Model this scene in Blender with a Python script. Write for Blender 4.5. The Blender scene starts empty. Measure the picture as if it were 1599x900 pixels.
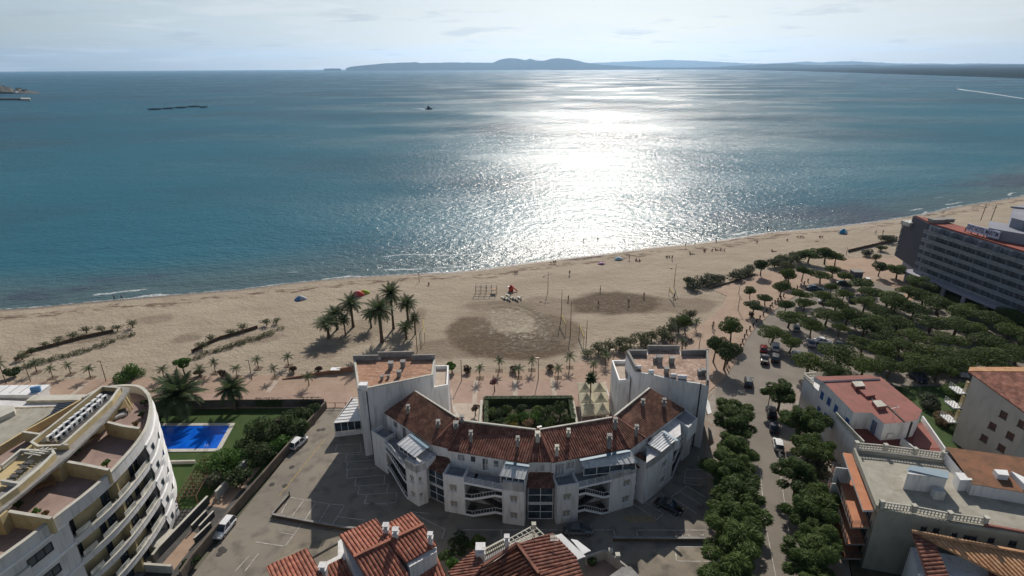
import bpy, bmesh, math, random
from mathutils import Vector, Matrix, noise
import numpy as np
R = math.radians
rnd = random.Random(7)
sc = bpy.context.scene
COL = sc.collection
# ---------------------------------------------------------------- camera
FPX, HC = 888.0, 60.0
PITCH, ROLL = R(21.25), R(0.30)
_f = Vector((0, math.cos(PITCH), -math.sin(PITCH)))
_r0 = Vector((1, 0, 0)); _u0 = _r0.cross(_f)
_r = _r0 * math.cos(ROLL) - _u0 * math.sin(ROLL)
_u = _u0 * math.cos(ROLL) + _r0 * math.sin(ROLL)
cd = bpy.data.cameras.new("camera"); cam = bpy.data.objects.new("camera", cd); COL.objects.link(cam)
cam.matrix_world = Matrix((( _r.x, _u.x, -_f.x, 0), (_r.y, _u.y, -_f.y, 0), (_r.z, _u.z, -_f.z, HC), (0, 0, 0, 1)))
cd.sensor_width = 36; cd.lens = 36 * FPX / 1600.0
cd.clip_start = 0.5; cd.clip_end = 90000
sc.camera = cam
# ---------------------------------------------------------------- light
SUN_AZ, SUN_EL = R(9.0), R(34.0)      # azimuth from +Y towards +X
sd = bpy.data.lights.new("sun", 'SUN'); sun = bpy.data.objects.new("sun", sd); COL.objects.link(sun)
sdir = Vector((math.sin(SUN_AZ) * math.cos(SUN_EL), math.cos(SUN_AZ) * math.cos(SUN_EL), math.sin(SUN_EL)))
sun.rotation_euler = sdir.to_track_quat('Z', 'Y').to_euler()
sd.energy = 4.8; sd.angle = R(0.5); sd.color = (1.0, 0.93, 0.84)
w = bpy.data.worlds.new("World"); sc.world = w; w.use_nodes = True
nt = w.node_tree; nt.nodes.clear()
N = nt.nodes.new; L = nt.links.new
wo = N('ShaderNodeOutputWorld'); bg = N('ShaderNodeBackground'); sky = N('ShaderNodeTexSky')
sky.sky_type = 'NISHITA'; sky.sun_disc = False; sky.sun_elevation = SUN_EL; sky.sun_rotation = SUN_AZ
sky.altitude = 50; sky.air_density = 1.0; sky.dust_density = 1.0; sky.ozone_density = 1.2
tc = N('ShaderNodeTexCoord'); sp = N('ShaderNodeSeparateXYZ'); L(tc.outputs['Generated'], sp.inputs[0])
zc = N('ShaderNodeMath'); zc.operation = 'MAXIMUM'; zc.inputs[1].default_value = 0.0; L(sp.outputs[2], zc.inputs[0])
za = N('ShaderNodeMath'); za.operation = 'ADD'; za.inputs[1].default_value = 0.06; L(zc.outputs[0], za.inputs[0])
dx = N('ShaderNodeMath'); dx.operation = 'DIVIDE'; L(sp.outputs[0], dx.inputs[0]); L(za.outputs[0], dx.inputs[1])
dy = N('ShaderNodeMath'); dy.operation = 'DIVIDE'; L(sp.outputs[1], dy.inputs[0]); L(za.outputs[0], dy.inputs[1])
cb = N('ShaderNodeCombineXYZ'); L(dx.outputs[0], cb.inputs[0]); L(dy.outputs[0], cb.inputs[1])
def wnoise(scale, detail, rough, lo, hi, off=0):
    mp = N('ShaderNodeMapping'); L(cb.outputs[0], mp.inputs[0]); mp.inputs[1].default_value = (off, off, off)
    n = N('ShaderNodeTexNoise'); n.inputs['Scale'].default_value = scale; n.inputs['Detail'].default_value = detail
    n.inputs['Roughness'].default_value = rough; L(mp.outputs[0], n.inputs['Vector'])
    r = N('ShaderNodeMapRange'); r.interpolation_type = 'SMOOTHSTEP'; r.inputs[1].default_value = lo; r.inputs[2].default_value = hi
    L(n.outputs['Fac'], r.inputs[0]); return r.outputs[0]
c1 = wnoise(0.32, 6, 0.55, 0.36, 0.70)          # thin high veil
c2 = wnoise(0.62, 7, 0.6, 0.49, 0.63, 5.3)      # small clouds
c3 = wnoise(0.75, 7, 0.6, 0.56, 0.68, 5.42)     # their darker undersides
skm = N('ShaderNodeMixRGB'); vc = N('ShaderNodeMixRGB'); vc.inputs[1].default_value = (8.8, 10.6, 11.7, 1); vc.inputs[2].default_value = (12.6, 12.9, 13.0, 1)
vx = N('ShaderNodeMapRange'); vx.interpolation_type = 'SMOOTHSTEP'; vx.inputs[1].default_value = -.75; vx.inputs[2].default_value = .05; L(sp.outputs[0], vx.inputs[0]); L(vx.outputs[0], vc.inputs[0]); L(vc.outputs[0], skm.inputs[2])
vf = N('ShaderNodeMath'); vf.operation = 'MULTIPLY_ADD'; vf.inputs[1].default_value = 0.34; vf.inputs[2].default_value = 0.42
L(c1, vf.inputs[0])
hf = N('ShaderNodeMapRange'); hf.interpolation_type = 'SMOOTHSTEP'; hf.inputs[1].default_value = 0.11; hf.inputs[2].default_value = 0.42; hf.inputs[3].default_value = 1; hf.inputs[4].default_value = 0.05; L(sp.outputs[2], hf.inputs[0])
sf = N('ShaderNodeMapRange'); sf.interpolation_type = 'SMOOTHSTEP'; sf.inputs[1].default_value = -0.5; sf.inputs[2].default_value = 0.5; sf.inputs[3].default_value = 0.05; sf.inputs[4].default_value = 1; L(sp.outputs[1], sf.inputs[0])
hs_ = N('ShaderNodeMath'); hs_.operation = 'MULTIPLY'; L(hf.outputs[0], hs_.inputs[0]); L(sf.outputs[0], hs_.inputs[1])
vg = N('ShaderNodeMath'); vg.operation = 'MULTIPLY'; L(vf.outputs[0], vg.inputs[0]); L(hs_.outputs[0], vg.inputs[1]); L(vg.outputs[0], skm.inputs[0]); L(sky.outputs[0], skm.inputs[1])
m2 = N('ShaderNodeMixRGB'); m2.inputs[2].default_value = (13.2, 13.1, 13.0, 1); L(skm.outputs[0], m2.inputs[1])
f2 = N('ShaderNodeMath'); f2.operation = 'MULTIPLY'; f2.inputs[1].default_value = 0.45; L(c2, f2.inputs[0]); L(f2.outputs[0], m2.inputs[0])
m3 = N('ShaderNodeMixRGB'); m3.inputs[2].default_value = (6.4, 7.0, 7.7, 1); L(m2.outputs[0], m3.inputs[1])
f3 = N('ShaderNodeMath'); f3.operation = 'MULTIPLY'; f3.inputs[1].default_value = 0.45; L(c3, f3.inputs[0]); L(f3.outputs[0], m3.inputs[0])
L(m3.outputs[0], bg.inputs[0]); bg.inputs[1].default_value = 0.064; L(bg.outputs[0], wo.inputs[0])
sc.view_settings.view_transform = 'Standard'; sc.view_settings.look = 'None'
sc.view_settings.exposure = 0.0; sc.view_settings.gamma = 1.0; sc.view_settings.use_curve_mapping = False
sc.cycles.use_denoising = True
sc.cycles.max_bounces = 6; sc.cycles.diffuse_bounces = 3; sc.cycles.glossy_bounces = 3; sc.cycles.volume_bounces = 1
sc.cycles.transparent_max_bounces = 6; sc.cycles.sample_clamp_direct = 0; sc.cycles.sample_clamp_indirect = 4
# ---------------------------------------------------------------- helpers
def P(px, py, z=0.0):
    "the place on the level z that the survey point (px, py) stands for"
    d = _f * FPX + _r * (px - 800) - _u * (py - 450)
    t = (z - HC) / d.z
    return Vector((d.x * t, d.y * t, z))
def P2(px, py, z=0.0):
    p = P(px, py, z); return (p.x, p.y)
def PL(z, *a): return [P2(x, y, z) for x, y in a]
def proj(v):
    d = Vector(v) - Vector((0, 0, HC)); c = d.dot(_f)
    return 800 + FPX * d.dot(_r) / c, 450 - FPX * d.dot(_u) / c
def height(bx, by, ty):
    g = P(bx, by); lo, hi = 0.0, 55.0
    for _ in range(40):
        m = (lo + hi) / 2
        if proj((g.x, g.y, m))[1] > ty: lo = m
        else: hi = m
    return lo
ORG = {}
def tagit(o, label=None, cat=None, group=None, kind=None):
    if label: o['label'] = label
    if cat: o['category'] = cat
    if group: o['group'] = group
    if kind: o['kind'] = kind
    return o
def thing(name, label, cat, loc=(0, 0, 0), rz=0.0, group=None):
    o = bpy.data.objects.new(name, None); COL.objects.link(o)
    o.location = loc; o.rotation_euler = (0, 0, rz); o.empty_display_size = 0.3
    ORG[o.name] = Vector(loc)
    return tagit(o, label, cat, group)
def v2(p): return Vector((p[0], p[1], 0))
class MB:
    def __init__(s): s.v = []; s.f = []; s.m = []; s.uv = {}
    def face(s, pts, mi=0, uv=None):
        i = len(s.v); s.v += [tuple(p) for p in pts]
        if uv: s.uv[len(s.f)] = uv
        s.f.append(tuple(range(i, i + len(pts)))); s.m.append(mi); return s
    def prism(s, poly, z0, z1, mi=0, cap=True, bottom=False, mtop=None):
        a = sum(poly[i][0] * poly[(i + 1) % len(poly)][1] - poly[(i + 1) % len(poly)][0] * poly[i][1] for i in range(len(poly)))
        if a < 0: poly = poly[::-1]
        n = len(poly)
        for i in range(n):
            p, q = poly[i], poly[(i + 1) % n]
            s.face([(p[0], p[1], z0), (q[0], q[1], z0), (q[0], q[1], z1), (p[0], p[1], z1)], mi)
        if cap: s.face([(p[0], p[1], z1) for p in poly], mi if mtop is None else mtop)
        if bottom: s.face([(p[0], p[1], z0) for p in poly[::-1]], mi)
        return s
    def box(s, c, d, rz=0.0, mi=0, tilt=None):
        M = Matrix.Rotation(rz, 3, 'Z')
        if tilt is not None: M = M @ tilt
        c = Vector(c); hx, hy, hz = d[0] / 2, d[1] / 2, d[2] / 2
        P8 = [c + M @ Vector((x, y, z)) for z in (-hz, hz) for x, y in ((-hx, -hy), (hx, -hy), (hx, hy), (-hx, hy))]
        i = len(s.v); s.v += [tuple(p) for p in P8]
        for q in ((3, 2, 1, 0), (4, 5, 6, 7), (0, 1, 5, 4), (1, 2, 6, 5), (2, 3, 7, 6), (3, 0, 4, 7)):
            s.f.append(tuple(i + k for k in q)); s.m.append(mi)
        return s
    def bar(s, a, b, w, h=None, mi=0):
        a, b = Vector(a), Vector(b); h = w if h is None else h
        d = (b - a); ln = d.length
        if ln < 1e-6: return s
        d /= ln; side = d.cross(Vector((0, 0, 1)))
        if side.length < 1e-3: side = Vector((1, 0, 0))
        side.normalize(); up = side.cross(d)
        i = len(s.v)
        for p in (a, b):
            for x, y in ((-1, -1), (1, -1), (1, 1), (-1, 1)): s.v.append(tuple(p + side * x * w / 2 + up * y * h / 2))
        for q in ((0, 1, 2, 3), (7, 6, 5, 4), (4, 5, 1, 0), (5, 6, 2, 1), (6, 7, 3, 2), (7, 4, 0, 3)):
            s.f.append(tuple(i + k for k in q)); s.m.append(mi)
        return s
    def tube(s, pts, rad, n=8, mi=0, cap=True):
        pts = [Vector(p) for p in pts]
        if not isinstance(rad, (list, tuple)): rad = [rad] * len(pts)
        base = len(s.v); ax = None
        for k, p in enumerate(pts):
            d = (pts[min(k + 1, len(pts) - 1)] - pts[max(k - 1, 0)]).normalized()
            if ax is None:
                ax = d.cross(Vector((0, 0, 1)))
                if ax.length < 1e-3: ax = Vector((1, 0, 0))
            ax = (ax - d * ax.dot(d)).normalized(); bx = d.cross(ax)
            for j in range(n):
                t = 2 * math.pi * j / n; s.v.append(tuple(p + (ax * math.cos(t) + bx * math.sin(t)) * rad[k]))
        for k in range(len(pts) - 1):
            for j in range(n):
                a = base + k * n + j; b = base + k * n + (j + 1) % n
                s.f.append((a, b, b + n, a + n)); s.m.append(mi)
        if cap:
            s.f.append(tuple(base + j for j in range(n))[::-1]); s.m.append(mi)
            s.f.append(tuple(base + (len(pts) - 1) * n + j for j in range(n))); s.m.append(mi)
        return s
    def blob(s, c, r, sub=2, jit=0.15, seed=0, mi=0, flat=(1, 1, 1)):
        bm = bmesh.new(); bmesh.ops.create_icosphere(bm, subdivisions=sub, radius=1)
        i = len(s.v); c = Vector(c)
        for v in bm.verts:
            k = 1 + jit * noise.noise(v.co * 1.7 + Vector((seed * 3.1, seed, 0))) * 2
            s.v.append(tuple(c + Vector((v.co.x * r * flat[0], v.co.y * r * flat[1], v.co.z * r * flat[2])) * k))
        for f in bm.faces: s.f.append(tuple(i + v.index for v in f.verts)); s.m.append(mi)
        bm.free(); return s
    def strip_z(s, line, z0, z1, t, mi=0, close=False):
        "upright band (a low wall or parapet) along a plan polyline, thickness t to the left of travel"
        pts = [v2(p) for p in line]; n = len(pts); off = []
        for k in range(n):
            if close: a, b = pts[k - 1], pts[(k + 1) % n]
            else: a, b = pts[max(k - 1, 0)], pts[min(k + 1, n - 1)]
            if close or 0 < k < n - 1:
                d1 = (pts[k] - a).normalized(); d2 = (b - pts[k]).normalized()
                n1 = Vector((-d1.y, d1.x, 0)); n2 = Vector((-d2.y, d2.x, 0)); m = (n1 + n2)
                m = m / max(0.35, m.length ** 2 / 2)
                off.append(pts[k] + m * t)
            else:
                d = (b - a).normalized(); off.append(pts[k] + Vector((-d.y, d.x, 0)) * t)
        rng = range(n) if close else range(n - 1)
        for k in rng:
            j = (k + 1) % n; p, q, P_, Q_ = pts[k], pts[j], off[k], off[j]
            s.face([(p.x, p.y, z0), (q.x, q.y, z0), (q.x, q.y, z1), (p.x, p.y, z1)], mi)
            s.face([(Q_.x, Q_.y, z0), (P_.x, P_.y, z0), (P_.x, P_.y, z1), (Q_.x, Q_.y, z1)], mi)
            s.face([(p.x, p.y, z1), (q.x, q.y, z1), (Q_.x, Q_.y, z1), (P_.x, P_.y, z1)], mi)
            s.face([(P_.x, P_.y, z0), (Q_.x, Q_.y, z0), (q.x, q.y, z0), (p.x, p.y, z0)], mi)
        if not close:
            for p, P_ in ((pts[0], off[0]), (pts[-1], off[-1])):
                s.face([(p.x, p.y, z0), (P_.x, P_.y, z0), (P_.x, P_.y, z1), (p.x, p.y, z1)], mi)
        return s
    def mesh(s, name, org=Vector((0, 0, 0)), mats=(), smooth=False):
        me = bpy.data.meshes.new(name)
        me.from_pydata([(x - org.x, y - org.y, z - org.z) for x, y, z in s.v], [], s.f)
        for m in mats: me.materials.append(m)
        if len(mats) > 1: me.polygons.foreach_set('material_index', s.m)
        if s.uv:
            ul = me.uv_layers.new(name='UVMap')
            for fi, uv in s.uv.items():
                pl = me.polygons[fi]
                for k, li in enumerate(pl.loop_indices): ul.data[li].uv = uv[k]
        if smooth: me.polygons.foreach_set('use_smooth', [True] * len(me.polygons))
        me.validate(); me.update(); return me
    def build(s, name, mats, parent=None, label=None, cat=None, group=None, kind=None, smooth=False, local=False):
        if not isinstance(mats, (list, tuple)): mats = [mats]
        org = Vector((0, 0, 0))
        if parent is not None and not local: org = ORG.get(parent.name, Vector((0, 0, 0)))
        me = s.mesh(name, org, mats, smooth)
        o = bpy.data.objects.new(name, me); COL.objects.link(o)
        if parent is not None: o.parent = parent
        ORG[o.name] = org
        return tagit(o, label, cat, group, kind)
def dup(root, loc=None, rz=None, label=None, scale=None, group=None):
    r = root.copy(); COL.objects.link(r)
    if loc is not None: r.location = loc
    if rz is not None: r.rotation_euler = (0, 0, rz)
    if scale is not None: r.scale = scale if isinstance(scale, (tuple, list, Vector)) else (scale,) * 3
    if label: r['label'] = label
    if group: r['group'] = group
    for ch in list(root.children):
        c = ch.copy(); COL.objects.link(c); c.parent = r
        for g in list(ch.children):
            d = g.copy(); COL.objects.link(d); d.parent = c
    return r
ORD = ['', 'first', 'second', 'third', 'fourth', 'fifth', 'sixth', 'seventh', 'eighth', 'ninth', 'tenth', 'eleventh', 'twelfth',
       'thirteenth', 'fourteenth', 'fifteenth', 'sixteenth', 'seventeenth', 'eighteenth', 'nineteenth', 'twentieth',
       'twenty-first', 'twenty-second', 'twenty-third', 'twenty-fourth', 'twenty-fifth', 'twenty-sixth', 'twenty-seventh',
       'twenty-eighth', 'twenty-ninth', 'thirtieth', 'thirty-first', 'thirty-second', 'thirty-third', 'thirty-fourth']
# ---------------------------------------------------------------- materials
def mat(name, c1, c2=None, scale=0.6, rough=0.85, bump=0.0, bscale=20, c3=None, s3=6.0, spec=0.3, metal=0.0, lo=0.35, hi=0.65, amt3=0.5, coords='Object', stretch=None):
    m = bpy.data.materials.new(name); m.use_nodes = True; t = m.node_tree; b = t.nodes['Principled BSDF']
    b.inputs['Roughness'].default_value = rough; b.inputs['Metallic'].default_value = metal; b.inputs['Specular IOR Level'].default_value = spec
    b.inputs['Base Color'].default_value = (*c1, 1)
    g = t.nodes.new('ShaderNodeNewGeometry') if coords == 'World' else t.nodes.new('ShaderNodeTexCoord')
    vec = g.outputs['Position'] if coords == 'World' else g.outputs['Object']
    if stretch:
        mp = t.nodes.new('ShaderNodeMapping'); mp.inputs[3].default_value = stretch; t.links.new(vec, mp.inputs[0]); vec = mp.outputs[0]
    def nz(sc_, det, a, b_):
        n = t.nodes.new('ShaderNodeTexNoise'); n.inputs['Scale'].default_value = sc_; n.inputs['Detail'].default_value = det
        t.links.new(vec, n.inputs['Vector']); r = t.nodes.new('ShaderNodeMapRange'); r.inputs[1].default_value = a; r.inputs[2].default_value = b_
        t.links.new(n.outputs['Fac'], r.inputs[0]); return n, r.outputs[0]
    if c2:
        _, f = nz(scale, 5, lo, hi); mx = t.nodes.new('ShaderNodeMixRGB'); mx.inputs[1].default_value = (*c1, 1); mx.inputs[2].default_value = (*c2, 1)
        t.links.new(f, mx.inputs[0]); out = mx.outputs[0]
        if c3:
            _, f = nz(s3, 6, 0.5, 0.72); m2 = t.nodes.new('ShaderNodeMixRGB'); m2.inputs[2].default_value = (*c3, 1); t.links.new(out, m2.inputs[1])
            k = t.nodes.new('ShaderNodeMath'); k.operation = 'MULTIPLY'; k.inputs[1].default_value = amt3; t.links.new(f, k.inputs[0])
            t.links.new(k.outputs[0], m2.inputs[0]); out = m2.outputs[0]
        t.links.new(out, b.inputs['Base Color'])
    if bump:
        n, _ = nz(bscale, 4, 0, 1); bp = t.nodes.new('ShaderNodeBump'); bp.inputs['Strength'].default_value = bump; bp.inputs['Distance'].default_value = 0.1
        t.links.new(n.outputs['Fac'], bp.inputs['Height']); t.links.new(bp.outputs[0], b.inputs['Normal'])
    return m
def tile_mat(name, a, b_, dirt, row=0.42, colw=0.4):
    "roof tile: each tile has its own tone, courses every `row` metres down the slope (UV in metres)"
    m = bpy.data.materials.new(name); m.use_nodes = True; t = m.node_tree; bs = t.nodes['Principled BSDF']; bs.inputs['Roughness'].default_value = 0.9
    bs.inputs['Specular IOR Level'].default_value = 0.2
    uv = t.nodes.new('ShaderNodeUVMap'); s = t.nodes.new('ShaderNodeSeparateXYZ'); t.links.new(uv.outputs[0], s.inputs[0])
    def fl(o, k):
        d = t.nodes.new('ShaderNodeMath'); d.operation = 'DIVIDE'; d.inputs[1].default_value = k; t.links.new(o, d.inputs[0])
        f = t.nodes.new('ShaderNodeMath'); f.operation = 'FLOOR'; t.links.new(d.outputs[0], f.inputs[0])
        r = t.nodes.new('ShaderNodeMath'); r.operation = 'FRACT'; t.links.new(d.outputs[0], r.inputs[0]); return f.outputs[0], r.outputs[0]
    u, _ = fl(s.outputs[0], colw); v, vf = fl(s.outputs[1], row)
    c = t.nodes.new('ShaderNodeCombineXYZ'); t.links.new(u, c.inputs[0]); t.links.new(v, c.inputs[1])
    wn = t.nodes.new('ShaderNodeTexWhiteNoise'); t.links.new(c.outputs[0], wn.inputs['Vector'])
    mx = t.nodes.new('ShaderNodeMixRGB'); mx.inputs[1].default_value = (*a, 1); mx.inputs[2].default_value = (*b_, 1); t.links.new(wn.outputs['Value'], mx.inputs[0])
    tc = t.nodes.new('ShaderNodeTexCoord'); n = t.nodes.new('ShaderNodeTexNoise'); n.inputs['Scale'].default_value = 0.7; n.inputs['Detail'].default_value = 8
    n.inputs['Roughness'].default_value = 0.65; t.links.new(tc.outputs['Object'], n.inputs['Vector'])
    r = t.nodes.new('ShaderNodeMapRange'); r.inputs[1].default_value = 0.40; r.inputs[2].default_value = 0.66; t.links.new(n.outputs['Fac'], r.inputs[0])
    k = t.nodes.new('ShaderNodeMath'); k.operation = 'MULTIPLY'; k.inputs[1].default_value = 0.75; t.links.new(r.outputs[0], k.inputs[0])
    m2 = t.nodes.new('ShaderNodeMixRGB'); m2.inputs[2].default_value = (*dirt, 1); t.links.new(mx.outputs[0], m2.inputs[1]); t.links.new(k.outputs[0], m2.inputs[0])
    t.links.new(m2.outputs[0], bs.inputs['Base Color'])
    bp = t.nodes.new('ShaderNodeBump'); bp.inputs['Strength'].default_value = 0.9; bp.inputs['Distance'].default_value = 0.06
    t.links.new(vf, bp.inputs['Height']); t.links.new(bp.outputs[0], bs.inputs['Normal'])
    return m
def glass_mat(name, c=(0.02, 0.03, 0.04), rough=0.08):
    return mat(name, c, tuple(x * 2.2 + 0.01 for x in c), scale=0.9, rough=rough, spec=0.6)
white = mat('white_render', (0.72, 0.71, 0.70), (0.58, 0.57, 0.56), 0.25, 0.9, 0.15, 14, c3=(0.34, 0.32, 0.29), s3=2.2, amt3=0.6, stretch=(1, 1, 0.14))
white2 = mat('white_paint', (0.78, 0.78, 0.77), (0.66, 0.66, 0.65), 0.5, 0.6)
offwhite = mat('cream_concrete', (0.56, 0.54, 0.47), (0.44, 0.42, 0.36), 0.4, 0.85, 0.1, 10, c3=(0.25, 0.24, 0.2), s3=1.5, amt3=0.4)
yellow = mat('ochre_render', (0.55, 0.44, 0.24), (0.46, 0.36, 0.19), 0.5, 0.9, 0.1, 10, c3=(0.25, 0.19, 0.1), s3=1.3, amt3=0.4)
beige = mat('beige_render', (0.45, 0.42, 0.38), (0.37, 0.345, 0.31), 0.25, 0.9, 0.15, 8, c3=(0.27, 0.25, 0.22), s3=1.2, amt3=0.4, stretch=(1, 1, 0.35))
olive = mat('grey_green_render', (0.36, 0.35, 0.29), (0.30, 0.29, 0.24), 0.25, 0.9, 0.15, 8, c3=(0.2, 0.19, 0.16), s3=1.2, amt3=0.4, stretch=(1, 1, 0.35))
greyc = mat('grey_concrete', (0.30, 0.29, 0.27), (0.22, 0.21, 0.20), 0.7, 0.9, 0.2, 8, c3=(0.13, 0.125, 0.12), s3=2, amt3=0.5)
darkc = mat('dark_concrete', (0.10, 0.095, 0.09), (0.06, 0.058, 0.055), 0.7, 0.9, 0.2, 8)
terr = mat('grey_terrace_paving', (0.27, 0.27, 0.28), (0.20, 0.20, 0.21), 0.6, 0.8, 0.1, 8)
glass = glass_mat('window_glass'); bglass = glass_mat('balcony_glass', (0.34, 0.33, 0.28), 0.2)  # bglass: sun reflections on the panes put into the colour as cream
dark = mat('dark_metal', (0.03, 0.03, 0.032), rough=0.5)
alu = mat('weathered_aluminium', (0.62, 0.63, 0.62), (0.45, 0.46, 0.45), 1.5, 0.45, metal=0.2, c3=(0.3, 0.29, 0.27), s3=5, amt3=0.5)
timber = mat('timber', (0.30, 0.17, 0.08), (0.2, 0.11, 0.05), 2, 0.7)
shutter = mat('rolled_shutter', (0.33, 0.30, 0.26), (0.27, 0.25, 0.22), 2, 0.7)
tile_red = tile_mat('red_roof_tile', (0.30, 0.10, 0.068), (0.45, 0.20, 0.135), (0.13, 0.06, 0.045))
tile_worn = tile_mat('worn_roof_tile', (0.20, 0.075, 0.052), (0.34, 0.165, 0.12), (0.07, 0.037, 0.03))
tile_brown = tile_mat('brown_roof_tile', (0.16, 0.075, 0.055), (0.29, 0.15, 0.10), (0.07, 0.04, 0.032))
tile_tan = tile_mat('tan_roof_tile', (0.52, 0.28, 0.14), (0.62, 0.38, 0.22), (0.3, 0.16, 0.09))
# ---------------------------------------------------------------- building bits
def clip(poly, axis, val, keep_gt):
    out = []
    for i in range(len(poly)):
        a, b = poly[i], poly[(i + 1) % len(poly)]
        ia = (a[axis] >= val) == keep_gt or a[axis] == val; ib = (b[axis] >= val) == keep_gt or b[axis] == val
        if ia: out.append(a)
        if ia != ib:
            t = (val - a[axis]) / (b[axis] - a[axis]); out.append((a[0] + (b[0] - a[0]) * t, a[1] + (b[1] - a[1]) * t))
    return out
def tiled(mb, pts, down, pitch=0.4, amp=0.07, thick=0.14):
    "one planar roof slope: half-round tile rows running down it, a real corrugated surface with a closed edge"
    pts = [Vector(p) for p in pts]; n = None
    for i in range(1, len(pts) - 1):
        c = (pts[i] - pts[0]).cross(pts[i + 1] - pts[0])
        if c.length > 1e-3 and (n is None or c.length > n.length): n = c
    n.normalize()
    if n.z < 0: n = -n; pts = pts[::-1]
    dn = Vector(down); dn = (dn - n * dn.dot(n)).normalized(); us = dn.cross(n).normalized(); o = pts[0]
    loc = [((p - o).dot(us), (p - o).dot(dn)) for p in pts]
    u0 = min(p[0] for p in loc); u1 = max(p[0] for p in loc); k = 4; st = pitch / k
    prof = [0.0, 0.85, 1.0, 0.85]
    i0 = math.floor(u0 / st)
    for i in range(i0, math.ceil(u1 / st)):
        a, b = i * st, (i + 1) * st
        q = clip(clip(loc, 0, a, True), 0, b, False)
        if len(q) < 3: continue
        def hh(u): 
            x = u / st; j = math.floor(x); f = x - j; return amp * (prof[j % k] * (1 - f) + prof[(j + 1) % k] * f)
        mb.face([o + us * u + dn * v + n * hh(u) for u, v in q], 0, [(u, v) for u, v in q])
    m = len(pts)
    for i in range(m):
        a, b = pts[i], pts[(i + 1) % m]
        mb.face([a - n * thick, b - n * thick, b + n * amp * .5, a + n * amp * .5], 0, [(0, 0), (1, 0), (1, .1), (0, .1)])
    mb.face([p - n * thick for p in pts[::-1]], 0, [(0, 0)] * m)
def planar(pts):
    "first three survey points fix the slope's plane; the others are read off that plane"
    v = [P(*p) for p in pts[:3]]; n = (v[1] - v[0]).cross(v[2] - v[0]); c = Vector((0, 0, HC))
    for x, y, z in pts[3:]:
        q = P(x, y, z) - c; t = (v[0] - c).dot(n) / q.dot(n); v.append(c + q * t)
    return v
def coping(parent, a, b, w=0.3, h=0.18, m=None, name='ridge_cap'):
    mb = MB(); mb.bar(a, b, w, h); return mb.build(name, m or tile_tan, parent)
def wallface(mb, p0, p1, z0, z1, holes=(), dep=0.18, mi=0):
    "outward side is to the right of p0 -> p1; rectangular holes (s0, s1, za, zb) with real reveals"
    p0, p1 = v2(p0), v2(p1); d = p1 - p0; ln = d.length; d = d / ln; nrm = Vector((d.y, -d.x, 0))
    ss = sorted({0.0, ln} | {h[0] for h in holes} | {h[1] for h in holes}); zs = sorted({z0, z1} | {h[2] for h in holes} | {h[3] for h in holes})
    def q(s, z, o=0.0): v = p0 + d * s - nrm * o; return (v.x, v.y, z)
    for i in range(len(ss) - 1):
        for j in range(len(zs) - 1):
            sm, zm = (ss[i] + ss[i + 1]) / 2, (zs[j] + zs[j + 1]) / 2
            if any(h[0] < sm < h[1] and h[2] < zm < h[3] for h in holes): continue
            mb.face([q(ss[i], zs[j]), q(ss[i + 1], zs[j]), q(ss[i + 1], zs[j + 1]), q(ss[i], zs[j + 1])], mi)
    for a, b, c, e in holes:
        mb.face([q(a, c), q(b, c), q(b, c, dep), q(a, c, dep)], mi); mb.face([q(b, e), q(a, e), q(a, e, dep), q(b, e, dep)], mi)
        mb.face([q(a, e), q(a, c), q(a, c, dep), q(a, e, dep)], mi); mb.face([q(b, c), q(b, e), q(b, e, dep), q(b, c, dep)], mi)
def window(parent, p0, p1, hole, dep=0.14, nm=2, frame=None, pane=None, name='window', sill=True, shut=0.0, rail=False):
    p0, p1 = v2(p0), v2(p1); d = (p1 - p0).normalized(); nrm = Vector((d.y, -d.x, 0)); a, b, c, e = hole
    def q(s, z, o=0.0): v = p0 + d * s - nrm * o; return Vector((v.x, v.y, z))
    t = 0.07; mb = MB()
    for s in [a + t / 2 + 0.003, b - t / 2 - 0.003] + [a + (b - a) * k / nm for k in range(1, nm)]: mb.bar(q(s, c + .003, dep), q(s, e - .003, dep), t, 0.08)
    for z in (c + t / 2 + 0.003, e - t / 2 - 0.003) + (((c + e) / 2,) if rail else ()): mb.bar(q(a + t, z, dep), q(b - t, z, dep), 0.08, t)
    if sill: mb.bar(q(a - .06, c - .04, -.03), q(b + .06, c - .04, -.03), 0.16, 0.07)
    f = mb.build(name, frame or white2, parent)
    mb = MB(); mb.face([q(a, c, dep + .02), q(b, c, dep + .02), q(b, e, dep + .02), q(a, e, dep + .02)]); mb.build('pane', pane or glass, f)
    if shut > 0:
        mb = MB(); zz = e - (e - c) * shut; mb.box(tuple((q(a, (zz + e) / 2, dep - .06) + q(b, (zz + e) / 2, dep - .06)) / 2), ((b - a) - .02, .03, e - zz), math.atan2(d.y, d.x)); mb.build('shutter', shutter, f)
    return f
def railing(parent, line, z, h=1.0, post=1.2, m=None, name='railing', rw=0.05, bars=2):
    mb = MB()
    for k in range(len(line) - 1):
        a, b = v2(line[k]), v2(line[k + 1]); n = max(1, round((b - a).length / post))
        for i in range(n + 1):
            p = a.lerp(b, i / n); mb.bar((p.x, p.y, z), (p.x, p.y, z + h), rw)
        for j in range(bars + 1):
            zz = z + h * (1 - j / (bars + 1)) - .02; mb.bar((a.x, a.y, zz), (b.x, b.y, zz), rw * .8)
    return mb.build(name, m or alu, parent)
def chimney(parent, px, py, z, w=0.55, h=1.3, m=None):
    p = P(px, py, z); mb = MB(); mb.box((p.x, p.y, z + h / 2 - .6), (w, w, h + 1.2 - .6)); mb.box((p.x, p.y, z + h - .25), (w + .18, w + .18, .12))
    mb.box((p.x, p.y, z + h + .05), (w * .7, w * .7, .35)); mb.box((p.x, p.y, z + h + .3), (w + .14, w + .14, .1))
    return mb.build('chimney', m or offwhite, parent)
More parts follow.
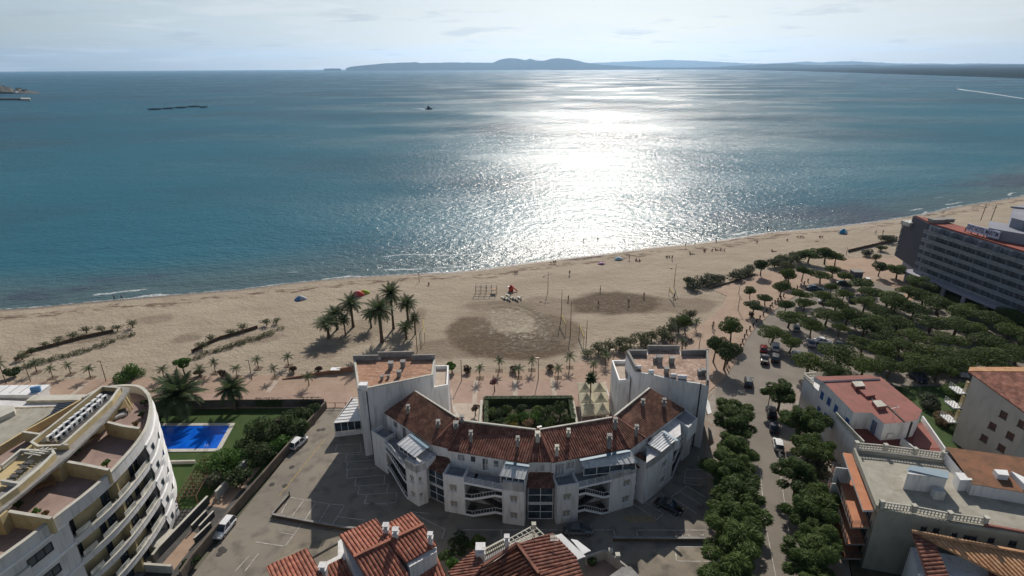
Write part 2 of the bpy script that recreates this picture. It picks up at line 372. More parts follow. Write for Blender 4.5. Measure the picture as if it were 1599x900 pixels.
# ================================================================ ground, sand, sea
SEA_Z = -0.55
ground_m = mat('land', (0.16, 0.15, 0.11), (0.10, 0.11, 0.07), 0.05, 0.95, 0.2, 2)
# the shore line, surveyed points on the sea level, west to east
SH_PX = [(0, 484), (60, 480), (120, 474), (200, 467), (290, 459), (370, 453), (450, 443), (540, 434), (640, 428), (700, 426), (760, 420), (820, 411), (880, 404), (950, 396), (1020, 386), (1080, 381), (1140, 373), (1200, 363), (1280, 357), (1340, 350), (1390, 343), (1440, 335), (1500, 322), (1560, 313), (1599, 306)]
SHORE = [P2(x, y, SEA_Z) for x, y in SH_PX]
SHORE = [(-9000, -900), (-900, 60), (-330, 128)] + SHORE + [(420, 400), (700, 590), (1500, 900), (9000, 2300)]
SA = np.array(SHORE)
def shore_d(x, y):
    "signed distance to the shore line, positive on land"
    a, b = SA[:-1], SA[1:]; ab = b - a; p = np.stack([np.asarray(x, float).ravel(), np.asarray(y, float).ravel()], 1)
    best = np.full(len(p), 1e12); sg = np.ones(len(p))
    for i in range(len(a)):
        t = np.clip(((p - a[i]) @ ab[i]) / (ab[i] @ ab[i]), 0, 1); q = a[i] + t[:, None] * ab[i]; d = np.hypot(*(p - q).T)
        best = np.minimum(best, d)
    return best * np.where(p[:, 1] > np.interp(p[:, 0], SA[:, 0], SA[:, 1]), -1, 1)
# ground sheet: everything landward, to the horizon behind and beside, with the shelf under the beach and sea
mb = MB()
gl = [(-25000, -1200), (-9000, -905), (-900, 40), (-330, 108), (-157, 130), (-80, 145), (0, 150), (100, 185), (250, 260), (420, 380), (700, 560), (1500, 860), (9000, 2250), (25000, 5000)]
for i in range(len(gl) - 1):
    a, b = gl[i], gl[i + 1]; mb.face([(a[0], -25000, -.30), (b[0], -25000, -.30), (b[0], b[1] - 50, -.30), (a[0], a[1] - 50, -.30)])
    mb.face([(a[0], a[1] - 50, -.30), (b[0], b[1] - 50, -.30), (b[0], b[1] + 40, -.75), (a[0], a[1] + 40, -.75)])
    mb.face([(a[0], a[1] + 40, -.75), (b[0], b[1] + 40, -.75), (b[0], 26000, -14), (a[0], 26000, -14)])
mb.build('ground', ground_m, kind='structure')
def grid_obj(name, xs, ys, zf, keep, m, attrs=None):
    X, Y = np.meshgrid(xs, ys); Z = zf(X, Y); nx, ny = len(xs), len(ys)
    K = keep(X, Y); cell = K[:-1, :-1] | K[1:, :-1] | K[:-1, 1:] | K[1:, 1:]
    idx = np.arange(nx * ny).reshape(ny, nx); q = np.stack([idx[:-1, :-1], idx[:-1, 1:], idx[1:, 1:], idx[1:, :-1]], -1)[cell]
    used = np.unique(q); remap = np.full(nx * ny, -1); remap[used] = np.arange(len(used)); q = remap[q]
    co = np.stack([X.ravel()[used], Y.ravel()[used], Z.ravel()[used]], 1)
    me = bpy.data.meshes.new(name); me.from_pydata(co.tolist(), [], q.tolist()); me.materials.append(m)
    for an, fn in (attrs or {}).items():
        at = me.attributes.new(an, 'FLOAT', 'POINT'); at.data.foreach_set('value', fn(co[:, 0], co[:, 1]).astype(np.float32))
    me.polygons.foreach_set('use_smooth', [True] * len(me.polygons)); me.update()
    o = bpy.data.objects.new(name, me); COL.objects.link(o); o['kind'] = 'structure'; return o
# damp and churned patches of the sand (they stay where they are, rain water and play courts)
def ell(x, y, px, py, w, h, ang=0.0):
    c = P2(px, py); l = P2(px - w, py); t = P2(px, py - h); rx = abs(c[0] - l[0]); ry = abs(t[1] - c[1])
    dx, dy = x - c[0], y - c[1]; ca, sa = math.cos(ang), math.sin(ang); u = (dx * ca + dy * sa) / rx; v = (-dx * sa + dy * ca) / ry
    return u * u + v * v
def vn(x, y, s, seed=0.0):
    return np.array([noise.fractal(Vector((a * s, b * s, seed)), 0.9, 2.0, 4) for a, b in zip(x, y)])
def damp(x, y):
    n = vn(x, y, 0.09, 2.0) * 0.55
    out = np.zeros_like(x)
    for px, py, w, h, ang, k in ((958, 473, 95, 17, 0.05, 1.0), (1060, 478, 70, 12, 0.1, .55), (860, 480, 55, 16, 0, .4), (742, 522, 46, 30, 0.1, .9), (800, 538, 100, 24, 0, 1.0), (868, 520, 40, 30, 0, .75), (780, 478, 60, 9, 0, .5), (700, 545, 60, 16, 0, .5), (770, 500, 60, 22, 0.4, .35), (140, 527, 50, 9, 0.2, .5), (240, 500, 30, 8, 0.2, .4), (290, 528, 22, 8, .2, .5), (400, 530, 40, 8, .2, .4), (560, 520, 40, 22, 0, .35), (505, 549, 30, 12, 0, .4), (650, 500, 14, 22, 0, .4)):
        e = ell(x, y, px, py, w, h, ang) + n * 0.9; out = np.maximum(out, k * np.clip((1.15 - e) / 0.45, 0, 1))
    return out
def pale(x, y):
    n = vn(x, y, 0.2, 7.0); e = ell(x, y, 810, 508, 52, 30, 0.15) + n * .9
    return np.clip((1.1 - e) / 0.5, 0, 1) * (vn(x, y, 0.9, 9.0) > -0.02)
def tracks(x, y):
    out = np.zeros_like(x)
    for px, py, w, h in ((800, 505, 45, 26), (800, 505, 49, 29), (798, 506, 58, 35), (797, 507, 62, 38)):
        e = np.sqrt(ell(x, y, px, py, w, h, 0.5)); c = P2(px, py); out = np.maximum(out, np.clip(1 - abs(e - 1) / .025, 0, 1) * ((x - c[0]) * .8 - (y - c[1]) * .6 > -4))
    return out
def sandz(X, Y):
    d = shore_d(X, Y).reshape(X.shape)
    z = np.where(d > 0, -0.55 + 0.56 * np.clip(d / 16.0, 0, 1) ** 0.7, -0.55 + 0.05 * d)
    return np.maximum(z, -2.5)
sand_m = bpy.data.materials.new('beach_sand'); sand_m.use_nodes = True
def _sand():
    t = sand_m.node_tree; b = t.nodes['Principled BSDF']; N = t.nodes.new; L = t.links.new
    g = N('ShaderNodeNewGeometry')
    def nz(s, det, lo, hi, rough=.6, st=None):
        v = g.outputs['Position']
        if st: mp = N('ShaderNodeMapping'); mp.inputs[3].default_value = st; mp.inputs[2].default_value = (0, 0, R(-14)); L(v, mp.inputs[0]); v = mp.outputs[0]
        n = N('ShaderNodeTexNoise'); n.inputs['Scale'].default_value = s; n.inputs['Detail'].default_value = det; n.inputs['Roughness'].default_value = rough; L(v, n.inputs['Vector'])
        r = N('ShaderNodeMapRange'); r.inputs[1].default_value = lo; r.inputs[2].default_value = hi; L(n.outputs['Fac'], r.inputs[0]); return n.outputs['Fac'], r.outputs[0]
    def mix(a, col, f, k=1.0):
        m = N('ShaderNodeMixRGB'); m.inputs[2].default_value = (*col, 1)
        if isinstance(a, tuple): m.inputs[1].default_value = (*a, 1)
        else: L(a, m.inputs[1])
        q = N('ShaderNodeMath'); q.operation = 'MULTIPLY'; q.inputs[1].default_value = k; L(f, q.inputs[0]); L(q.outputs[0], m.inputs[0]); return m.outputs[0]
    def attr(n): a = N('ShaderNodeAttribute'); a.attribute_name = n; return a.outputs['Fac']
    def mr(v, a, b_, c=0., d=1.): r = N('ShaderNodeMapRange'); r.inputs[1].default_value = a; r.inputs[2].default_value = b_; r.inputs[3].default_value = c; r.inputs[4].default_value = d; r.interpolation_type = 'SMOOTHSTEP'; L(v, r.inputs[0]); return r.outputs[0]
    def mul(a, b_, op='MULTIPLY'):
        m = N('ShaderNodeMath'); m.operation = op
        for i, x in enumerate((a, b_)):
            if isinstance(x, float): m.inputs[i].default_value = x
            else: L(x, m.inputs[i])
        return m.outputs[0]
    base = mix((0.375, 0.315, 0.24), (0.305, 0.25, 0.188), nz(0.12, 6, .35, .65, st=(.5, 1, 1))[1])
    base = mix(base, (0.22, 0.165, 0.11), nz(1.6, 4, .52, .70)[1], .55)
    base = mix(base, (0.40, 0.32, 0.23), nz(.5, 5, .55, .72, st=(.3, 1, 1))[1], .5)
    dmp = mul(attr('damp'), mr(nz(.9, 6, 0, 1, .7)[0], .28, .52, .6, 1.)); base = mix(base, (0.095, 0.066, 0.042), dmp, .95)
    pn = nz(1.1, 5, .46, .56)[1]
    base = mix(base, (0.40, 0.37, 0.29), mul(attr('pale'), pn), .75)
    base = mix(base, (0.12, 0.10, 0.075), attr('tracks'), .8)
    d = attr('shore'); dn = mul(d, mul(nz(.06, 4, 0, 1)[0], 16.0), 'ADD')
    wet = mr(d, 3.0, 0.3); base = mix(base, (0.13, 0.10, 0.075), wet, .85)
    # lines of brown weed thrown up by the waves
    wl = mul(mul(mr(dn, 12.0, 13.2), mr(dn, 17.0, 15.2)), nz(.5, 6, .46, .6, st=(.5, 1, 1))[1]); base = mix(base, (0.10, 0.06, 0.04), wl, .85)
    wk = mul(mul(mr(dn, 9.0, 9.6), mr(dn, 11.5, 10.6)), nz(.03, 3, .5, .58)[1]); base = mix(base, (0.075, 0.05, 0.038), wk, .9)
    L(base, b.inputs['Base Color']); b.inputs['Roughness'].default_value = .95; b.inputs['Specular IOR Level'].default_value = .15
    L(mr(wet, 0., 1., .95, .35), b.inputs['Roughness'])
    bp = N('ShaderNodeBump'); bp.inputs['Strength'].default_value = .75; bp.inputs['Distance'].default_value = .35
    h = mul(nz(1.3, 5, 0, 1, .65)[0], mul(nz(.35, 3, 0, 1)[0], 1.5), 'ADD'); h = mul(h, mul(attr('tracks'), -0.7), 'ADD'); L(h, bp.inputs['Height']); L(bp.outputs[0], b.inputs['Normal'])
_sand()
PROM_PX = [(-700, 650), (-300, 622), (0, 598), (100, 594), (200, 591), (330, 588), (460, 586), (552, 586), (700, 584), (790, 582), (860, 576), (905, 566), (960, 556), (1010, 545), (1060, 527), (1100, 505), (1128, 480), (1136, 463), (1118, 455), (1142, 440), (1190, 424), (1260, 425), (1310, 425), (1350, 412), (1420, 396), (1500, 370), (1620, 345), (1800, 300)]
PROM = [P2(x, y) for x, y in PROM_PX]
def inland(X, Y):   # metres seaward of the promenade edge (positive = on the sand side)
    x = X.ravel(); y = Y.ravel(); xs = [p[0] for p in PROM]; ys = [p[1] for p in PROM]
    o = np.argsort(xs); return (y - np.interp(x, np.array(xs)[o], np.array(ys)[o])).reshape(X.shape)
at = {'damp': damp, 'pale': pale, 'tracks': tracks, 'shore': lambda x, y: shore_d(x, y)}
def keep(X, Y):
    d = shore_d(X, Y).reshape(X.shape); return (d > -22) & (inland(X, Y) > -26) & (Y > 70)
grid_obj('beach_sand', np.arange(-190, 180, 1.0), np.arange(84, 300, 1.0), sandz, keep, sand_m, at)
def keep2(X, Y):
    d = shore_d(X, Y).reshape(X.shape); return (d > -30) & (d < 150) & ((X >= 178) | (X <= -189)) & (Y > 40)
for xs_ in (np.arange(-421, -186, 4.0), np.arange(179, 520, 4.0)): grid_obj('beach_sand', xs_, np.arange(30, 500, 4.0), lambda X, Y: sandz(X, Y) - .01, keep2, sand_m, at)
# ---- sea: a polar sheet round the viewpoint's foot, fine near the shore and coarse towards the horizon
az = np.radians(np.concatenate([np.arange(-88, -50, 1.0), np.arange(-50, 52, 0.22), np.arange(52, 80, 1.0)]))
ring = np.concatenate([np.arange(150, 420, 1.6), 420 * 1.03 ** np.arange(0, 141)]); ring = ring[ring < 25500]
A, RR = np.meshgrid(az, ring); X = RR * np.sin(A); Y = RR * np.cos(A); d = -shore_d(X, Y).reshape(X.shape)
K = d > -9; idx = np.arange(X.size).reshape(X.shape); cell = K[:-1, :-1] & K[1:, :-1] & K[:-1, 1:] & K[1:, 1:]
q = np.stack([idx[:-1, :-1], idx[1:, :-1], idx[1:, 1:], idx[:-1, 1:]], -1)[cell]; used = np.unique(q); rm = np.full(X.size, -1); rm[used] = np.arange(len(used))
co = np.stack([X.ravel()[used], Y.ravel()[used], np.full(len(used), SEA_Z)], 1)
me = bpy.data.meshes.new('sea'); me.from_pydata(co.tolist(), [], rm[q][:, ::-1].tolist())
a_ = me.attributes.new('off', 'FLOAT', 'POINT'); a_.data.foreach_set('value', d.ravel()[used].astype(np.float32))
sea = bpy.data.objects.new('sea', me); COL.objects.link(sea); sea['kind'] = 'structure'
sea_m = bpy.data.materials.new('sea_water'); sea_m.use_nodes = True; me.materials.append(sea_m)
def _sea():
    t = sea_m.node_tree; b = t.nodes['Principled BSDF']; N = t.nodes.new; L = t.links.new
    g = N('ShaderNodeNewGeometry'); at = N('ShaderNodeAttribute'); at.attribute_name = 'off'; off = at.outputs['Fac']
    def mth(op, a, b_=None):
        m = N('ShaderNodeMath'); m.operation = op
        for i, x in enumerate((a, b_)):
            if x is None: continue
            if isinstance(x, (float, int)): m.inputs[i].default_value = float(x)
            else: L(x, m.inputs[i])
        return m.outputs[0]
    def mr(v, a, b_, c=0., d=1., sm=True): r = N('ShaderNodeMapRange'); r.inputs[1].default_value = a; r.inputs[2].default_value = b_; r.inputs[3].default_value = c; r.inputs[4].default_value = d; r.interpolation_type = 'SMOOTHSTEP' if sm else 'LINEAR'; L(v, r.inputs[0]); return r.outputs[0]
    def nz(s, det, st=(1, 1, 1), rough=.55, rot=0):
        mp = N('ShaderNodeMapping'); mp.inputs[3].default_value = st; mp.inputs[2].default_value = (0, 0, R(rot)); L(g.outputs['Position'], mp.inputs[0])
        n = N('ShaderNodeTexNoise'); n.inputs['Scale'].default_value = s; n.inputs['Detail'].default_value = det; n.inputs['Roughness'].default_value = rough; L(mp.outputs[0], n.inputs['Vector']); return n.outputs['Fac']
    def mix(a, col, f):
        m = N('ShaderNodeMixRGB'); m.inputs[2].default_value = (*col, 1)
        if isinstance(a, tuple): m.inputs[1].default_value = (*a, 1)
        else: L(a, m.inputs[1])
        L(f, m.inputs[0]); return m.outputs[0]
    deep, mid, near = (0.010, 0.088, 0.138), (0.005, 0.102, 0.148), (0.06, 0.105, 0.11)
    c = mix(mid, deep, mr(off, 60, 1500)); c = mix(c, near, mr(off, 45, 2))
    patch = mr(nz(.0045, 4, (.7, 1, 1), rot=-8), .42, .68); c = mix(c, (0.016, 0.052, 0.080), mth('MULTIPLY', patch, .6))
    weed = mth('MULTIPLY', mr(nz(.022, 4, (.5, 1, 1), rot=-20), .54, .62), mr(off, 55, 8)); c = mix(c, (0.028, 0.030, 0.060), mth('MULTIPLY', weed, .6))
    # foam: thin broken lines parallel to the shore
    o2 = mth('ADD', off, mth('MULTIPLY', nz(.035, 4), 16.0)); foam = None
    for (ctr, wid, lo, hi, s) in ((8.3, .55, .40, .52, .16), (13.0, .8, .53, .60, .05), (19.0, .9, .56, .62, .035), (27.0, .8, .60, .65, .03)):
        ln = mth('MULTIPLY', mr(mth('ABSOLUTE', mth('SUBTRACT', o2, ctr)), wid, wid * .3), mr(nz(s, 3, (.6, 1, 1), rot=-14), lo, hi))
        foam = ln if foam is None else mth('MAXIMUM', foam, ln)
    foam = mth('MULTIPLY', foam, mr(nz(1.6, 4, (1, 1, 1), .7), .36, .52)); edge = mth('MULTIPLY', mr(off, 1.3, .2), mr(nz(.5, 4), .4, .55)); foam = mth('MAXIMUM', foam, mth('MULTIPLY', edge, .55))
    foam = mth('MULTIPLY', foam, .7); c = mix(c, (0.68, 0.70, 0.70), foam); L(c, b.inputs['Base Color'])
    b.inputs['IOR'].default_value = 1.33; b.inputs['Specular IOR Level'].default_value = .5
    gust = nz(.007, 5, (.6, 1, 1), rot=-6)
    rg = mr(gust, .38, .62, .15, .32, False); L(mth('MAXIMUM', rg, mth('MULTIPLY', foam, .8)), b.inputs['Roughness'])
    h = mth('ADD', mth('MULTIPLY', nz(.5, 3, (.75, 1, 1), .65, -12), 1.15), mth('MULTIPLY', nz(.07, 3, (.6, 1, 1), .5, -10), 1.6))
    h = mth('ADD', h, mth('MULTIPLY', nz(1.7, 2, (1, 1, 1), .5, 20), .22))
    # low swell lines running in to the shore
    sw = N('ShaderNodeMath'); sw.operation = 'SINE'; L(mth('MULTIPLY', mth('ADD', off, mth('MULTIPLY', nz(.02, 3), 40.0)), .42), sw.inputs[0])
    h = mth('ADD', h, mth('MULTIPLY', mth('MULTIPLY', sw.outputs[0], .14), mr(off, 90, 12)))
    bp = N('ShaderNodeBump'); bp.inputs['Strength'].default_value = 1.0; bp.inputs['Distance'].default_value = .52; L(h, bp.inputs['Height']); L(bp.outputs[0], b.inputs['Normal'])
    # a ruffled sea mirrors far less at low angles than flat water: body colour below, a sheen of limited strength above
    b.inputs['Specular IOR Level'].default_value = 0.0; b.inputs['Roughness'].default_value = 1.0
    for l_ in list(b.inputs['Roughness'].links): rs = l_.from_socket; t.links.remove(l_)
    gl = N('ShaderNodeBsdfGlossy'); L(rs, gl.inputs['Roughness']); L(bp.outputs[0], gl.inputs['Normal']); fr = N('ShaderNodeFresnel'); fr.inputs['IOR'].default_value = 1.33; L(bp.outputs[0], fr.inputs['Normal'])
    fc = mth('MULTIPLY', mth('MINIMUM', fr.outputs[0], 0.155), mth('SUBTRACT', 1.0, mth('MULTIPLY', foam, .9)))
    ms = N('ShaderNodeMixShader'); L(fc, ms.inputs[0]); L(b.outputs[0], ms.inputs[1]); L(gl.outputs[0], ms.inputs[2]); L(ms.outputs[0], t.nodes['Material Output'].inputs[0])
_sea()
# ---------------------------------------------------------------- far coast
hill_m = mat('hill_scrub', (0.012, 0.02, 0.018), (0.022, 0.028, 0.022), 0.0009, 0.95, 0.0, c3=(0.015, 0.025, 0.018), s3=.004, spec=0)
plain_m = mat('coastal_plain', (0.010, 0.018, 0.014), (0.02, 0.025, 0.02), 0.002, 0.95, c3=(0.07, 0.07, 0.065), s3=.012, amt3=.35, spec=0)
def ridge(name, sil, D0, depth, m, kind='structure', jit=.03, base=None):
    "a hill range D0 metres out, its crest height taken from the survey bearings in sil"
    pts = []
    xs = np.linspace(sil[0][0], sil[-1][0], max(12, int((sil[-1][0] - sil[0][0]) / 2.5)))
    px = [s[0] for s in sil]; py = [s[1] for s in sil]
    def at(px_, py_, D):
        d = _f * FPX + _r * (px_ - 800) - _u * (py_ - 450); k = D / math.hypot(d.x, d.y); return Vector((d.x * k, d.y * k, HC + d.z * k))
    rows = []
    for x in xs:
        y = float(np.interp(x, px, py)); y += .5 * noise.noise(Vector((x * .11, D0 * .01, 0)))
        cr = at(x, y, D0 + depth * .5); top = max(cr.z, 3.0); dirv = Vector((cr.x, cr.y, 0)).normalized(); row = []
        for k, (f, hgt) in enumerate(((0, -.5), (.06, .10), (.16, .34), (.27, .55), (.38, .82), (.5, 1), (.7, .7), (1, -.5))):
            D = (D0 + depth * f) ; j = 1 + jit * 6 * noise.noise(Vector((x * .045, k * 1.7, D0))) * (1 if k not in (0, 5, 7) else 0)
            row.append(dirv * D + Vector((0, 0, (top * hgt * j) if hgt > 0 else -3)))
        rows.append(row)
    vs = [v for r_ in rows for v in r_]; n = 8; fs = [(i * n + j, (i + 1) * n + j, (i + 1) * n + j + 1, i * n + j + 1) for i in range(len(rows) - 1) for j in range(n - 1)]
    me = bpy.data.meshes.new(name); me.from_pydata([tuple(v) for v in vs], [], [f[::-1] for f in fs]); me.materials.append(m); me.polygons.foreach_set('use_smooth', [True] * len(me.polygons)); me.update()
    o = bpy.data.objects.new(name, me); COL.objects.link(o); o['kind'] = kind; return o
ridge('hills', [(540, 107), (548, 104), (575, 101.5), (600, 99), (625, 98), (650, 97), (656, 98.5), (700, 97.5), (770, 98), (783, 92.5), (795, 90.8), (806, 91), (820, 94), (828, 91.6), (838, 94.5), (850, 95), (860, 92), (870, 90.6), (890, 92), (903, 95), (918, 98), (940, 101), (980, 103.5), (1010, 105)], 13000, 3000, hill_m)
ridge('hills', [(506, 107.6), (510, 107.0), (520, 106.7), (529, 106.9), (533, 107.6)], 13500, 400, hill_m)
ridge('hills', [(900, 100), (930, 98), (960, 97), (1010, 95), (1040, 93.5), (1080, 94.5), (1120, 96.5), (1160, 98.5), (1190, 99.5), (1230, 98), (1262, 96), (1280, 97.5), (1300, 96.5), (1330, 95.5), (1360, 97), (1400, 99), (1430, 99.5), (1455, 99), (1490, 100), (1520, 99), (1560, 99.5), (1640, 100)], 21000, 3000, hill_m)
ridge('hills', [(1090, 107), (1140, 103), (1180, 101), (1230, 99.2), (1260, 101), (1300, 102), (1350, 101), (1380, 102.5), (1430, 101.5), (1500, 102), (1560, 101), (1700, 101)], 12000, 3500, hill_m)
# flat wooded shore of the bay, curving nearer on the right
bay = [(860, 106.9, 12500), (950, 107.0, 11500), (1050, 107.8, 9000), (1150, 109.2, 7400), (1250, 111.2, 5600), (1350, 114.2, 4300), (1450, 117.5, 3500), (1530, 120.0, 3050), (1620, 123.0, 2700), (1900, 130, 2100)]
mb = MB(); prev = None
for i in range(len(bay) - 1):
    for k in range(6):
        t = k / 6; x = bay[i][0] * (1 - t) + bay[i + 1][0] * t; y = bay[i][1] * (1 - t) + bay[i + 1][1] * t
        f = P(x, y, SEA_Z); dr = Vector((f.x, f.y, 0)).normalized()
        if f.length > 12000: f = dr * 12000
        if y < 108.6: f = dr * min((f.x ** 2 + f.y ** 2) ** .5, 12000)
        Dn = math.hypot(f.x, f.y); row = [(f.x, f.y, -1)]
        for a, h in ((0, 2), (60, 2.5), (90, 9 + 3 * noise.noise(Vector((x * .2, 0, 1)))), (700, 14 + 8 * noise.noise(Vector((x * .1, 0, 5)))), (max(3000, 12500 - Dn), 30)):
            p = dr * (Dn + a); row.append((p.x, p.y, h))
        if prev:
            for j in range(len(row) - 1): mb.face([prev[j], row[j], row[j + 1], prev[j + 1]])
        prev = row
mb.build('coastal_plain', plain_m, kind='structure')
# rocky point with houses at the far left and its mole
def far_at(px, py, z=0): return P(px, py, z)
rock_m = mat('coast_rock', (0.10, 0.085, 0.065), (0.05, 0.05, 0.04), .05, .95, c3=(0.02, 0.035, 0.02), s3=.03, amt3=.9)
mb = MB(); prof = [(-60, 16), (-20, 15), (4, 12), (9, 9), (18, 8.5), (24, 4.5), (34, 4), (40, 2.5), (48, 2), (56, 1.0), (62, .3)]; prev = None
for x, h in prof:
    f = P(x, 146.5, SEA_Z); dr = Vector((f.x, f.y, 0)).normalized(); hh = h * 1.8
    row = [f + Vector((0, 0, -1)), f + dr * 8 + Vector((0, 0, hh * .25)), f + dr * 40 + Vector((0, 0, hh * .5)), f + dr * 90 + Vector((0, 0, hh)), f + dr * 160 + Vector((0, 0, hh * .8)), f + dr * 200 + Vector((0, 0, -1))]
    if prev:
        for j in range(5): mb.face([prev[j], row[j], row[j + 1], prev[j + 1]])
    prev = row
mb.build('headland', rock_m, kind='structure')
# ---------------------------------------------------------------- the air over the bay
mb = MB(); S = 25900
mb.box((0, 0, (700 - 16) / 2), (2 * S, 2 * S, 700 + 16))
hz = bpy.data.materials.new('air'); hz.use_nodes = True; t = hz.node_tree; t.nodes.clear()
o_ = t.nodes.new('ShaderNodeOutputMaterial'); pv = t.nodes.new('ShaderNodeVolumePrincipled'); pv.inputs['Color'].default_value = (0.46, 0.70, 1.0, 1)
pv.inputs['Density'].default_value = 0.000034; pv.inputs['Anisotropy'].default_value = 0.6; t.links.new(pv.outputs[0], o_.inputs['Volume'])
mb.build('haze', hz, kind='stuff')
# ================================================================ promenade, roads, lawns
pave_m = mat('terracotta_paving', (0.37, 0.265, 0.195), (0.31, 0.22, 0.16), 0.25, 0.9, 0.15, 3, c3=(0.24, 0.15, 0.10), s3=1.1, amt3=.5)
pave2_m = mat('pink_paving', (0.37, 0.26, 0.205), (0.32, 0.22, 0.17), 0.3, 0.9, 0.1, 4, c3=(0.22, 0.15, 0.12), s3=.9, amt3=.4)
sandpave_m = mat('sandy_paving', (0.40, 0.28, 0.20), (0.34, 0.24, 0.17), 0.2, 0.95, 0.1, 3, c3=(0.25, 0.17, 0.12), s3=.6, amt3=.4)
asph_m = mat('worn_asphalt', (0.25, 0.22, 0.178), (0.20, 0.175, 0.145), 0.12, 0.9, 0.25, 12, c3=(0.06, 0.055, 0.05), s3=.45, amt3=.6)
asph2_m = mat('car_park_asphalt', (0.235, 0.205, 0.17), (0.19, 0.168, 0.14), 0.15, 0.92, 0.3, 12, c3=(0.16, 0.135, 0.11), s3=.3, amt3=.5)
asph3_m = mat('old_light_asphalt', (0.27, 0.235, 0.18), (0.19, 0.165, 0.13), 0.2, 0.95, 0.3, 12, c3=(0.055, 0.05, 0.045), s3=.5, amt3=.7)
lawn_m = mat('lawn', (0.028, 0.062, 0.012), (0.045, 0.078, 0.016), 0.5, 0.95, 0.4, 14, c3=(0.075, 0.075, 0.028), s3=1.2, amt3=.4)
lane_m = mat('lane_paint', (0.62, 0.60, 0.55), (0.35, 0.33, 0.30), 1.5, 0.8, c3=(0.15, 0.14, 0.12), s3=4, amt3=.8)
yel_m = mat('yellow_paint', (0.45, 0.34, 0.12), (0.25, 0.19, 0.09), 1.5, 0.8, c3=(0.12, 0.11, 0.08), s3=4, amt3=.8)
LOW = [(-700, 740), (-300, 700), (0, 680), (236, 637), (509, 636), (560, 640), (640, 680), (960, 690), (1080, 650), (1110, 610), (1132, 592), (1150, 566), (1158, 548), (1168, 528), (1184, 508), (1204, 490), (1224, 474), (1246, 461), (1262, 450), (1300, 441), (1345, 436), (1395, 448), (1440, 450), (1500, 420), (1620, 380), (1800, 340)]
lowp = [P2(x, y) for x, y in LOW]
# the promenade: stitched strip between its sand edge and its land edge
def resamp(pts, n):
    a = np.array(pts); s = np.r_[0, np.cumsum(np.hypot(*np.diff(a, axis=0).T))]; t = np.linspace(0, s[-1], n); return list(zip(np.interp(t, s, a[:, 0]), np.interp(t, s, a[:, 1])))
promp = [p for i, p in enumerate(PROM)]
def polyobj(name, pts, z, m, thick=0.0, kind='structure', **k):
    bm = bmesh.new(); vs = [bm.verts.new((p[0], p[1], z)) for p in pts]; f = bm.faces.new(vs)
    if f.normal.z < 0 or f.calc_area() == 0: pass
    bm.normal_update()
    if f.normal.z < 0: f.normal_flip()
    if thick:
        r = bmesh.ops.extrude_face_region(bm, geom=[f]); bmesh.ops.translate(bm, verts=[v for v in r['geom'] if isinstance(v, bmesh.types.BMVert)], vec=(0, 0, 0))
        for v in vs: v.co.z = z - thick
    bmesh.ops.triangulate(bm, faces=bm.faces[:])
    me = bpy.data.meshes.new(name); bm.to_mesh(me); bm.free(); me.materials.append(m)
    o = bpy.data.objects.new(name, me); COL.objects.link(o); o['kind'] = kind; return o
polyobj('promenade', promp + lowp[::-1], 0.10, pave_m, .35)
# pinker inner band with light cross strips
polyobj('promenade_band', PL(0, (0, 622), (236, 618), (509, 613), (552, 612), (552, 637), (509, 638), (236, 640), (0, 684)), .106, pave2_m)
polyobj('promenade_band', PL(0, (700, 596), (950, 594), (950, 690), (700, 676)), .106, pave2_m)
polyobj('plaza', PL(0, (1290, 405), (1375, 402), (1372, 424), (1300, 428)), .112, sandpave_m)
palepav = mat('pale_paving', (0.45, 0.38, 0.31), (0.38, 0.31, 0.25), .8, .9)
mb = MB()
for a, b in (((744, 594), (741, 634)), ((805, 594), (805, 632)), ((863, 592), (869, 632)), ((60, 600), (30, 640)), ((112, 618), (135, 600)), ((188, 620), (205, 602)), ((248, 616), (262, 596)), ((418, 614), (432, 596)), ((923, 585), (923, 596))):
    p, q_ = P(*a), P(*b); p.z = q_.z = 0; d = (q_ - p).normalized(); nn = Vector((-d.y, d.x, 0)) * .45
    mb.face([(v.x, v.y, .116) for v in (p - nn, q_ - nn, q_ + nn, p + nn)])
mb.build('paving_strips', palepav, kind='structure')
polyobj('courtyard', PL(0, (706, 631), (751, 631), (748, 672), (712, 668)), .118, palepav)
# crescent car park and the road to its left
polyobj('road', PL(0, (230, 985), (300, 900), (509, 637), (557, 637), (640, 690), (720, 705), (960, 705), (1092, 640), (1116, 608), (1116, 905), (1116, 985)), .02, asph_m, .3)
polyobj('road_patch', PL(0, (1000, 860), (1116, 850), (1116, 985), (960, 985), (935, 905)), .03, asph3_m)
polyobj('road_patch', PL(0, (400, 905), (445, 856), (470, 822), (560, 838), (600, 905)), .028, asph3_m)
# street on the right, its pavements, and the pine car park
polyobj('street', PL(0, (1165, 985), (1160, 905), (1136, 740), (1118, 640), (1118, 608), (1150, 566), (1158, 548), (1168, 528), (1184, 508), (1204, 490), (1224, 474), (1246, 461), (1262, 450), (1300, 441), (1345, 436), (1395, 450), (1440, 470), (1600, 540), (1700, 600), (1760, 640), (1400, 612), (1300, 606), (1206, 606), (1208, 640), (1221, 680), (1232, 740), (1245, 820), (1257, 905), (1270, 985)), .024, asph2_m, .3)
polyobj('pavement', PL(0, (1206, 606), (1260, 600), (1300, 720), (1330, 905), (1340, 985), (1270, 985), (1257, 905), (1245, 820), (1232, 740), (1221, 680), (1208, 640)), .13, mat('pavement_slabs', (0.30, 0.26, 0.22), (0.22, 0.19, 0.16), .5, .9, c3=(0.35, 0.18, 0.10), s3=.5, amt3=.5), .3)
polyobj('pavement', PL(0, (1118, 608), (1118, 640), (1136, 740), (1160, 905), (1165, 985), (1118, 985), (1114, 905), (1104, 740), (1100, 640)), .13, bpy.data.materials['pavement_slabs'], .3)
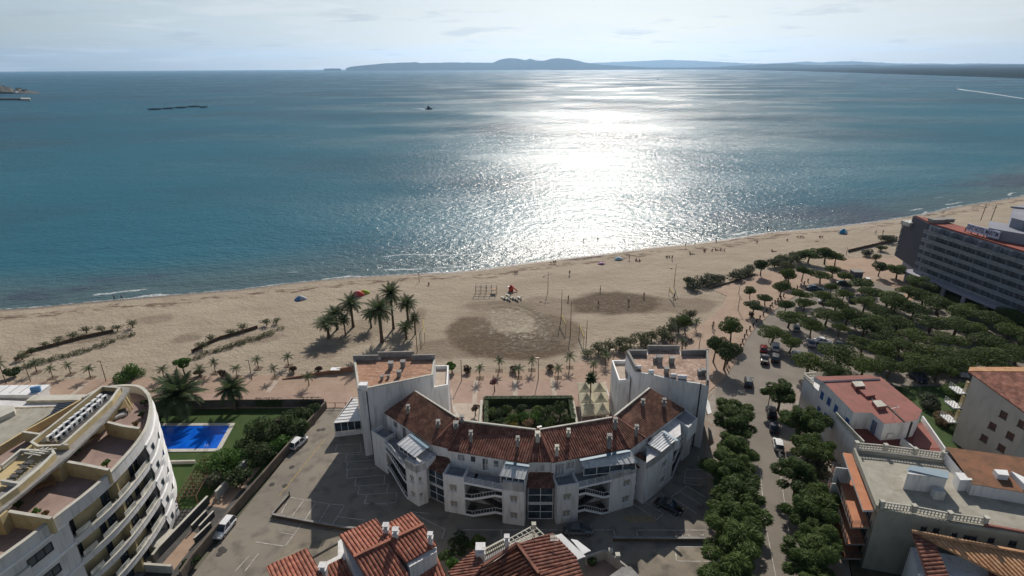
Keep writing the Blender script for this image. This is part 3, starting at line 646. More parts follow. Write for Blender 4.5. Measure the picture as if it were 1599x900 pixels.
polyobj('earth_yard', PL(0, (1262, 603), (1700, 640), (2200, 985), (1345, 985), (1332, 905), (1302, 720)), .05, mat('earth', (0.16, 0.12, 0.085), (0.09, 0.085, 0.05), .3, .95, c3=(0.05, 0.07, 0.03), s3=.6, amt3=.6), .3)
polyobj('lawn', PL(0, (1388, 605), (1520, 603), (1530, 700), (1465, 700)), .07, lawn_m)
polyobj('garden_path', PL(0, (1376, 428), (1400, 430), (1425, 448), (1445, 466), (1420, 470), (1398, 440)), .06, sandpave_m)
# pool garden on the left
polyobj('lawn', PL(0, (200, 642), (503, 636), (420, 737), (330, 790), (265, 800), (200, 800)), .06, lawn_m, .3)
polyobj('service_yard', PL(0, (265, 800), (330, 790), (420, 737), (300, 888), (240, 985), (120, 985), (160, 905), (200, 820)), .065, darkc, .3)
# painted bay lines
mb = MB()
def line(mb, pts, wd=.11, z=.042):
    for a, b in zip(pts[:-1], pts[1:]):
        p, q_ = P(*a), P(*b); d = (q_ - p).normalized(); nn = Vector((-d.y, d.x, 0)) * wd / 2; e = d * wd / 2
        mb.face([(v.x, v.y, z) for v in (p - nn - e, q_ - nn + e, q_ + nn + e, p + nn - e)])
def zl(ox, oy, s, *segs, **k):
    for g in segs: line(mb, [(ox + g[i] / s, oy + g[i + 1] / s) for i in range(0, len(g), 2)], **k)
zl(230, 560, 2.647, (590, 575, 650, 585, 755, 603, 817, 608), (650, 585, 590, 665), (697, 600, 650, 672), (755, 603, 712, 675), (817, 608, 765, 690), (450, 760, 570, 778, 632, 695), (555, 722, 605, 730), (785, 655, 900, 670), (420, 820, 365, 880), (460, 808, 405, 880), (590, 575, 555, 640))
zl(480, 600, 4.5, (270, 500, 455, 490), (280, 550, 470, 535), (275, 605, 480, 590), (275, 665, 550, 640), (335, 720, 560, 705), (360, 780, 625, 765), (410, 845, 625, 835), (275, 500, 270, 550), (285, 550, 275, 610), (285, 605, 275, 665), (345, 655, 335, 720), (370, 725, 355, 780), (420, 780, 407, 845), (545, 640, 540, 705), (570, 705, 560, 765), (630, 765, 622, 835), (200, 475, 205, 430), (205, 430, 375, 420), (375, 420, 380, 480), (185, 495, 380, 480))
zl(400, 780, 2.22, (545, 50, 655, 105, 645, 138), (705, 122, 710, 107, 1240, 107, 1250, 145), (1325, 140, 1320, 108, 1560, 108), (1475, 108, 1482, 140), (1590, 217, 1458, 215, 1455, 165, 1590, 165), (375, 15, 455, 18), (380, 0, 375, 15), (545, 45, 600, 50), (980, 107, 985, 140), (850, 107, 852, 140))
zl(990, 700, 4.5, (0, 395, 165, 505, 210, 460, 30, 355), (120, 385, 300, 500, 345, 455), (500, 345, 375, 268, 265, 345, 440, 460), (325, 305, 480, 405), (360, 210, 480, 215), (355, 250, 480, 265), (365, 150, 520, 155), (365, 165, 357, 250), (120, 385, 160, 345), (455, 60, 460, 120, 530, 125))
mb.build('road_marking', lane_m, kind='structure')
mb = MB()
zl(230, 560, 2.647, (735, 335, 548, 568), wd=.16); zl(230, 560, 2.647, (545, 430, 360, 645), wd=.14)
for k in range(11): zl(990, 700, 4.5, (-60 + k * 19, 480, -35 + k * 19, 520), wd=.18)
for k in range(3): zl(990, 700, 4.5, (335 + k * 14, 440, 350 + k * 14, 425), wd=.14)
mb.build('road_marking', yel_m, kind='structure')
mb = MB()   # street edge line, dashed centre of the parking lane
line(mb, [(1188, 606), (1206, 606)], z=.046)
line(mb, [(1200, 640), (1214, 700), (1222, 760), (1231, 820), (1240, 900)], wd=.1, z=.046)
line(mb, [(1188, 735), (1190, 760), (1196, 820), (1212, 900)], wd=.09, z=.046)
for k in range(9): line(mb, [(1204 + k * 11.5, 555 - k * 13), (1207 + k * 11.5, 551.5 - k * 13)], wd=.1, z=.046)
mb.build('road_marking', lane_m, kind='structure')
# painted letters of the last bay
def lettering(txt, loc, size, rz, m, name='lettering', parent=None, tilt=None, ext=.004, kind=None):
    cu = bpy.data.curves.new(name, 'FONT'); cu.body = txt; cu.size = size; cu.extrude = ext; cu.offset = .03 if size > 1 else 0; cu.align_x = 'CENTER'; cu.align_y = 'CENTER'
    o = bpy.data.objects.new(name, cu); COL.objects.link(o); dg = bpy.context.evaluated_depsgraph_get(); me = bpy.data.meshes.new_from_object(o.evaluated_get(dg))
    bpy.data.objects.remove(o); o = bpy.data.objects.new(name, me); COL.objects.link(o); me.materials.clear(); me.materials.append(m)
    o.location = loc; o.rotation_euler = (tilt or 0, 0, rz)
    if parent is not None: o.parent = parent
    if kind: o['kind'] = kind
    return o
p = P(1075, 837); lettering('E', (p.x, p.y, .05), .9, R(-95), lane_m, 'road_marking', kind='structure'); p = P(1096, 836); lettering('3', (p.x, p.y, .05), .9, R(-90), lane_m, 'road_marking', kind='structure')
# manholes
mh_m = mat('cast_iron', (0.05, 0.045, 0.04), rough=.7)
mholes = [(393, 770), (425, 757), (445, 759), (350, 861), (343, 866), (346, 858), (466, 697), (456, 730), (505, 671), (498, 672)]
mholes.sort(key=lambda q: q[0])
mb = MB(); mb.tube([(0, 0, 0), (0, 0, .022)], .42, 16); mb.tube([(0, 0, 0.02), (0, 0, .03)], .3, 12); m0 = None
for k, (x, y) in enumerate(mholes):
    p = P(x, y); lab = 'round dark manhole cover in the road, %s from the left' % ORD[k + 1]
    if m0 is None: m0 = mb.build('manhole_cover', mh_m, label=lab, cat='manhole cover', group='manhole covers in the left road'); m0.location = (p.x, p.y, .03)
    else: dup(m0, (p.x, p.y, .03), label=lab)
# ---------------------------------------------------------------- low walls, pool
def wall_thing(name, label, pts, h, t, m, mcap=None, z0=0.0, px=True, cat='wall'):
    ln = PL(0, *pts) if px else pts
    mb = MB(); mb.strip_z(ln, z0, z0 + h, t); c = v2(ln[0]); r = thing(name, label, cat, (c.x, c.y, z0)); mb.build('wall_body', m, r)
    mb = MB(); a = [v2(p) for p in ln]; mb.strip_z([(p.x, p.y) for p in a], z0 + h + .002, z0 + h + .09, t + .03); mb.build('coping', mcap or offwhite, r); return r
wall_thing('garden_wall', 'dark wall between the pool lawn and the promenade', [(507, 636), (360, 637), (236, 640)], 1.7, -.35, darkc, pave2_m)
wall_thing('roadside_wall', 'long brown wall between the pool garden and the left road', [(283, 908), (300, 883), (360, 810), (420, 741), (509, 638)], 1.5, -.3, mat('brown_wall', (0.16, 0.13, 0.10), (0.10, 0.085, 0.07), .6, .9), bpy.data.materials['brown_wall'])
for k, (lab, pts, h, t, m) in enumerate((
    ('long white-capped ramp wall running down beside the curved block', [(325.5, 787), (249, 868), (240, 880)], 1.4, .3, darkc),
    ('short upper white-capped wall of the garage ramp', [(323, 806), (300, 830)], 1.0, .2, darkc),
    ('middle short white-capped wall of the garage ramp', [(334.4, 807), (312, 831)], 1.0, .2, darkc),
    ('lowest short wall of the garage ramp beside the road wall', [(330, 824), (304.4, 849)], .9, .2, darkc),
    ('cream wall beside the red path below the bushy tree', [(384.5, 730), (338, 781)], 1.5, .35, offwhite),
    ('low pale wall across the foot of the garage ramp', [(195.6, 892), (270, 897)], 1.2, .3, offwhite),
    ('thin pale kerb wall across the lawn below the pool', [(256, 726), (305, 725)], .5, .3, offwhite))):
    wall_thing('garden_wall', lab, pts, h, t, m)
wall_thing('low_wall', 'low dark wall along the lower edge of the sunlit parking bays', [(425, 809), (478, 819), (535, 829), (566, 832)], .5, .3, mat('wall_stone', (0.13, 0.09, 0.06), (0.08, 0.06, 0.045), 1, .9), greyc)
wall_thing('low_wall', 'low dark wall behind the painted bays near the street trees', [(958, 846), (1114, 847)], .5, .3, bpy.data.materials['wall_stone'], greyc)
wall_thing('low_wall', 'short wall stub beside the yellow line at the bays', [(427, 806), (452, 777)], .4, .2, bpy.data.materials['wall_stone'], greyc)
polyobj('garden_path', PL(0, (360, 736), (409, 730), (352, 795), (320, 790)), .075, pave_m); polyobj('garden_path', PL(0, (244, 893), (269, 895), (316, 836), (298, 831)), .075, pave_m)
mb = MB(); mb.prism(PL(1.2, (232, 853), (247, 856), (273, 827), (249, 824)), .05, 1.2); pt = thing('loading_deck', 'raised pale concrete deck beside the garage ramp', 'deck', (*P2(250, 850), .05)); mb.build('deck_slab', offwhite, pt)
# pool
pool_px = [(240, 664), (366, 664), (345, 707), (262, 707), (240, 707)]
C_ = P(300, 685); pool = thing('swimming_pool', 'bright blue swimming pool with pale rim on the lawn', 'swimming pool', (C_.x, C_.y, .06))
water_m = mat('pool_water', (0.004, 0.075, 0.46), (0.008, 0.13, 0.62), .5, .12, .2, 2.5, spec=.35)
pp = PL(0, (238, 666.5), (359, 666), (339, 702), (238, 703)); mb = MB(); mb.face([(x, y, .12) for x, y in pp[::-1]]); w_ = mb.build('water', water_m, pool)
rim = mat('pool_rim', (0.50, 0.47, 0.42), (0.42, 0.40, 0.36), .8, .8); mb = MB(); mb.strip_z(pp, .04, .18, -.75 if sum(pp[i][0]*pp[(i+1)%4][1]-pp[(i+1)%4][0]*pp[i][1] for i in range(4)) > 0 else .75, close=True); mb.build('rim', rim, pool)
mb = MB()
for x in (322, 326):
    p = P(x, 703); mb.tube([(p.x, p.y - .4, .15), (p.x, p.y - .3, .95), (p.x, p.y + .25, 1.0), (p.x, p.y + .4, .1)], .03, 6)
mb.build('ladder', alu, pool)
# pergola over the path
timber2 = mat('dark_timber', (.10, .055, .035), rough=.8); pg = thing('pergola', 'brown timber pergola beside the lawn below the pool', 'pergola', (*P2(310, 760), 0)); mb = MB(); A, B, C2_, D2 = [P(x, y, 2.4) for x, y in ((317, 713), (338, 716), (306, 775), (276, 778))]
for k in range(5): t = k / 4; mb.bar(A.lerp(B, t), D2.lerp(C2_, t), .1, .14)
mb.build('beam', timber2, pg)
mb = MB()
for k in range(13): t = k / 12; mb.bar(A.lerp(D2, t) + Vector((0, 0, .12)), B.lerp(C2_, t) + Vector((0, 0, .12)), .07, .08)
mb.build('slats', timber2, pg)
for p in (A, B, C2_, D2, A.lerp(D2, .5), B.lerp(C2_, .5)): mb = MB(); mb.bar((p.x, p.y, .05), (p.x, p.y, 2.4), .14); mb.build('post', timber, pg)
# tyre tracks curving over the raked sand
mb = MB(); C0 = P(800, 506)
def trk(px, py, w, h, a0, a1, ang):
    c = P(px, py); rx = abs(P(px + w, py).x - c.x); ry = abs(P(px, py - h).y - c.y); prev = None
    for k in range(49):
        t = a0 + (a1 - a0) * k / 48; u, v = math.cos(t), math.sin(t); d = Vector((rx * u * math.cos(ang) - ry * v * math.sin(ang), rx * u * math.sin(ang) + ry * v * math.cos(ang), 0)); n_ = d.normalized() * .11; p = c + d; z = .035
        cur = ((p.x - n_.x, p.y - n_.y, z), (p.x + n_.x, p.y + n_.y, z))
        if prev: mb.face([prev[0], prev[1], cur[1], cur[0]])
        prev = cur
for w_, h_ in ((44, 27), (47, 29), (54, 34), (57, 36)): trk(797, 507, w_, h_, -2.2, 1.7, .35)
mb.build('tyre_tracks', mat('churned_sand', (0.15, 0.115, 0.08), rough=.95), kind='structure')
# ================================================================ crescent apartment block
cb_ = thing('crescent_apartments', 'white crescent-shaped block with red tiled roofs and two end towers', 'apartment building', (*P2(800, 740), 0))
def roofseg(pts, z_e, z_r, m, parent, pitch=.36):
    "pts: eave left, eave right, ridge right(s)..., ridge left as survey points with levels"
    v = [P(x, y, z) for x, y, z in pts]; mb = MB(); dn = ((v[0] + v[1]) / 2 - (v[2] + v[-1]) / 2)
    tiled(mb, v, dn, pitch, .12); return mb.build('tile_roof', m, parent)
E_, G_ = 8.8, 11.2
segs = [
 ([(600, 645, E_), (673, 694, E_), (714, 653, G_), (649, 612, G_)], tile_brown),
 ([(673, 694, E_), (701, 701, E_), (722, 658, G_), (716, 654, G_)], tile_worn),
 ([(700, 704, E_), (825, 724, E_), (837, 672, G_), (723, 658, G_)], tile_worn),
 ([(827, 722, E_), (861, 722, E_), (841, 672, G_), (838, 672, G_)], tile_worn),
 ([(864, 723, E_), (983, 700, E_), (956, 653, G_), (843, 672, G_)], tile_worn),
 ([(985, 702, E_), (1009, 685, E_), (962, 652, G_), (957, 653, G_)], tile_brown),
 ([(1009, 685, E_), (1070, 640, E_), (1015, 607, G_), (960, 651, G_)], tile_brown)]
wallp = []
for pts, m in segs:
    roofseg(pts, E_, G_, m, cb_)
    v = [P(*p) for p in pts]; pl = [(q.x, q.y) for q in v]
    c = Vector((sum(p[0] for p in pl) / 4, sum(p[1] for p in pl) / 4, 0))
    mb = MB(); pin = [tuple((v2(p) + (c - v2(p)).normalized() * .0)[:2]) for p in pl]
    # body under the roof: front and back walls
    e0, e1, r1, r0 = [v2(p) for p in pin]; inn = ((r0 + r1) / 2 - (e0 + e1) / 2).normalized() * .35; f0, f1 = e0 + inn, e1 + inn; b0, b1 = r0 - inn * .7, r1 - inn * .7
    wallp.append((f0, f1)); mb.prism([(p.x, p.y) for p in (f0, f1, b1, b0)], 0, 8.55, cap=False)
    mb.prism([(p.x, p.y) for p in (b0, b1, r1 - inn * .3, r0 - inn * .3)], 8.0, 10.95); mb.build('wall', white, cb_)
for k in range(7):     # ridge parapet line
    v = [P(*p) for p in segs[k][0]]; mb = MB(); mb.bar(v[3] + Vector((0, 0, .08)), v[2] + Vector((0, 0, .08)), .28, .22); mb.build('ridge_cap', tile_worn if k % 2 else offwhite, cb_)
for a, b in (((714, 654, G_), (674, 695, E_)), ((723, 658, G_), (700, 704, E_)), ((838, 672, G_), (826, 723, E_)), ((842, 672, G_), (863, 723, E_)), ((957, 653, G_), (984, 701, E_)), ((960, 651, G_), (1009, 685, E_))):
    mb = MB(); mb.bar(P(*a) + Vector((0, 0, .1)), P(*b) + Vector((0, 0, .1)), .26, .2); mb.build('ridge_cap', tile_worn, cb_)
for x, y, z, w_ in ((638, 640, 9.9, .55), (685, 664, 9.9, .6), (713, 667, 10.2, .8), (722, 657, 10.9, .6), (736, 681, 10.2, .5), (809, 690, 10.2, .5), (840, 683, 10.6, .7), (870, 704, 9.6, .55), (888, 678, 10.4, .5), (952, 687, 10.0, .7), (961, 661, 10.9, .6), (1004, 631, 10.3, .6), (994, 672, 9.9, .55), (1037, 630, 9.8, .6)): chimney(cb_, x, y + 4, z, w_ * .85, .95, greyc if int(x) % 3 else offwhite)
# --- the setback third floor: doors and windows in the wall under the eaves
def setback(seg, items):
    f0, f1 = wallp[seg]
    for s0, s1, za, zb, nm in items:
        ln = (f1 - f0).length; d = (f1 - f0).normalized(); nr = Vector((d.y, -d.x, 0)); a, b = f0 + d * s0 * ln + nr * .02, f0 + d * s1 * ln + nr * .02
        window(cb_, a, b, (0.0, (b - a).length, za, zb), dep=.0, nm=nm, sill=False)
setback(2, ((.10, .2, 7.1, 8.3, 2), (.27, .34, 7.2, 8.3, 1), (.42, .5, 6.1, 8.2, 2), (.56, .63, 7.0, 8.2, 1), (.68, .76, 6.1, 8.2, 2)))
setback(4, ((.04, .16, 6.1, 8.2, 3), (.18, .3, 6.9, 8.2, 2), (.4, .5, 6.1, 8.2, 2))); setback(0, ((.15, .25, 7, 8.2, 1), (.35, .45, 6.1, 8.2, 1), (.6, .7, 7, 8.2, 2))); setback(3, ((.45, .75, 6.9, 8.2, 1),)); setback(6, ((.1, .2, 7, 8.2, 1),))
# --- terrace slabs and bays
TZ = 5.9
def W(x, y, z=0): return P2(x, y, z)
c1l, c1r = W(691.7, 741, 6.6), W(724, 746.6, 6.6); c2l, c2r = W(785, 745.6, 8), W(819.5, 750, 8); c3l, c3r = W(870.7, 760.4, 6.6), W(904.5, 755, 6.6); c4l, c4r = W(957, 735, 7.5), W(995, 724.5, 7.5)
l1a, l1b, l1c = W(632, 716, 7.5), W(649, 726, 7.5), W(665, 720, 7.5); l0a, l0b = W(580, 673, 6.6), W(600, 686, 6.6)
r1a, r1b, r1c = W(1010, 722, 7.5), W(1032.5, 707, 7.5), W(1055, 687, 7.5); r2a, r2b = W(1072, 667, 6.6), W(1084, 657, 6.6)
def eav(x, y): return P2(x, y, E_)
def inset(p, q, d): p, q = v2(p), v2(q); k = (q - p).normalized(); return k * d
def back(p, q, d):   # point offset inward (left of travel) from front line
    k = (v2(q) - v2(p)).normalized(); return Vector((-k.y, k.x, 0)) * d
def slab(poly, z, name='terrace', m=None, t=.3):
    mb = MB(); mb.prism(poly, z - t, z, bottom=True); return mb.build(name, m or terr, cb_)
def bay(a, b, depth, top, wins, side_l=True, side_r=True, parapet=True, name='wall', floor_z=TZ + .02):
    "projecting bay: front wall with real window openings, two side walls, terrace floor inside its parapet"
    k = back(a, b, depth); A, B = v2(a), v2(b); C_, D_ = B + k, A + k; mb = MB()
    ln = (B - A).length; holes = [(s0 * ln, s1 * ln, za, zb) for s0, s1, za, zb in wins]
    wallface(mb, A, B, 0, top, holes); wallface(mb, B, C_, 0, top); wallface(mb, D_, A, 0, top)
    t = .18; i1, i2, i3, i4 = A + back(a, b, t) + (B - A).normalized() * t, B + back(a, b, t) - (B - A).normalized() * t, C_ - (B - A).normalized() * t, D_ + (B - A).normalized() * t
    if parapet:
        for p, q_ in ((A, B), (B, C_), (D_, A)):
            n_ = {id(A): i1, id(B): i2, id(C_): i3, id(D_): i4}
            P_, Q_ = n_[id(p)], n_[id(q_)]; mb.face([(p.x, p.y, top), (q_.x, q_.y, top), (Q_.x, Q_.y, top), (P_.x, P_.y, top)]); mb.face([(Q_.x, Q_.y, floor_z), (P_.x, P_.y, floor_z), (P_.x, P_.y, top), (Q_.x, Q_.y, top)])
        slab([(p.x, p.y) for p in (i1, i2, i3, i4)], floor_z)
    w_ = mb.build(name, white, cb_)
    for h, (s0, s1, za, zb) in zip(holes, wins): window(cb_, A, B, h, nm=2, pane=shutter, shut=.35 if za < 2 else .5)
    return w_
WN = lambda s0, s1: [(s0, s1, 1.0, 2.2), (s0, s1, 3.9, 5.1)]
bay(c1l, c1r, 2.4, 6.6, WN(.3, .66)); bay(c2l, c2r, 2.4, 7.3, WN(.34, .68), parapet=False); bay(c3l, c3r, 2.4, 6.6, WN(.3, .66)); bay(c4l, c4r, 2.4, 6.9, WN(.5, .8), parapet=False)
bay(l1b, l1c, 3.0, 7.4, WN(.2, .5), parapet=False); bay(l1a, l1b, 3.0, 7.4, WN(.35, .75), parapet=False)
bay(r1b, r1c, 3.0, 7.4, WN(.2, .55), parapet=False); bay(r1a, r1b, 3.0, 7.4, [], parapet=False)
bay(l0a, l0b, 2.2, 6.6, []); bay(r2a, r2b, 2.2, 6.6, [])
slab([c1r, c2l, eav(800, 722), eav(702, 706)], TZ, t=.35); slab([c3r, c4l, eav(975, 702), eav(870, 722)], TZ, t=.35)
slab([l0b, l1a, eav(668, 694), eav(604, 652)], TZ, t=.35); slab([r1c, r2a, eav(1062, 646), eav(1015, 682)], TZ, t=.35)
# glazed recesses with small dark tiled roofs
def recess(a, b, dep, roof_d):
    k = back(a, b, dep); A, B = v2(a) + k * .15, v2(b) + k * .15; mb = MB(); ln = (B - A).length
    for z in (0.02, 2.95): 
        h = (0.08, ln - .08, z + .08, z + 2.7); window(cb_, A, B, h, dep=.06, nm=2, sill=False, name='glazed_balcony', pane=glass, rail=True)
    mb = MB(); mb.prism([(p.x, p.y) for p in (A, B, B + k, A + k)], 2.78, 2.96, bottom=True); mb.prism([(p.x, p.y) for p in (A, B, B + k, A + k)], 5.68, 5.86, bottom=True); mb.build('balcony_floor', white, cb_)
    mb = MB(); a_, b_ = v2(a) - k.normalized() * .1, v2(b) - k.normalized() * .1; kk = k.normalized() * roof_d
    tiled(mb, [(a_.x, a_.y, 5.95), (b_.x, b_.y, 5.95), (b_.x + kk.x, b_.y + kk.y, 6.9), (a_.x + kk.x, a_.y + kk.y, 6.9)], -k, .3, .05); mb.build('small_tile_roof', tile_brown, cb_)
    mb = MB(); c = a_ + kk; d = b_ + kk; mb.prism([(p.x, p.y) for p in (c, d, d + k.normalized() * .5, c + k.normalized() * .5)], 5.9, 8.5); mb.build('wall', white, cb_)
recess(W(824, 762, 5.9), W(866, 762, 5.9), 2.0, 2.6); recess(W(664, 727, 6), W(691, 739, 6), 2.0, 2.3); recess(W(997, 731, 6), W(1013, 721, 6), 2.0, 2.4)
# stairs in the open wells
def well(a, b, flip=False, z_top=TZ):
    A, B = v2(a), v2(b)
    d = (B - A).normalized(); k = Vector((-d.y, d.x, 0)); ln = (B - A).length
    def q(s, o, z): v = A + d * s + k * o; return Vector((v.x, v.y, z))
    def S(s): return ln - s if flip else s
    st = thing_part('staircase'); mbs = MB(); mbt = MB(); mbr = MB()
    w1 = 1.05; L0, L1 = 1.1, ln - 1.1
    for base in (0.0, 2.95):
        n = 9; zb = base; zt = base + 1.5
        for i in range(n):
            s0 = L0 + (L1 - L0) * i / n; s1 = L0 + (L1 - L0) * (i + 1) / n; z = zb + (zt - zb) * (i + 1) / n
            p, q2 = q(S(s0), .1, z), q(S(s1), w1, z); pts = [q(S(s0), .1, 0), q(S(s1), .1, 0), q(S(s1), w1, 0), q(S(s0), w1, 0)]; mbs.prism([(v.x, v.y) for v in pts], z - .32, z)
            pts = [q(S(s0), w1 + .1, 0), q(S(s1), w1 + .1, 0), q(S(s1), 2 * w1, 0), q(S(s0), 2 * w1, 0)]; z2 = zt + 1.45 * (n - i) / n; mbs.prism([(v.x, v.y) for v in pts], z2 - .32, z2)
        for s0, s1, z, o1 in ((L1, ln - .05, zt, 2 * w1), (.05, L0, zb + .05 if base else .06, 2 * w1)):
            pts = [q(S(s0), .1, 0), q(S(s1), .1, 0), q(S(s1), o1, 0), q(S(s0), o1, 0)]; mbs.prism([(v.x, v.y) for v in pts], z - .2, z, bottom=True)
        # white sloping kerb on the open side, and the rail
        for o in (0.02,):
            pl = [q(S(.05), o, zb + .12), q(S(L0), o, zb + .12), q(S(L1), o, zt + .15), q(S(ln - .05), o, zt + .15)]
            for u, v in zip(pl[:-1], pl[1:]): mbt.bar(u, v, .1, .34)
            for u, v in zip(pl[:-1], pl[1:]): mbr.bar(u + Vector((0, 0, .85)), v + Vector((0, 0, .85)), .05)
            for i in range(9): 
                t = i / 8; s = L0 + (L1 - L0) * t; mbr.bar(q(S(s), o, zb + .2 + 1.5 * t), q(S(s), o, zb + .95 + 1.5 * t), .035)
    mbs.build('steps', darkc, st); mbt.build('kerb', white2, st); mbr.build('handrail', white2, st)
    # back wall with doors and a landing gallery
    mb = MB(); pts = [q(.02, 2.3, 0), q(ln - .02, 2.3, 0), q(ln - .02, 3.2, 0), q(.02, 3.2, 0)]; mb.prism([(v.x, v.y) for v in pts], 2.75, 2.95, bottom=True); mb.build('gallery', greyc, cb_)
    a2, b2 = q(0, 3.2, 0), q(ln, 3.2, 0); mb = MB(); hs = []
    for z in (0.05, 3.0): hs += [(ln * .12, ln * .12 + .9, z, z + 2.1), (ln * .36, ln * .36 + 1.0, z + .9, z + 2.0), (ln * .62, ln * .62 + .9, z, z + 2.1), (ln * .82, ln * .82 + .7, z + 1, z + 2.0)]
    wallface(mb, a2, b2, 0, TZ - .3, hs); mb.build('wall', mat('well_wall', (0.42, 0.38, 0.33), (0.34, 0.30, 0.26), .5) if 'well_wall' not in bpy.data.materials else bpy.data.materials['well_wall'], cb_)
    for h in hs: window(cb_, a2, b2, h, nm=1, sill=False, name='door' if h[3] - h[2] > 1.6 else 'window', pane=timber if h[3] - h[2] > 1.6 else glass)
    for s in (.03, ln - .03): mb = MB(); mb.bar(q(s, .1, 0), q(s, .1, TZ - .3), .12); mb.build('pillar', white2, cb_)
    mb = MB(); mb.bar(q(0, -.02, TZ - .1), q(ln, -.02, TZ - .1), .12, .32); mb.build('terrace_edge', white2, cb_)
    railing(cb_, [q(0, .05, 0)[:2], q(ln, .05, 0)[:2]], TZ, .9, 1.4, white2, bars=3)
def thing_part(name):
    o = bpy.data.objects.new(name, None); COL.objects.link(o); o.parent = cb_; ORG[o.name] = ORG[cb_.name]; return o
well(c1r, c2l); well(c3r, c4l, True); well(l0b, l1a, True); well(r1c, r2a)
# sloping metal sheets over the glazed terrace rooms
def sheet(px, m, name='metal_canopy', ribs=6, glaze=True):
    v = [P(*p) for p in px]; mb = MB(); n_ = (v[1] - v[0]).cross(v[3] - v[0]).normalized(); n_ = n_ if n_.z > 0 else -n_
    mb.face(v); mb.face([p - n_ * .08 for p in v[::-1]])
    for i in range(4): a, b = v[i], v[(i + 1) % 4]; mb.face([a - n_ * .08, b - n_ * .08, b, a])
    for k in range(ribs + 1): t = k / ribs; mb.bar(v[0].lerp(v[1], t) + n_ * .03, v[3].lerp(v[2], t) + n_ * .03, .07, .07)
    o = mb.build(name, m, cb_)
    if glaze:
        mb = MB(); A, B = v[0].copy(), v[1].copy(); 
        for p in (A, B): p.z = 6.9
        d = v[0].z - .1
        window(cb_, A + (v[3] - v[0]).normalized() * .25, B + (v[3] - v[0]).normalized() * .25, (.05, (B - A).length - .05, 6.95 if d > 7.9 else 6.6, d), dep=0, nm=4, sill=False, name='glazed_front')
    return o
for a, b in (((790, 720), (827, 725)), ((906, 716), (984, 701)), ((641, 676), (669, 697)), ((1036, 671), (1058, 686))):
    p, q_ = P(*a, 8.9), P(*b, 8.9); mb = MB(); mb.bar(p - Vector((0, .25, .12)), q_ - Vector((0, .25, .12)), .45, .05); mb.build('blue_flashing', mat('teal_sheet', (.10, .20, .27), rough=.5) if 'teal_sheet' not in bpy.data.materials else bpy.data.materials['teal_sheet'], cb_)
sheet([(780.4, 743.5, 8.0), (819.5, 749.4, 8.0), (826, 727, 8.75), (790, 722, 8.75)], alu)
sheet([(913, 732, 8.0), (996, 723, 8.0), (984, 703, 8.75), (906, 718, 8.75)], alu, ribs=9)
sheet([(620.5, 694, 8.1), (648.5, 715, 7.9), (668, 699, 8.7), (641, 678, 8.8)], white2, glaze=True)
sheet([(1012, 693, 8.1), (1033.5, 706, 7.9), (1056.5, 687, 8.1), (1036, 673, 8.7)], white2, glaze=False)
slab([l1a, l1b, l1c, eav(680, 697), eav(655, 684)], 7.2, m=white, name='terrace_room_wall', t=1.2); slab([r1a, r1b, r1c, eav(1040, 664), eav(1012, 686)], 7.3, m=white, name='terrace_room_wall', t=1.2)
slab([tuple(v2(c2l)[:2]), c2r, eav(825, 725), eav(792, 722)], 7.3, m=white, name='terrace_room_wall', t=1.4)
slab([c4l, c4r, eav(984, 703), eav(950, 709)], 6.9, m=white, name='terrace_room_wall', t=1.0)
mb = MB(); mb.prism(PL(8.0, (1052, 652), (1068, 638), (1090, 654), (1076, 668)), 5.5, 8.0); mb.prism(PL(8.0, (1032, 667), (1052, 652), (1063, 660), (1064, 678), (1056, 684)), 5.5, 7.9); mb.build('terrace_room_wall', white, cb_)
mb = MB(); mb.prism(PL(8.02, (1053.5, 651.5), (1068, 640), (1088, 654), (1075.5, 665)), 7.9, 8.03); mb.build('terrace', terr, cb_)
# --- the two end towers
def tower(pl, z, zb, roofm, seg_par):
    mb = MB(); mb.prism(pl, 0, zb); mb.build('tower_wall', white, cb_); mb = MB()
    c = sum((v2(p) for p in pl), Vector()) / len(pl); ins = [tuple((v2(p) + (c - v2(p)).normalized() * .42)[:2]) for p in pl]
    mb.face([(x, y, zb + .02) for x, y in ins]); mb.build('tower_roof', roofm, cb_)
roof_patch = mat('weathered_flat_tile', (0.38, 0.21, 0.13), (0.24, 0.13, 0.085), 1.1, .9, .3, 4, c3=(0.55, 0.38, 0.28), s3=2.3, amt3=.7, stretch=(.5, 1, 1)); roof_patch2 = mat('weathered_pale_roof', (0.42, 0.28, 0.21), (0.21, 0.14, 0.10), .45, .9, .3, 4, c3=(0.60, 0.50, 0.42), s3=1.5, amt3=.8)
LZ = 12.5
tl = PL(LZ, (552.7, 562.7), (592, 562), (594, 556), (645, 554.5), (648, 561), (680, 561), (676.7, 586.8), (559.6, 611))
tower(tl, LZ, LZ, roof_patch, None)
mb = MB(); mb.strip_z(PL(LZ, (592, 562), (552.7, 562.7)), LZ, LZ + 1.0, .3); mb.strip_z(PL(LZ, (648, 557), (591, 558)), LZ, LZ + 1.1, .3); mb.strip_z(PL(LZ, (680, 561), (645, 562)), LZ, LZ + 1.0, .3); mb.build('tower_parapet', greyc, cb_)
mb = MB(); mb.strip_z(PL(LZ, (552.7, 562.7), (559.6, 611)), LZ + .01, LZ + .3, .35); mb.strip_z(PL(LZ, (559.6, 611), (676.7, 586.8), (680, 561)), LZ + .01, LZ + .22, .3); mb.build('roof_kerb', tile_tan if False else offwhite, cb_)
tr = PL(12.0, (978, 554), (1010, 553), (1011, 545.6), (1061, 545.6), (1064, 553), (1106, 551.6), (1108, 604), (1096, 600), (1052, 594), (1017, 585), (992, 581))
tower(tr, 12, 12, roof_patch2, None)
mb = MB()
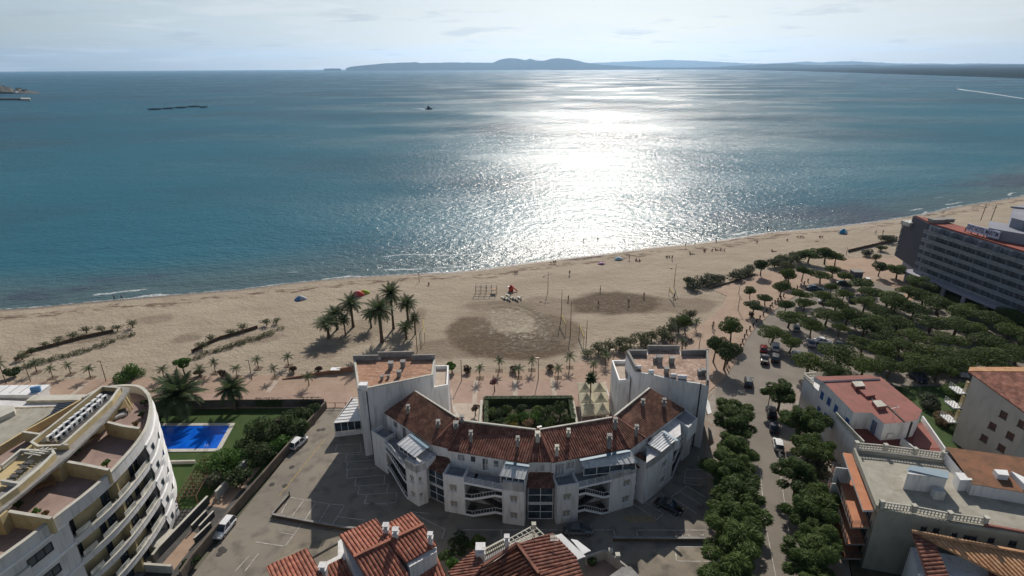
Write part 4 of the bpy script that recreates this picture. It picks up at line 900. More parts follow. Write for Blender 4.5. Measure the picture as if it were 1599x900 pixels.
for s in ([(1010, 554), (978, 554)], [(1061, 547), (1011, 546.5)], [(1106, 553), (1064, 554)], [(992, 581), (978, 554)][::-1], [(1107, 603), (1106, 553)]): mb.strip_z(PL(12.0, *s), 12.0, 13.0, .35 if s[0][0] != 978 else .35)
mb.build('tower_parapet', greyc, cb_)
# lower terraces on the garden side of each tower
for pl, z in ((PL(10.0, (676.5, 571), (701, 570.6), (699.5, 601), (676.5, 605)), 10.0), (PL(9.8, (956, 563), (982, 562), (985, 592), (967, 594)), 9.8)):
    mb = MB(); mb.prism(pl, 0, z - .7); mb.build('annex_wall', white, cb_); mb = MB()
    a = sum((v2(p) for p in pl), Vector()) / 4; mb.strip_z(pl, z - .69, z, .25 if (pl[1][0] - pl[0][0]) * (pl[2][1] - pl[1][1]) - (pl[1][1] - pl[0][1]) * (pl[2][0] - pl[1][0]) > 0 else -.25, close=True); mb.build('annex_parapet', white2, cb_)
    mb = MB(); mb.face([(x, y, z - .66) for x, y in pl]); mb.build('terrace', palepav, cb_)
# roof vents, tanks and pots on the towers
for x, y, s in ((611, 575, 1), (630, 573, 1), (624, 588, .9), (597, 593, .6), (607, 591, .5)):
    p = P(x, y, LZ); mb = MB(); mb.box((p.x, p.y, LZ + .5 * s), (.7 * s, .8 * s, 1.0 * s)); mb.box((p.x, p.y, LZ + 1.08 * s), (.9 * s, 1.0 * s, .14)); mb.build('roof_vent', greyc, cb_)
for x, y, s in ((1030, 566, 1.1), (1023, 565, .7), (1049, 567, 1), (1041, 583, .9), (1093, 586, .8), (1098, 585, .9)):
    p = P(x, y, 12); mb = MB(); mb.box((p.x, p.y, 12 + .5 * s), (.8 * s, .8 * s, 1.0 * s)); mb.box((p.x, p.y, 12 + 1.08 * s), (1.0 * s, 1.0 * s, .14)); mb.build('roof_vent', greyc, cb_)
for x, y in ((1052, 590), (1063, 592), (1068, 592.5), (997, 577), (1017, 584)):
    p = P(x, y, 12); mb = MB(); mb.tube([(p.x - .45, p.y, 12.4), (p.x + .45, p.y, 12.4)], .35, 12); mb.tube([(p.x, p.y, 12.0), (p.x, p.y, 12.3)], .08, 6); mb.build('water_cylinder', white2, cb_)
p = P(568.5, 607, LZ); mb = MB(); mb.box((p.x, p.y, LZ + .45), (1.3, 1.1, .9)); mb.build('plant_box', white2, cb_)
a = P(573.5, 612, LZ); mb = MB(); mb.tube([(a.x, a.y - .25, LZ + .2), (a.x, a.y - .25, 0.2)], .09, 8); mb.build('drain_pipe', dark, cb_)
a = P(1094, 601, 12); mb = MB(); mb.tube([(a.x, a.y - .3, 12.4), (a.x, a.y - .3, 0.2)], .11, 8); mb.build('drain_pipe', dark, cb_)
# lean-to beside the left tower
mb = MB(); g0 = [P(x, y, z) for x, y, z in ((522, 661, 3.0), (561, 656, 3.0), (556, 610, 4.2), (555, 616, 4.2))]
n_ = Vector((0, 0, 1)); v = [P(522, 661, 3.0), P(564, 657, 3.0), P(558, 622, 3.9), P(553, 622, 3.9)]; mb.face(v); mb.face([p - n_ * .08 for p in v[::-1]])
for k in range(9): t = k / 8; mb.bar(v[0].lerp(v[3], t) + n_ * .04, v[1].lerp(v[2], t) + n_ * .04, .09, .08)
mb.build('lean_to_roof', white2, cb_)
A, B = P(524, 683, 0), P(567, 678, 0); window(cb_, A, B, (.1, (B - A).length - .1, 1.0, 2.9), dep=.05, nm=4, sill=False, name='glazed_front'); mb = MB(); wallface(mb, A, B, 0, .95); mb.build('wall', white, cb_)
C2 = P(553, 640, 0); window(cb_, C2, A, (.1, (A - C2).length - .1, 1.0, 2.9), dep=.05, nm=6, sill=False, name='glazed_front'); mb = MB(); wallface(mb, C2, A, 0, .95); mb.build('wall', white, cb_)
# pale canopy along the right tower towards the street
mb = MB(); v = [P(1108, 628, 3.2), P(1112, 645, 3.2), P(1104, 648, 3.4), P(1103, 620, 3.4)]; mb.face(v); mb.face([p - n_ * .1 for p in v[::-1]]); mb.build('side_canopy', white2, cb_)
# ================================================================ curved block on the left
RZ = 15.0; PZ = 16.2
cvp = [(128, 621), (165, 605), (211.6, 602), (231, 613), (237.5, 632), (233.5, 660), (223, 681), (204, 705.5), (174, 737.6), (140, 768), (91, 805.6), (45, 841), (0, 873.6), (-70, 926), (-160, 990)]
cw = [P2(x, y, PZ) for x, y in cvp]
def smooth_curve(pts, n):
    out = []; m = len(pts)
    for i in range(m - 1):
        p0, p1, p2, p3 = [v2(pts[max(0, min(m - 1, i + k))]) for k in (-1, 0, 1, 2)]
        for j in range(n):
            t = j / n; out.append(0.5 * ((2 * p1) + (p2 - p0) * t + (2 * p0 - 5 * p1 + 4 * p2 - p3) * t * t + (3 * p1 - p0 - 3 * p2 + p3) * t ** 3))
    out.append(v2(pts[-1])); return out
cv = [v2(p) for p in resamp([(p.x, p.y) for p in smooth_curve(cw, 6)], 121)]
# travel: from the sea-side tip clockwise to the camera; the inside of the block lies to the right of travel
NRM = []
for k in range(len(cv)):
    d = (cv[min(k + 1, 120)] - cv[max(k - 1, 0)]).normalized(); NRM.append(Vector((-d.y, d.x, 0)))   # outward (left of travel)
def off(k, d): return cv[k] + NRM[k] * d
arc = [0.0]
for k in range(120): arc.append(arc[-1] + (cv[k + 1] - cv[k]).length)
def near(px, py, z=PZ):
    p = v2(P2(px, py, z)); return min(range(121), key=lambda k: (cv[k] - p).length)
cu_ = thing('curved_apartments', 'white curved apartment block with roof terraces beside the pool', 'apartment building', (*P2(80, 760, RZ), 0))
def band(k0, k1, z0, z1, dout, din, m, name, parent=None):
    mb = MB()
    for k in range(k0, k1):
        a, b, c, d = off(k, dout), off(k + 1, dout), off(k + 1, din), off(k, din)
        mb.face([(a.x, a.y, z0), (a.x, a.y, z1), (b.x, b.y, z1), (b.x, b.y, z0)]); mb.face([(d.x, d.y, z1), (d.x, d.y, z0), (c.x, c.y, z0), (c.x, c.y, z1)])
        mb.face([(a.x, a.y, z1), (d.x, d.y, z1), (c.x, c.y, z1), (b.x, b.y, z1)]); mb.face([(a.x, a.y, z0), (b.x, b.y, z0), (c.x, c.y, z0), (d.x, d.y, z0)])
    for k, s in ((k0, 1), (k1, -1)):
        a, d = off(k, dout), off(k, din); q = [(a.x, a.y, z0), (d.x, d.y, z0), (d.x, d.y, z1), (a.x, a.y, z1)]; mb.face(q[::s])
    return mb.build(name, m, parent or cu_)
kA = near(223, 683) ; kB = near(102, 797)        # balconies run from kA to kB; solid white wall before and after
# terrace deck and parapet
deck_m = mat('roof_terrace_tile', (0.34, 0.245, 0.21), (0.27, 0.19, 0.165), .5, .9, .1, 3, c3=(0.2, 0.14, 0.12), s3=1.5, amt3=.4)
base_w = [P2(-260, 985, PZ), P2(-180, 790, PZ), P2(0, 694, PZ), P2(38, 671, PZ), P2(100, 637, PZ)]
mb = MB(); mb.face([(p.x, p.y, RZ) for p in [off(k, -.3) for k in range(0, 121, 3)]] + [(x, y, RZ) for x, y in base_w]); mb.build('roof_terrace', deck_m, cu_)
band(0, 120, 14.72, PZ, .02, -.30, white, 'roof_parapet'); band(0, 120, PZ + .002, PZ + .08, .08, -.36, offwhite, 'parapet_cap')
mb = MB(); mb.strip_z(base_w[1:] + [tuple(cv[0][:2])], 0, PZ - .1, -.3); mb.build('rear_wall', yellow, cu_)
# solid walls with small windows; floor lines stand proud; each floor bulges a little at the tip
FL = [0.3 + 2.9 * i for i in range(6)]
def solid(k0, k1, wins, bulge):
    mb = MB()
    for i in range(5):
        z0, z1 = FL[i], FL[i + 1] - .0
        for k in range(k0, k1):
            for zz0, zz1, b0, b1 in ((z0, z0 + 1.45, 0.0, bulge), (z0 + 1.45, z1, bulge, 0.0)):
                w = next((w for w in wins if w[0] <= k < w[1] and w[2] <= 1 and abs(zz0 - z0 - 1.45) < .1 and (w[3] is None or i in w[3])), None)
                a, b, c, d = off(k, b0), off(k + 1, b0), off(k + 1, b1), off(k, b1)
                mb.face([(a.x, a.y, zz0), (d.x, d.y, zz1), (c.x, c.y, zz1), (b.x, b.y, zz0)])
    mb.build('white_wall', white, cu_, smooth=False)
    for i in range(1, 6): band(k0, k1, FL[i] - .14, FL[i] + .14, .16 + bulge * .3, -.2, white2, 'floor_band')
solid(0, kA, [], .28); solid(kB, 120, [], 0.0)
def cwin(k0, k1, z0, z1, out=.0, name='window', parts=1, fr=None, shut=False):
    a, b = off(k1, out), off(k0, out)      # seen from outside, left to right
    ln = (b - a).length; mb = MB()
    f = window(cu_, b if False else a, b, (0, ln, z0, z1), dep=0.02, nm=parts, sill=False, frame=fr or dark, name=name); return f
def chk_out(k): return NRM[k]
for i in range(5):
    z = FL[i]
    for j, kk in enumerate((near(233, 662), near(236, 648))):
        if i == 0 and j: continue
        # staggered tall narrow windows on the tip
        kk2 = min(kA - 2, kk + (1 if j else 3)); a, b = off(kk2 + 1, .27), off(kk2, .27)
        mb = MB(); nrm = NRM[kk2]
        for s in (0,):
            c = (a + b) / 2 + nrm * .02; mb.box((c.x, c.y, z + (1.15 if j else 1.75)), (.5, .1, .85), math.atan2((b - a).y, (b - a).x))
        mb.build('window', glass, cu_)
for i in (4, 3, 2):
    for (xa, ya, xb, yb) in ((30, 852, 66, 824), (92, 803, 97, 799)):
        if xa == 92: continue
        k0, k1 = near(xb, yb), near(xa, ya); cwin(k0, k1, FL[i] + 1.2, FL[i] + 2.25, .09, parts=3)
# balcony floors: slab with white upstand, ochre back wall, doors, glass railings, piers
for i in range(5):
    z = FL[i]; ztop = FL[i + 1]
    if i > 0: band(kA, kB, z - .38, z + .42, .10, -.16, white, 'balcony_upstand'); band(kA, kB, z + .423, z + .50, .16, -.20, offwhite, 'balcony_cap')
    band(kA, kB, z - .3, z - .05, -.16, -1.4, greyc, 'balcony_floor'); band(kA, kB, z - .05, ztop - .3, -1.2, -1.45, yellow, 'back_wall')
    # piers and door openings
    n = 8
    for j in range(n + 1):
        k = round(kA + (kB - kA) * j / n)
        if j in (0, 4, n): mb = MB(); a, b = off(k, -.1), off(k, -1.25); d = (b - a); mb.bar((a.x, a.y, (z + ztop) / 2 - .1), (b.x, b.y, (z + ztop) / 2 - .1), .25, ztop - z - .45); mb.build('pier', yellow if j == 4 else greyc, cu_)
    for j in range(n):
        k0 = round(kA + (kB - kA) * (j + .15) / n); k1 = round(kA + (kB - kA) * (j + (.85 if j % 2 == 0 else .6)) / n)
        if j in (3, 6) or (i + j) % 3 == 0: continue
        a, b = off(k1, -1.16), off(k0, -1.16); ln = (b - a).length
        if ln < .4: continue
        window(cu_, a, b, (0, ln, z + .02, z + 2.15), dep=0.0, nm=2, sill=False, frame=dark, name='balcony_door')
    if i > 0:
        for g0, g1 in ((.03, .27), (.34, .52), (.60, .78), (.84, .98)):
            k0, k1 = round(kA + (kB - kA) * g0), round(kA + (kB - kA) * g1)
            band(k0, k1, z + .52, z + 1.05, -.02, -.05, bglass, 'balcony_glass'); band(k0, k1, z + 1.06, z + 1.12, .0, -.07, alu, 'rail')
            for k in range(k0, k1 + 1, 3): p = off(k, -.035); mb = MB(); mb.bar((p.x, p.y, z + .5), (p.x, p.y, z + 1.1), .06); mb.build('rail_post', alu, cu_)
# the small round balconies behind the tip
for i in range(0, 4):
    p = P(262, 728 + 0, 9); mb = MB(); c = off(near(236, 640), -.6); c = off(near(237, 652), .15); zz = FL[i]; ring = [(c.x - .35 + .9 * math.cos(t), c.y - 1.2 + 1.6 * math.sin(t)) for t in [math.pi * (-.5 + j / 10) for j in range(11)]]
    mb.prism(ring, zz - .2, zz, bottom=True); mb.strip_z(ring, zz, zz + .95, .12); mb.build('round_balcony', white2, cu_)
# roof: dividing walls, upper core, plant trough, skylights
def rwall(pts, z0, z1, t, m, name='dividing_wall', ph=None):
    mb = MB(); mb.strip_z(PL(ph if ph is not None else z1, *pts), z0, z1, t); o = mb.build(name, m, cu_); mb = MB(); mb.strip_z(PL(ph if ph is not None else z1, *pts), z1 + .003, z1 + .08, t * 1.25); mb.build('wall_cap', offwhite, cu_); return o
rwall([(162, 660), (190, 667), (216, 671)], RZ, 16.9, .3, yellow); rwall([(96, 722), (130, 728), (168, 736)], RZ, 16.9, .3, yellow); rwall([(4, 800), (40, 806), (78, 812)], RZ, 16.9, .3, yellow); rwall([(-80, 868), (-30, 878)], RZ, 16.9, .3, yellow)
CZ = 17.6
core = PL(CZ, (-120, 862), (-60, 812), (0, 765), (60, 722), (95, 690), (150, 650), (192, 612), (200, 606), (170, 604), (150, 612), (110, 640), (60, 684), (0, 728), (-110, 800))
mb = MB(); mb.prism(core, RZ, CZ - .15); mb.build('roof_core', yellow, cu_)
eav_ = PL(CZ, (-120, 890), (-50, 838), (0, 800), (60, 751), (103, 716), (160, 662), (193, 622), (203, 606), (190, 604), (150, 648), (92, 695), (55, 728), (0, 770), (-120, 862))
mb = MB(); mb.prism(eav_, CZ - .28, CZ, bottom=True); mb.build('grey_eaves', greyc, cu_)
rwall([(-90, 853), (-40, 815), (0, 782), (28, 762), (62, 733), (86, 709)], CZ, CZ + .7, .3, yellow, 'roof_upstand')
rwall([(100, 695), (150, 650), (175, 626), (188, 607)], CZ, CZ + .7, .28, yellow, 'roof_upstand'); rwall([(188, 607), (160, 605), (120, 636), (52, 690), (62, 696), (108, 694)], CZ, CZ + .6, -.22, yellow, 'roof_upstand')
mb = MB(); mb.face([(x, y, CZ + .02) for x, y in PL(CZ, (58, 691), (106, 692), (186, 611), (162, 608), (122, 638))][::-1]); mb.build('plant_deck', darkc, cu_)
# skylight frame on the core
rwall([(0, 752), (30, 757), (88, 709), (84, 703), (32, 702), (0, 728)], CZ, CZ + .5, .22, offwhite, 'skylight_kerb', ph=CZ + .5)
mb = MB()
for k in range(4): a, b = P(44 + k * 9, 716 - k * 4, CZ + .55), P(70 + k * 6, 698 + k * 1, CZ + .55); mb.bar(a, b, .12)
for k in range(4): a, b = P(38 + k * 2 + k * 6, 708 - k * 2, CZ + .6), P(64 + k * 6, 712 - k * 3, CZ + .6); mb.bar(a, b, .12)
mb.build('skylight_bars', offwhite, cu_)
mb = MB()
for k in range(5): mb.face([(v.x, v.y, CZ - .02 + k * .10) for v in (P(6 + k * 8, 752 - k * 6, CZ), P(18 + k * 8, 753 - k * 6, CZ), P(24 + k * 8, 747 - k * 6, CZ), P(12 + k * 8, 746 - k * 6, CZ))])
mb.build('roof_steps', darkc, cu_)
mb = MB(); p = P(90, 717, CZ); mb.box((p.x, p.y - .3, 16.1), (1.0, 1.0, 2.4)); mb.build('stair_pier', yellow, cu_); mb = MB(); p = P(4, 797, CZ); mb.box((p.x - .3, p.y - .2, 16.1), (1.0, 1.0, 2.4)); mb.build('stair_pier', yellow, cu_)
# white awning arms over the terrace doors
for a, b in (((127, 690), (162, 660)), ((157, 650), (187, 626))):
    p, q_ = P(*a, 17.2), P(*b, 17.2); mb = MB(); mb.bar(p, q_, .5, .12); mb.build('awning_box', white2, cu_)
mb = MB(); 
for a, b in (((193, 622), (205, 643)), ((196, 618), (208, 638))): p, q_ = P(*a, 17.2), P(*b, 15.0); mb.bar(p, q_, .3, .08)
mb.build('folding_screen', yellow, cu_)
# corner roof in the very front
mb = MB(); pl = PL(13.5, (-60, 905), (0, 880), (28, 868), (48, 884), (22, 905), (-30, 930)); mb.prism(pl, 0, 13.5); mb.build('front_annex', white, cu_); mb = MB(); mb.face([(x, y, 13.53) for x, y in pl][::-1]); mb.build('annex_roof', offwhite, cu_)
# pinkish terraces on the far side of the core
rwall([(34, 676), (62, 680)], RZ, 16.4, .25, yellow, ph=16.4)
# --- things on the roof: cooling units, tables, plants
acw = white2
def ac_unit():
    r = thing('cooling_unit', '', 'cooling unit', (0, 0, 0), group='cooling units in two rows on the curved roof'); mb = MB(); mb.box((0, 0, .42), (.78, .34, .62)); mb.bar((-.35, -.15, 0), (-.35, .15, 0), .06, .12); mb.bar((.35, -.15, 0), (.35, .15, 0), .06, .12); mb.build('casing', acw, r, local=True)
    mb = MB(); mb.tube([(-.12, -.172, .42), (-.12, -.195, .42)], .23, 14); mb.build('fan_grille', dark, r, local=True); return r
ac0 = ac_unit(); spots = []
for t in range(10):
    for r_ in range(2):
        f = (t + .5) / 10 * .94; a = P(66 + 96 * f, 690 - 74 * f, CZ + .05); b = P(98 + 80 * f, 692 - 74 * f, CZ + .05); p = a.lerp(b, .30 if r_ == 0 else .72); spots.append((r_, t, p))
ang = math.atan2((P(160, 620, CZ) - P(70, 690, CZ)).y, (P(160, 620, CZ) - P(70, 690, CZ)).x)
for i, (r_, t, p) in enumerate(spots):
    lab = 'white cooling unit on the curved roof, %s from the promenade, %s row' % (ORD[10 - t], 'inland' if r_ else 'seaward'); rz = ang + R(90) + R(rnd.uniform(-14, 14))
    if i == 0: ac0.location = (p.x, p.y, CZ + .03); ac0.rotation_euler.z = rz - R(90); ac0['label'] = lab
    else: dup(ac0, (p.x, p.y, CZ + .03), rz - R(90), lab)
def roof_table(px, py, lab, m=timber, L_=2.2, rz=.7):
    p = P(px, py, RZ); r = thing('terrace_table', lab, 'table', (p.x, p.y, RZ), rz); mb = MB(); mb.box((0, 0, .72), (L_, .9, .06)); mb.build('table_top', m, r, local=True)
    for s in (-1, 1):
        for t in (-1, 1): mb = MB(); mb.bar((s * L_ * .43, t * .35, 0), (s * L_ * .43, t * .35, .69), .08); mb.build('leg', m, r, local=True)
roof_table(142, 692, 'long wooden table on the middle roof terrace', rz=.75); roof_table(70, 765, 'wooden table on the nearer roof terrace of the curved block', rz=.7); 
p = P(184, 652, RZ); r = thing('outdoor_sofa', 'striped cushioned sofa under the awning on the roof tip terrace', 'sofa', (p.x, p.y, RZ), .8); mb = MB(); mb.box((0, 0, .22), (2.4, .9, .36)); mb.build('seat', white2, r, local=True); mb = MB(); mb.box((0, .42, .5), (2.4, .18, .6)); mb.build('backrest', darkc, r, local=True)
for s in (-1, 1): mb = MB(); mb.box((s * 1.14, -.02, .38), (.14, .9, .5)); mb.build('armrest', darkc, r, local=True)
# ================================================================ low white buildings by the promenade, far left
lw_ = thing('promenade_restaurant', 'low white flat-roofed restaurant with pale canopies beside the promenade', 'building', (*P2(40, 640), 0))
mb = MB(); mb.prism(PL(3.6, (-80, 603), (78, 601), (60, 615), (52, 617), (-80, 617)), 2.9, 3.6, bottom=True); mb.build('roof', white2, lw_)
mb = MB(); mb.prism(PL(3.8, (52, 617.5), (136, 616), (127, 624.5), (40, 626)), 3.3, 3.8, bottom=True); mb.build('canopy', offwhite, lw_)
mb = MB(); mb.prism(PL(3.3, (-80, 622), (40, 626.3), (128, 624.8), (128, 632), (40, 636), (-80, 634)), 0, 3.25); mb.build('wall', white, lw_)
mb = MB(); mb.prism(PL(3.0, (-80, 604), (74, 602), (62, 612), (-80, 616)), 0, 2.88); mb.build('wall', white2, lw_)
for k in range(5): mb = MB(); a, b = P(8 + k * 16 - 10, 614, 3.63), P(16 + k * 16, 602, 3.63); mb.bar(a, b, .08, .05); mb.build('roof_seam', greyc, lw_)
mb = MB(); p = P(57, 612, 3.6); mb.box((p.x, p.y, 4.1), (1.5, .5, 1.1), R(20)); mb.build('blue_roof_box', mat('blue_panel', (0.08, 0.22, 0.42), rough=.5), lw_)
mb = MB()
for k in range(12): a, b = P(12 + k * 10, 640, 3.0), P(18 + k * 10, 632, 3.0); mb.bar(a, b, .2, .12)
mb.build('pergola_beam', offwhite, lw_)
pr_ = thing('flat_pale_building', 'wide building with worn pale flat roof beside the curved block', 'building', (*P2(30, 660), 0))
pale_roof = mat('worn_pale_roof', (0.38, 0.36, 0.30), (0.30, 0.28, 0.23), .5, .9, .2, 5, c3=(0.2, 0.18, 0.14), s3=1.2, amt3=.5)
mb = MB(); pl = PL(6.0, (-140, 655), (24, 639), (95, 637), (38, 672), (-20, 715), (-140, 800)); mb.prism(pl, 0, 6.0); mb.build('wall', yellow, pr_); mb = MB(); mb.face([(x, y, 6.02) for x, y in pl][::-1]); mb.build('roof', pale_roof, pr_)
mb = MB(); mb.prism(PL(6.9, (-60, 632), (22, 634), (22, 642), (0, 652), (-60, 668)), 5.9, 6.9); mb.build('roof_hut', offwhite, pr_)
mb = MB(); pl = PL(6.6, (90, 630), (128, 627), (112, 646), (75, 652)); mb.prism(pl, 5.5, 6.6)
for k in range(8): t = k / 7; mb.bar(P(90 - 15 * t, 630 + 21 * t, 6.65), P(128 - 16 * t, 627 + 19 * t, 6.65), .12)
mb.build('solar_roof', mat('slate_panel', (0.07, 0.08, 0.10), rough=.4), pr_)
# ================================================================ tiled houses along the bottom edge
def house(name, label, loc, slopes, walls, ridges=(), chims=(), pitch=.45, wm=None):
    h = thing(name, label, 'house', (*P2(*loc), 0))
    for pts, dn, m in slopes:
        v = planar(pts); mb = MB(); tiled(mb, v, (P(*dn[1]) - P(*dn[0])), pitch, .15, .18); mb.build('tile_roof', m, h)
    for pl, z, z0, z1 in walls: mb = MB(); mb.prism(PL(z, *pl), z0, z1); mb.build('wall', wm or white, h)
    for a, b, m in ridges: mb = MB(); mb.bar(P(*a) + Vector((0, 0, .1)), P(*b) + Vector((0, 0, .1)), .34, .24); mb.build('ridge_cap', m, h)
    for x, y, z, w_ in chims: chimney(h, x, y, z, w_, 1.1, white)
    return h
Er, Ri = 6.8, 8.6
h1 = house('tiled_house', 'white house with bright orange tiled roofs at the bottom edge, left of centre', (590, 880),
 [([(530, 837, Er), (587, 811, Er), (613, 842.5, Ri), (553, 871, Ri)], ((583, 857, Ri), (558, 824, Er)), tile_red),
  ([(598, 822, Er + .3), (643, 801, Er + .3), (662, 820, Ri), (613, 843, Ri)], ((637, 832, Ri), (620, 811, Er + .3)), tile_red),
  ([(553, 871.5, Ri), (606, 846, Ri), (640, 900, Er - .3), (588, 930, Er - .6)], ((580, 858, Ri), (612, 912, Er - .5)), tile_red),
  ([(606, 846, Ri), (662, 820.5, Ri), (683, 852, 7.5), (633.5, 880, 7.3)], ((634, 833, Ri), (658, 866, 7.4)), tile_red),
  ([(640, 889, 5.4), (682, 867, 5.6), (712, 930, 3.9), (640, 930, 4.6)], ((661, 878, 5.5), (680, 930, 4)), tile_red),
  ([(500, 889, 6.2), (535, 872, 6.2), (566, 930, 4.8), (520, 940, 4.8)], ((517, 880, 6.2), (545, 935, 4.8)), tile_red)],
 [([(534, 840), (587, 815), (608, 843), (640, 899), (590, 928), (566, 930)], 6.6, 0, 6.55), ([(600, 826), (642, 806), (680, 851), (634, 878), (610, 846)], 6.9, 0, 6.9), ([(640, 892), (681, 871), (708, 925), (645, 930)], 5.0, 0, 4.0), ([(502, 892), (533, 876), (560, 928), (520, 938)], 5.2, 0, 4.9), ([(636, 880), (682, 854), (682, 862), (640, 886)], 7.2, 4, 7.2)],
 [((553, 871, Ri), (613, 843, Ri), tile_red), ((613, 843, Ri), (662, 820, Ri), tile_red)], [(604, 834, 8.0, .6), (619, 841, 8.4, .6), (673, 848, 7.8, .5), (506, 897, 6.3, .7)])
for x, y in ((649, 878), (671, 867)):   # arched dormer windows
    c = P(x, y, 6.2); d = (P(671, 867, 6.2) - P(649, 878, 6.2)).normalized(); mb = MB(); o = Vector((d.y, -d.x, 0)) * .22
    pts = [c + d * (.42 * math.cos(t)) + Vector((0, 0, .42 * math.sin(t) + .25)) for t in [math.pi * k / 8 for k in range(9)]] + [c - d * .42 - Vector((0, 0, .45)), c + d * .42 - Vector((0, 0, .45))]
    mb.face([p + o for p in pts]); mb.build('arched_window', glass, h1)
h0 = house('tiled_house', 'small square orange tiled roof at the bottom edge beside the left road', (460, 890),
 [([(416, 886, 6.2), (480, 857, 6.2), (503, 897, 7.2), (440, 935, 7.2)], ((470, 915, 7.2), (448, 871, 6.2)), tile_red), ([(440, 935, 7.2), (503, 897, 7.2), (520, 940, 5.8), (460, 975, 5.8)], ((470, 915, 7.2), (490, 958, 5.8)), tile_red)], [([(419, 888), (479, 861), (500, 900), (440, 935)], 6.0, 0, 5.95)])
mb = MB(); mb.prism(PL(4.2, (505, 880), (528, 868), (528, 846), (533, 842), (545, 870), (512, 895)), 0, 4.2); mb.build('stair_wall', white, h1)
mb = MB(); mb.bar(P(488, 872, 1.0), P(530, 848, 1.6), .12, .3); mb.build('stair_rail', darkc, h1)
h2 = house('tiled_house', 'house with dark red hipped tile roof and beamed balcony at the bottom edge', (820, 880),
 [([(808, 850, 8.3), (863, 833, 7.2), (902, 873, 6.5), (842, 897, 7.9)], ((815, 865, 8.2), (890, 850, 6.7)), tile_worn),
  ([(808, 850, 8.3), (842, 897, 7.9), (738, 896, 6.2), (690, 935, 5.6), (862, 930, 7.6)], ((825, 872, 8.2), (745, 912, 6)), tile_worn),
  ([(700, 894, 6.0), (741, 860, 6.2), (757, 880, 6.9), (725, 925, 6.4)], ((750, 872, 6.9), (710, 880, 6.0)), tile_worn),
  ([(842, 897, 7.9), (900, 873, 6.6), (913, 905, 6.2), (880, 935, 6.3), (862, 930, 7.6)], ((850, 905, 7.8), (908, 890, 6.2)), tile_worn)],
 [([(809, 856), (862, 838), (898, 874), (910, 905), (870, 935), (715, 935), (742, 898)], 6.2, 0, 6.1), ([(703, 896), (740, 864), (755, 882), (728, 925)], 6, 0, 5.9)],
 [((808, 850, 8.3), (842, 897, 7.9), tile_worn), ((808, 850, 8.3), (738, 896, 6.2), tile_worn)], [(751, 868, 6.4, 1.0), (792, 852, 7.6, .5)], wm=beige)
# beamed roof-terrace: balustrade, posts and open beams
mb = MB(); mb.prism(PL(6.0, (754, 873), (758, 860), (792, 842), (834, 822), (850, 838), (805, 856)), 0, 5.0); mb.build('terrace_block', beige, h2)
def baluster(parent, a, b, h=.9, n=None, m=None, sz=.1):
    a, b = Vector(a), Vector(b); ln = (b - a).length; n = n or max(2, int(ln / .28)); mb = MB()
    mb.bar(a + Vector((0, 0, h - .06)), b + Vector((0, 0, h - .06)), .22, .12); mb.bar(a + Vector((0, 0, .06)), b + Vector((0, 0, .06)), .22, .12)
    for k in range(n + 1): p = a.lerp(b, k / n); mb.bar(p + Vector((0, 0, .1)), p + Vector((0, 0, h - .1)), sz)
    return mb.build('balustrade', m or offwhite, parent)
baluster(h2, P(757, 867, 5.0), P(791, 849, 5.0))
mb = MB()
q0, q1, q2_, q3 = P(792, 844, 7.0), P(834, 821, 7.0), P(850, 836, 7.0), P(806, 855, 7.0)
for a, b in ((q0, q1), (q1, q2_), (q2_, q3), (q0, q3)): mb.bar(a, b, .12)
for k in range(1, 6): t = k / 6; mb.bar(q0.lerp(q1, t), q3.lerp(q2_, t), .08)
for t in (.33, .66): mb.bar(q0.lerp(q3, t), q1.lerp(q2_, t), .08)
mb.build('open_beams', offwhite, h2)
for p in (q0, q1): mb = MB(); mb.box((p.x, p.y, 6.1), (.35, .35, 2.2)); mb.box((p.x, p.y, 7.25), (.55, .55, .2)); mb.build('pillar', offwhite, h2)
mb = MB(); v = [P(867, 837, 6.6), P(877, 833.5, 6.5), P(915, 869, 5.4), P(901, 875, 5.6)]; mb.face(v[::-1]); mb.face([p - Vector((0, 0, .1)) for p in v]); mb.build('white_awning', white2, h2)
mb = MB(); v = [P(892, 842, 4.6), P(902, 844, 4.5), P(923, 860, 4.0), P(911, 866, 4.2)]; mb.face(v[::-1]); mb.face([p - Vector((0, 0, .1)) for p in v]); mb.build('white_awning', white2, h2)
p = P(866, 851, 7.3); mb = MB(); mb.bar((p.x, p.y, 7.0), (p.x, p.y, 8.6), .05)
for k in range(5): mb.bar((p.x - .5, p.y - .3 + .15 * k, 8.2 + .06 * k), (p.x + .5, p.y - .3 + .15 * k, 8.2 + .06 * k), .03)
mb.build('aerial', alu, h2)
yd = thing('walled_yard', 'small walled dark patio right of the hipped red roof', 'patio', (*P2(945, 885), .05)); mb = MB(); mb.strip_z(PL(1.6, (915, 868), (945, 858), (960, 868), (985, 888), (1000, 905)), .05, 1.6, -.2); mb.build('yard_wall', beige, yd); mb = MB(); mb.face([(x, y, .09) for x, y in PL(.1, (915, 885), (944, 868), (962, 880), (985, 905), (930, 930))][::-1]); mb.build('yard_floor', deck_m, yd)
for x, y in ((954, 861), (965, 868)): p = P(x, y, 1.8); mb = MB(); mb.box((p.x, p.y, .95), (.4, .4, 1.9)); mb.box((p.x, p.y, 1.98), (.6, .6, .18)); mb.build('gate_post', offwhite, yd)
mb = MB(); pl = PL(3.0, (945, 905), (972, 886), (985, 885), (1004, 905), (980, 930)); mb.prism(pl, 0, 3.0); mb.build('grey_shed', greyc, yd)
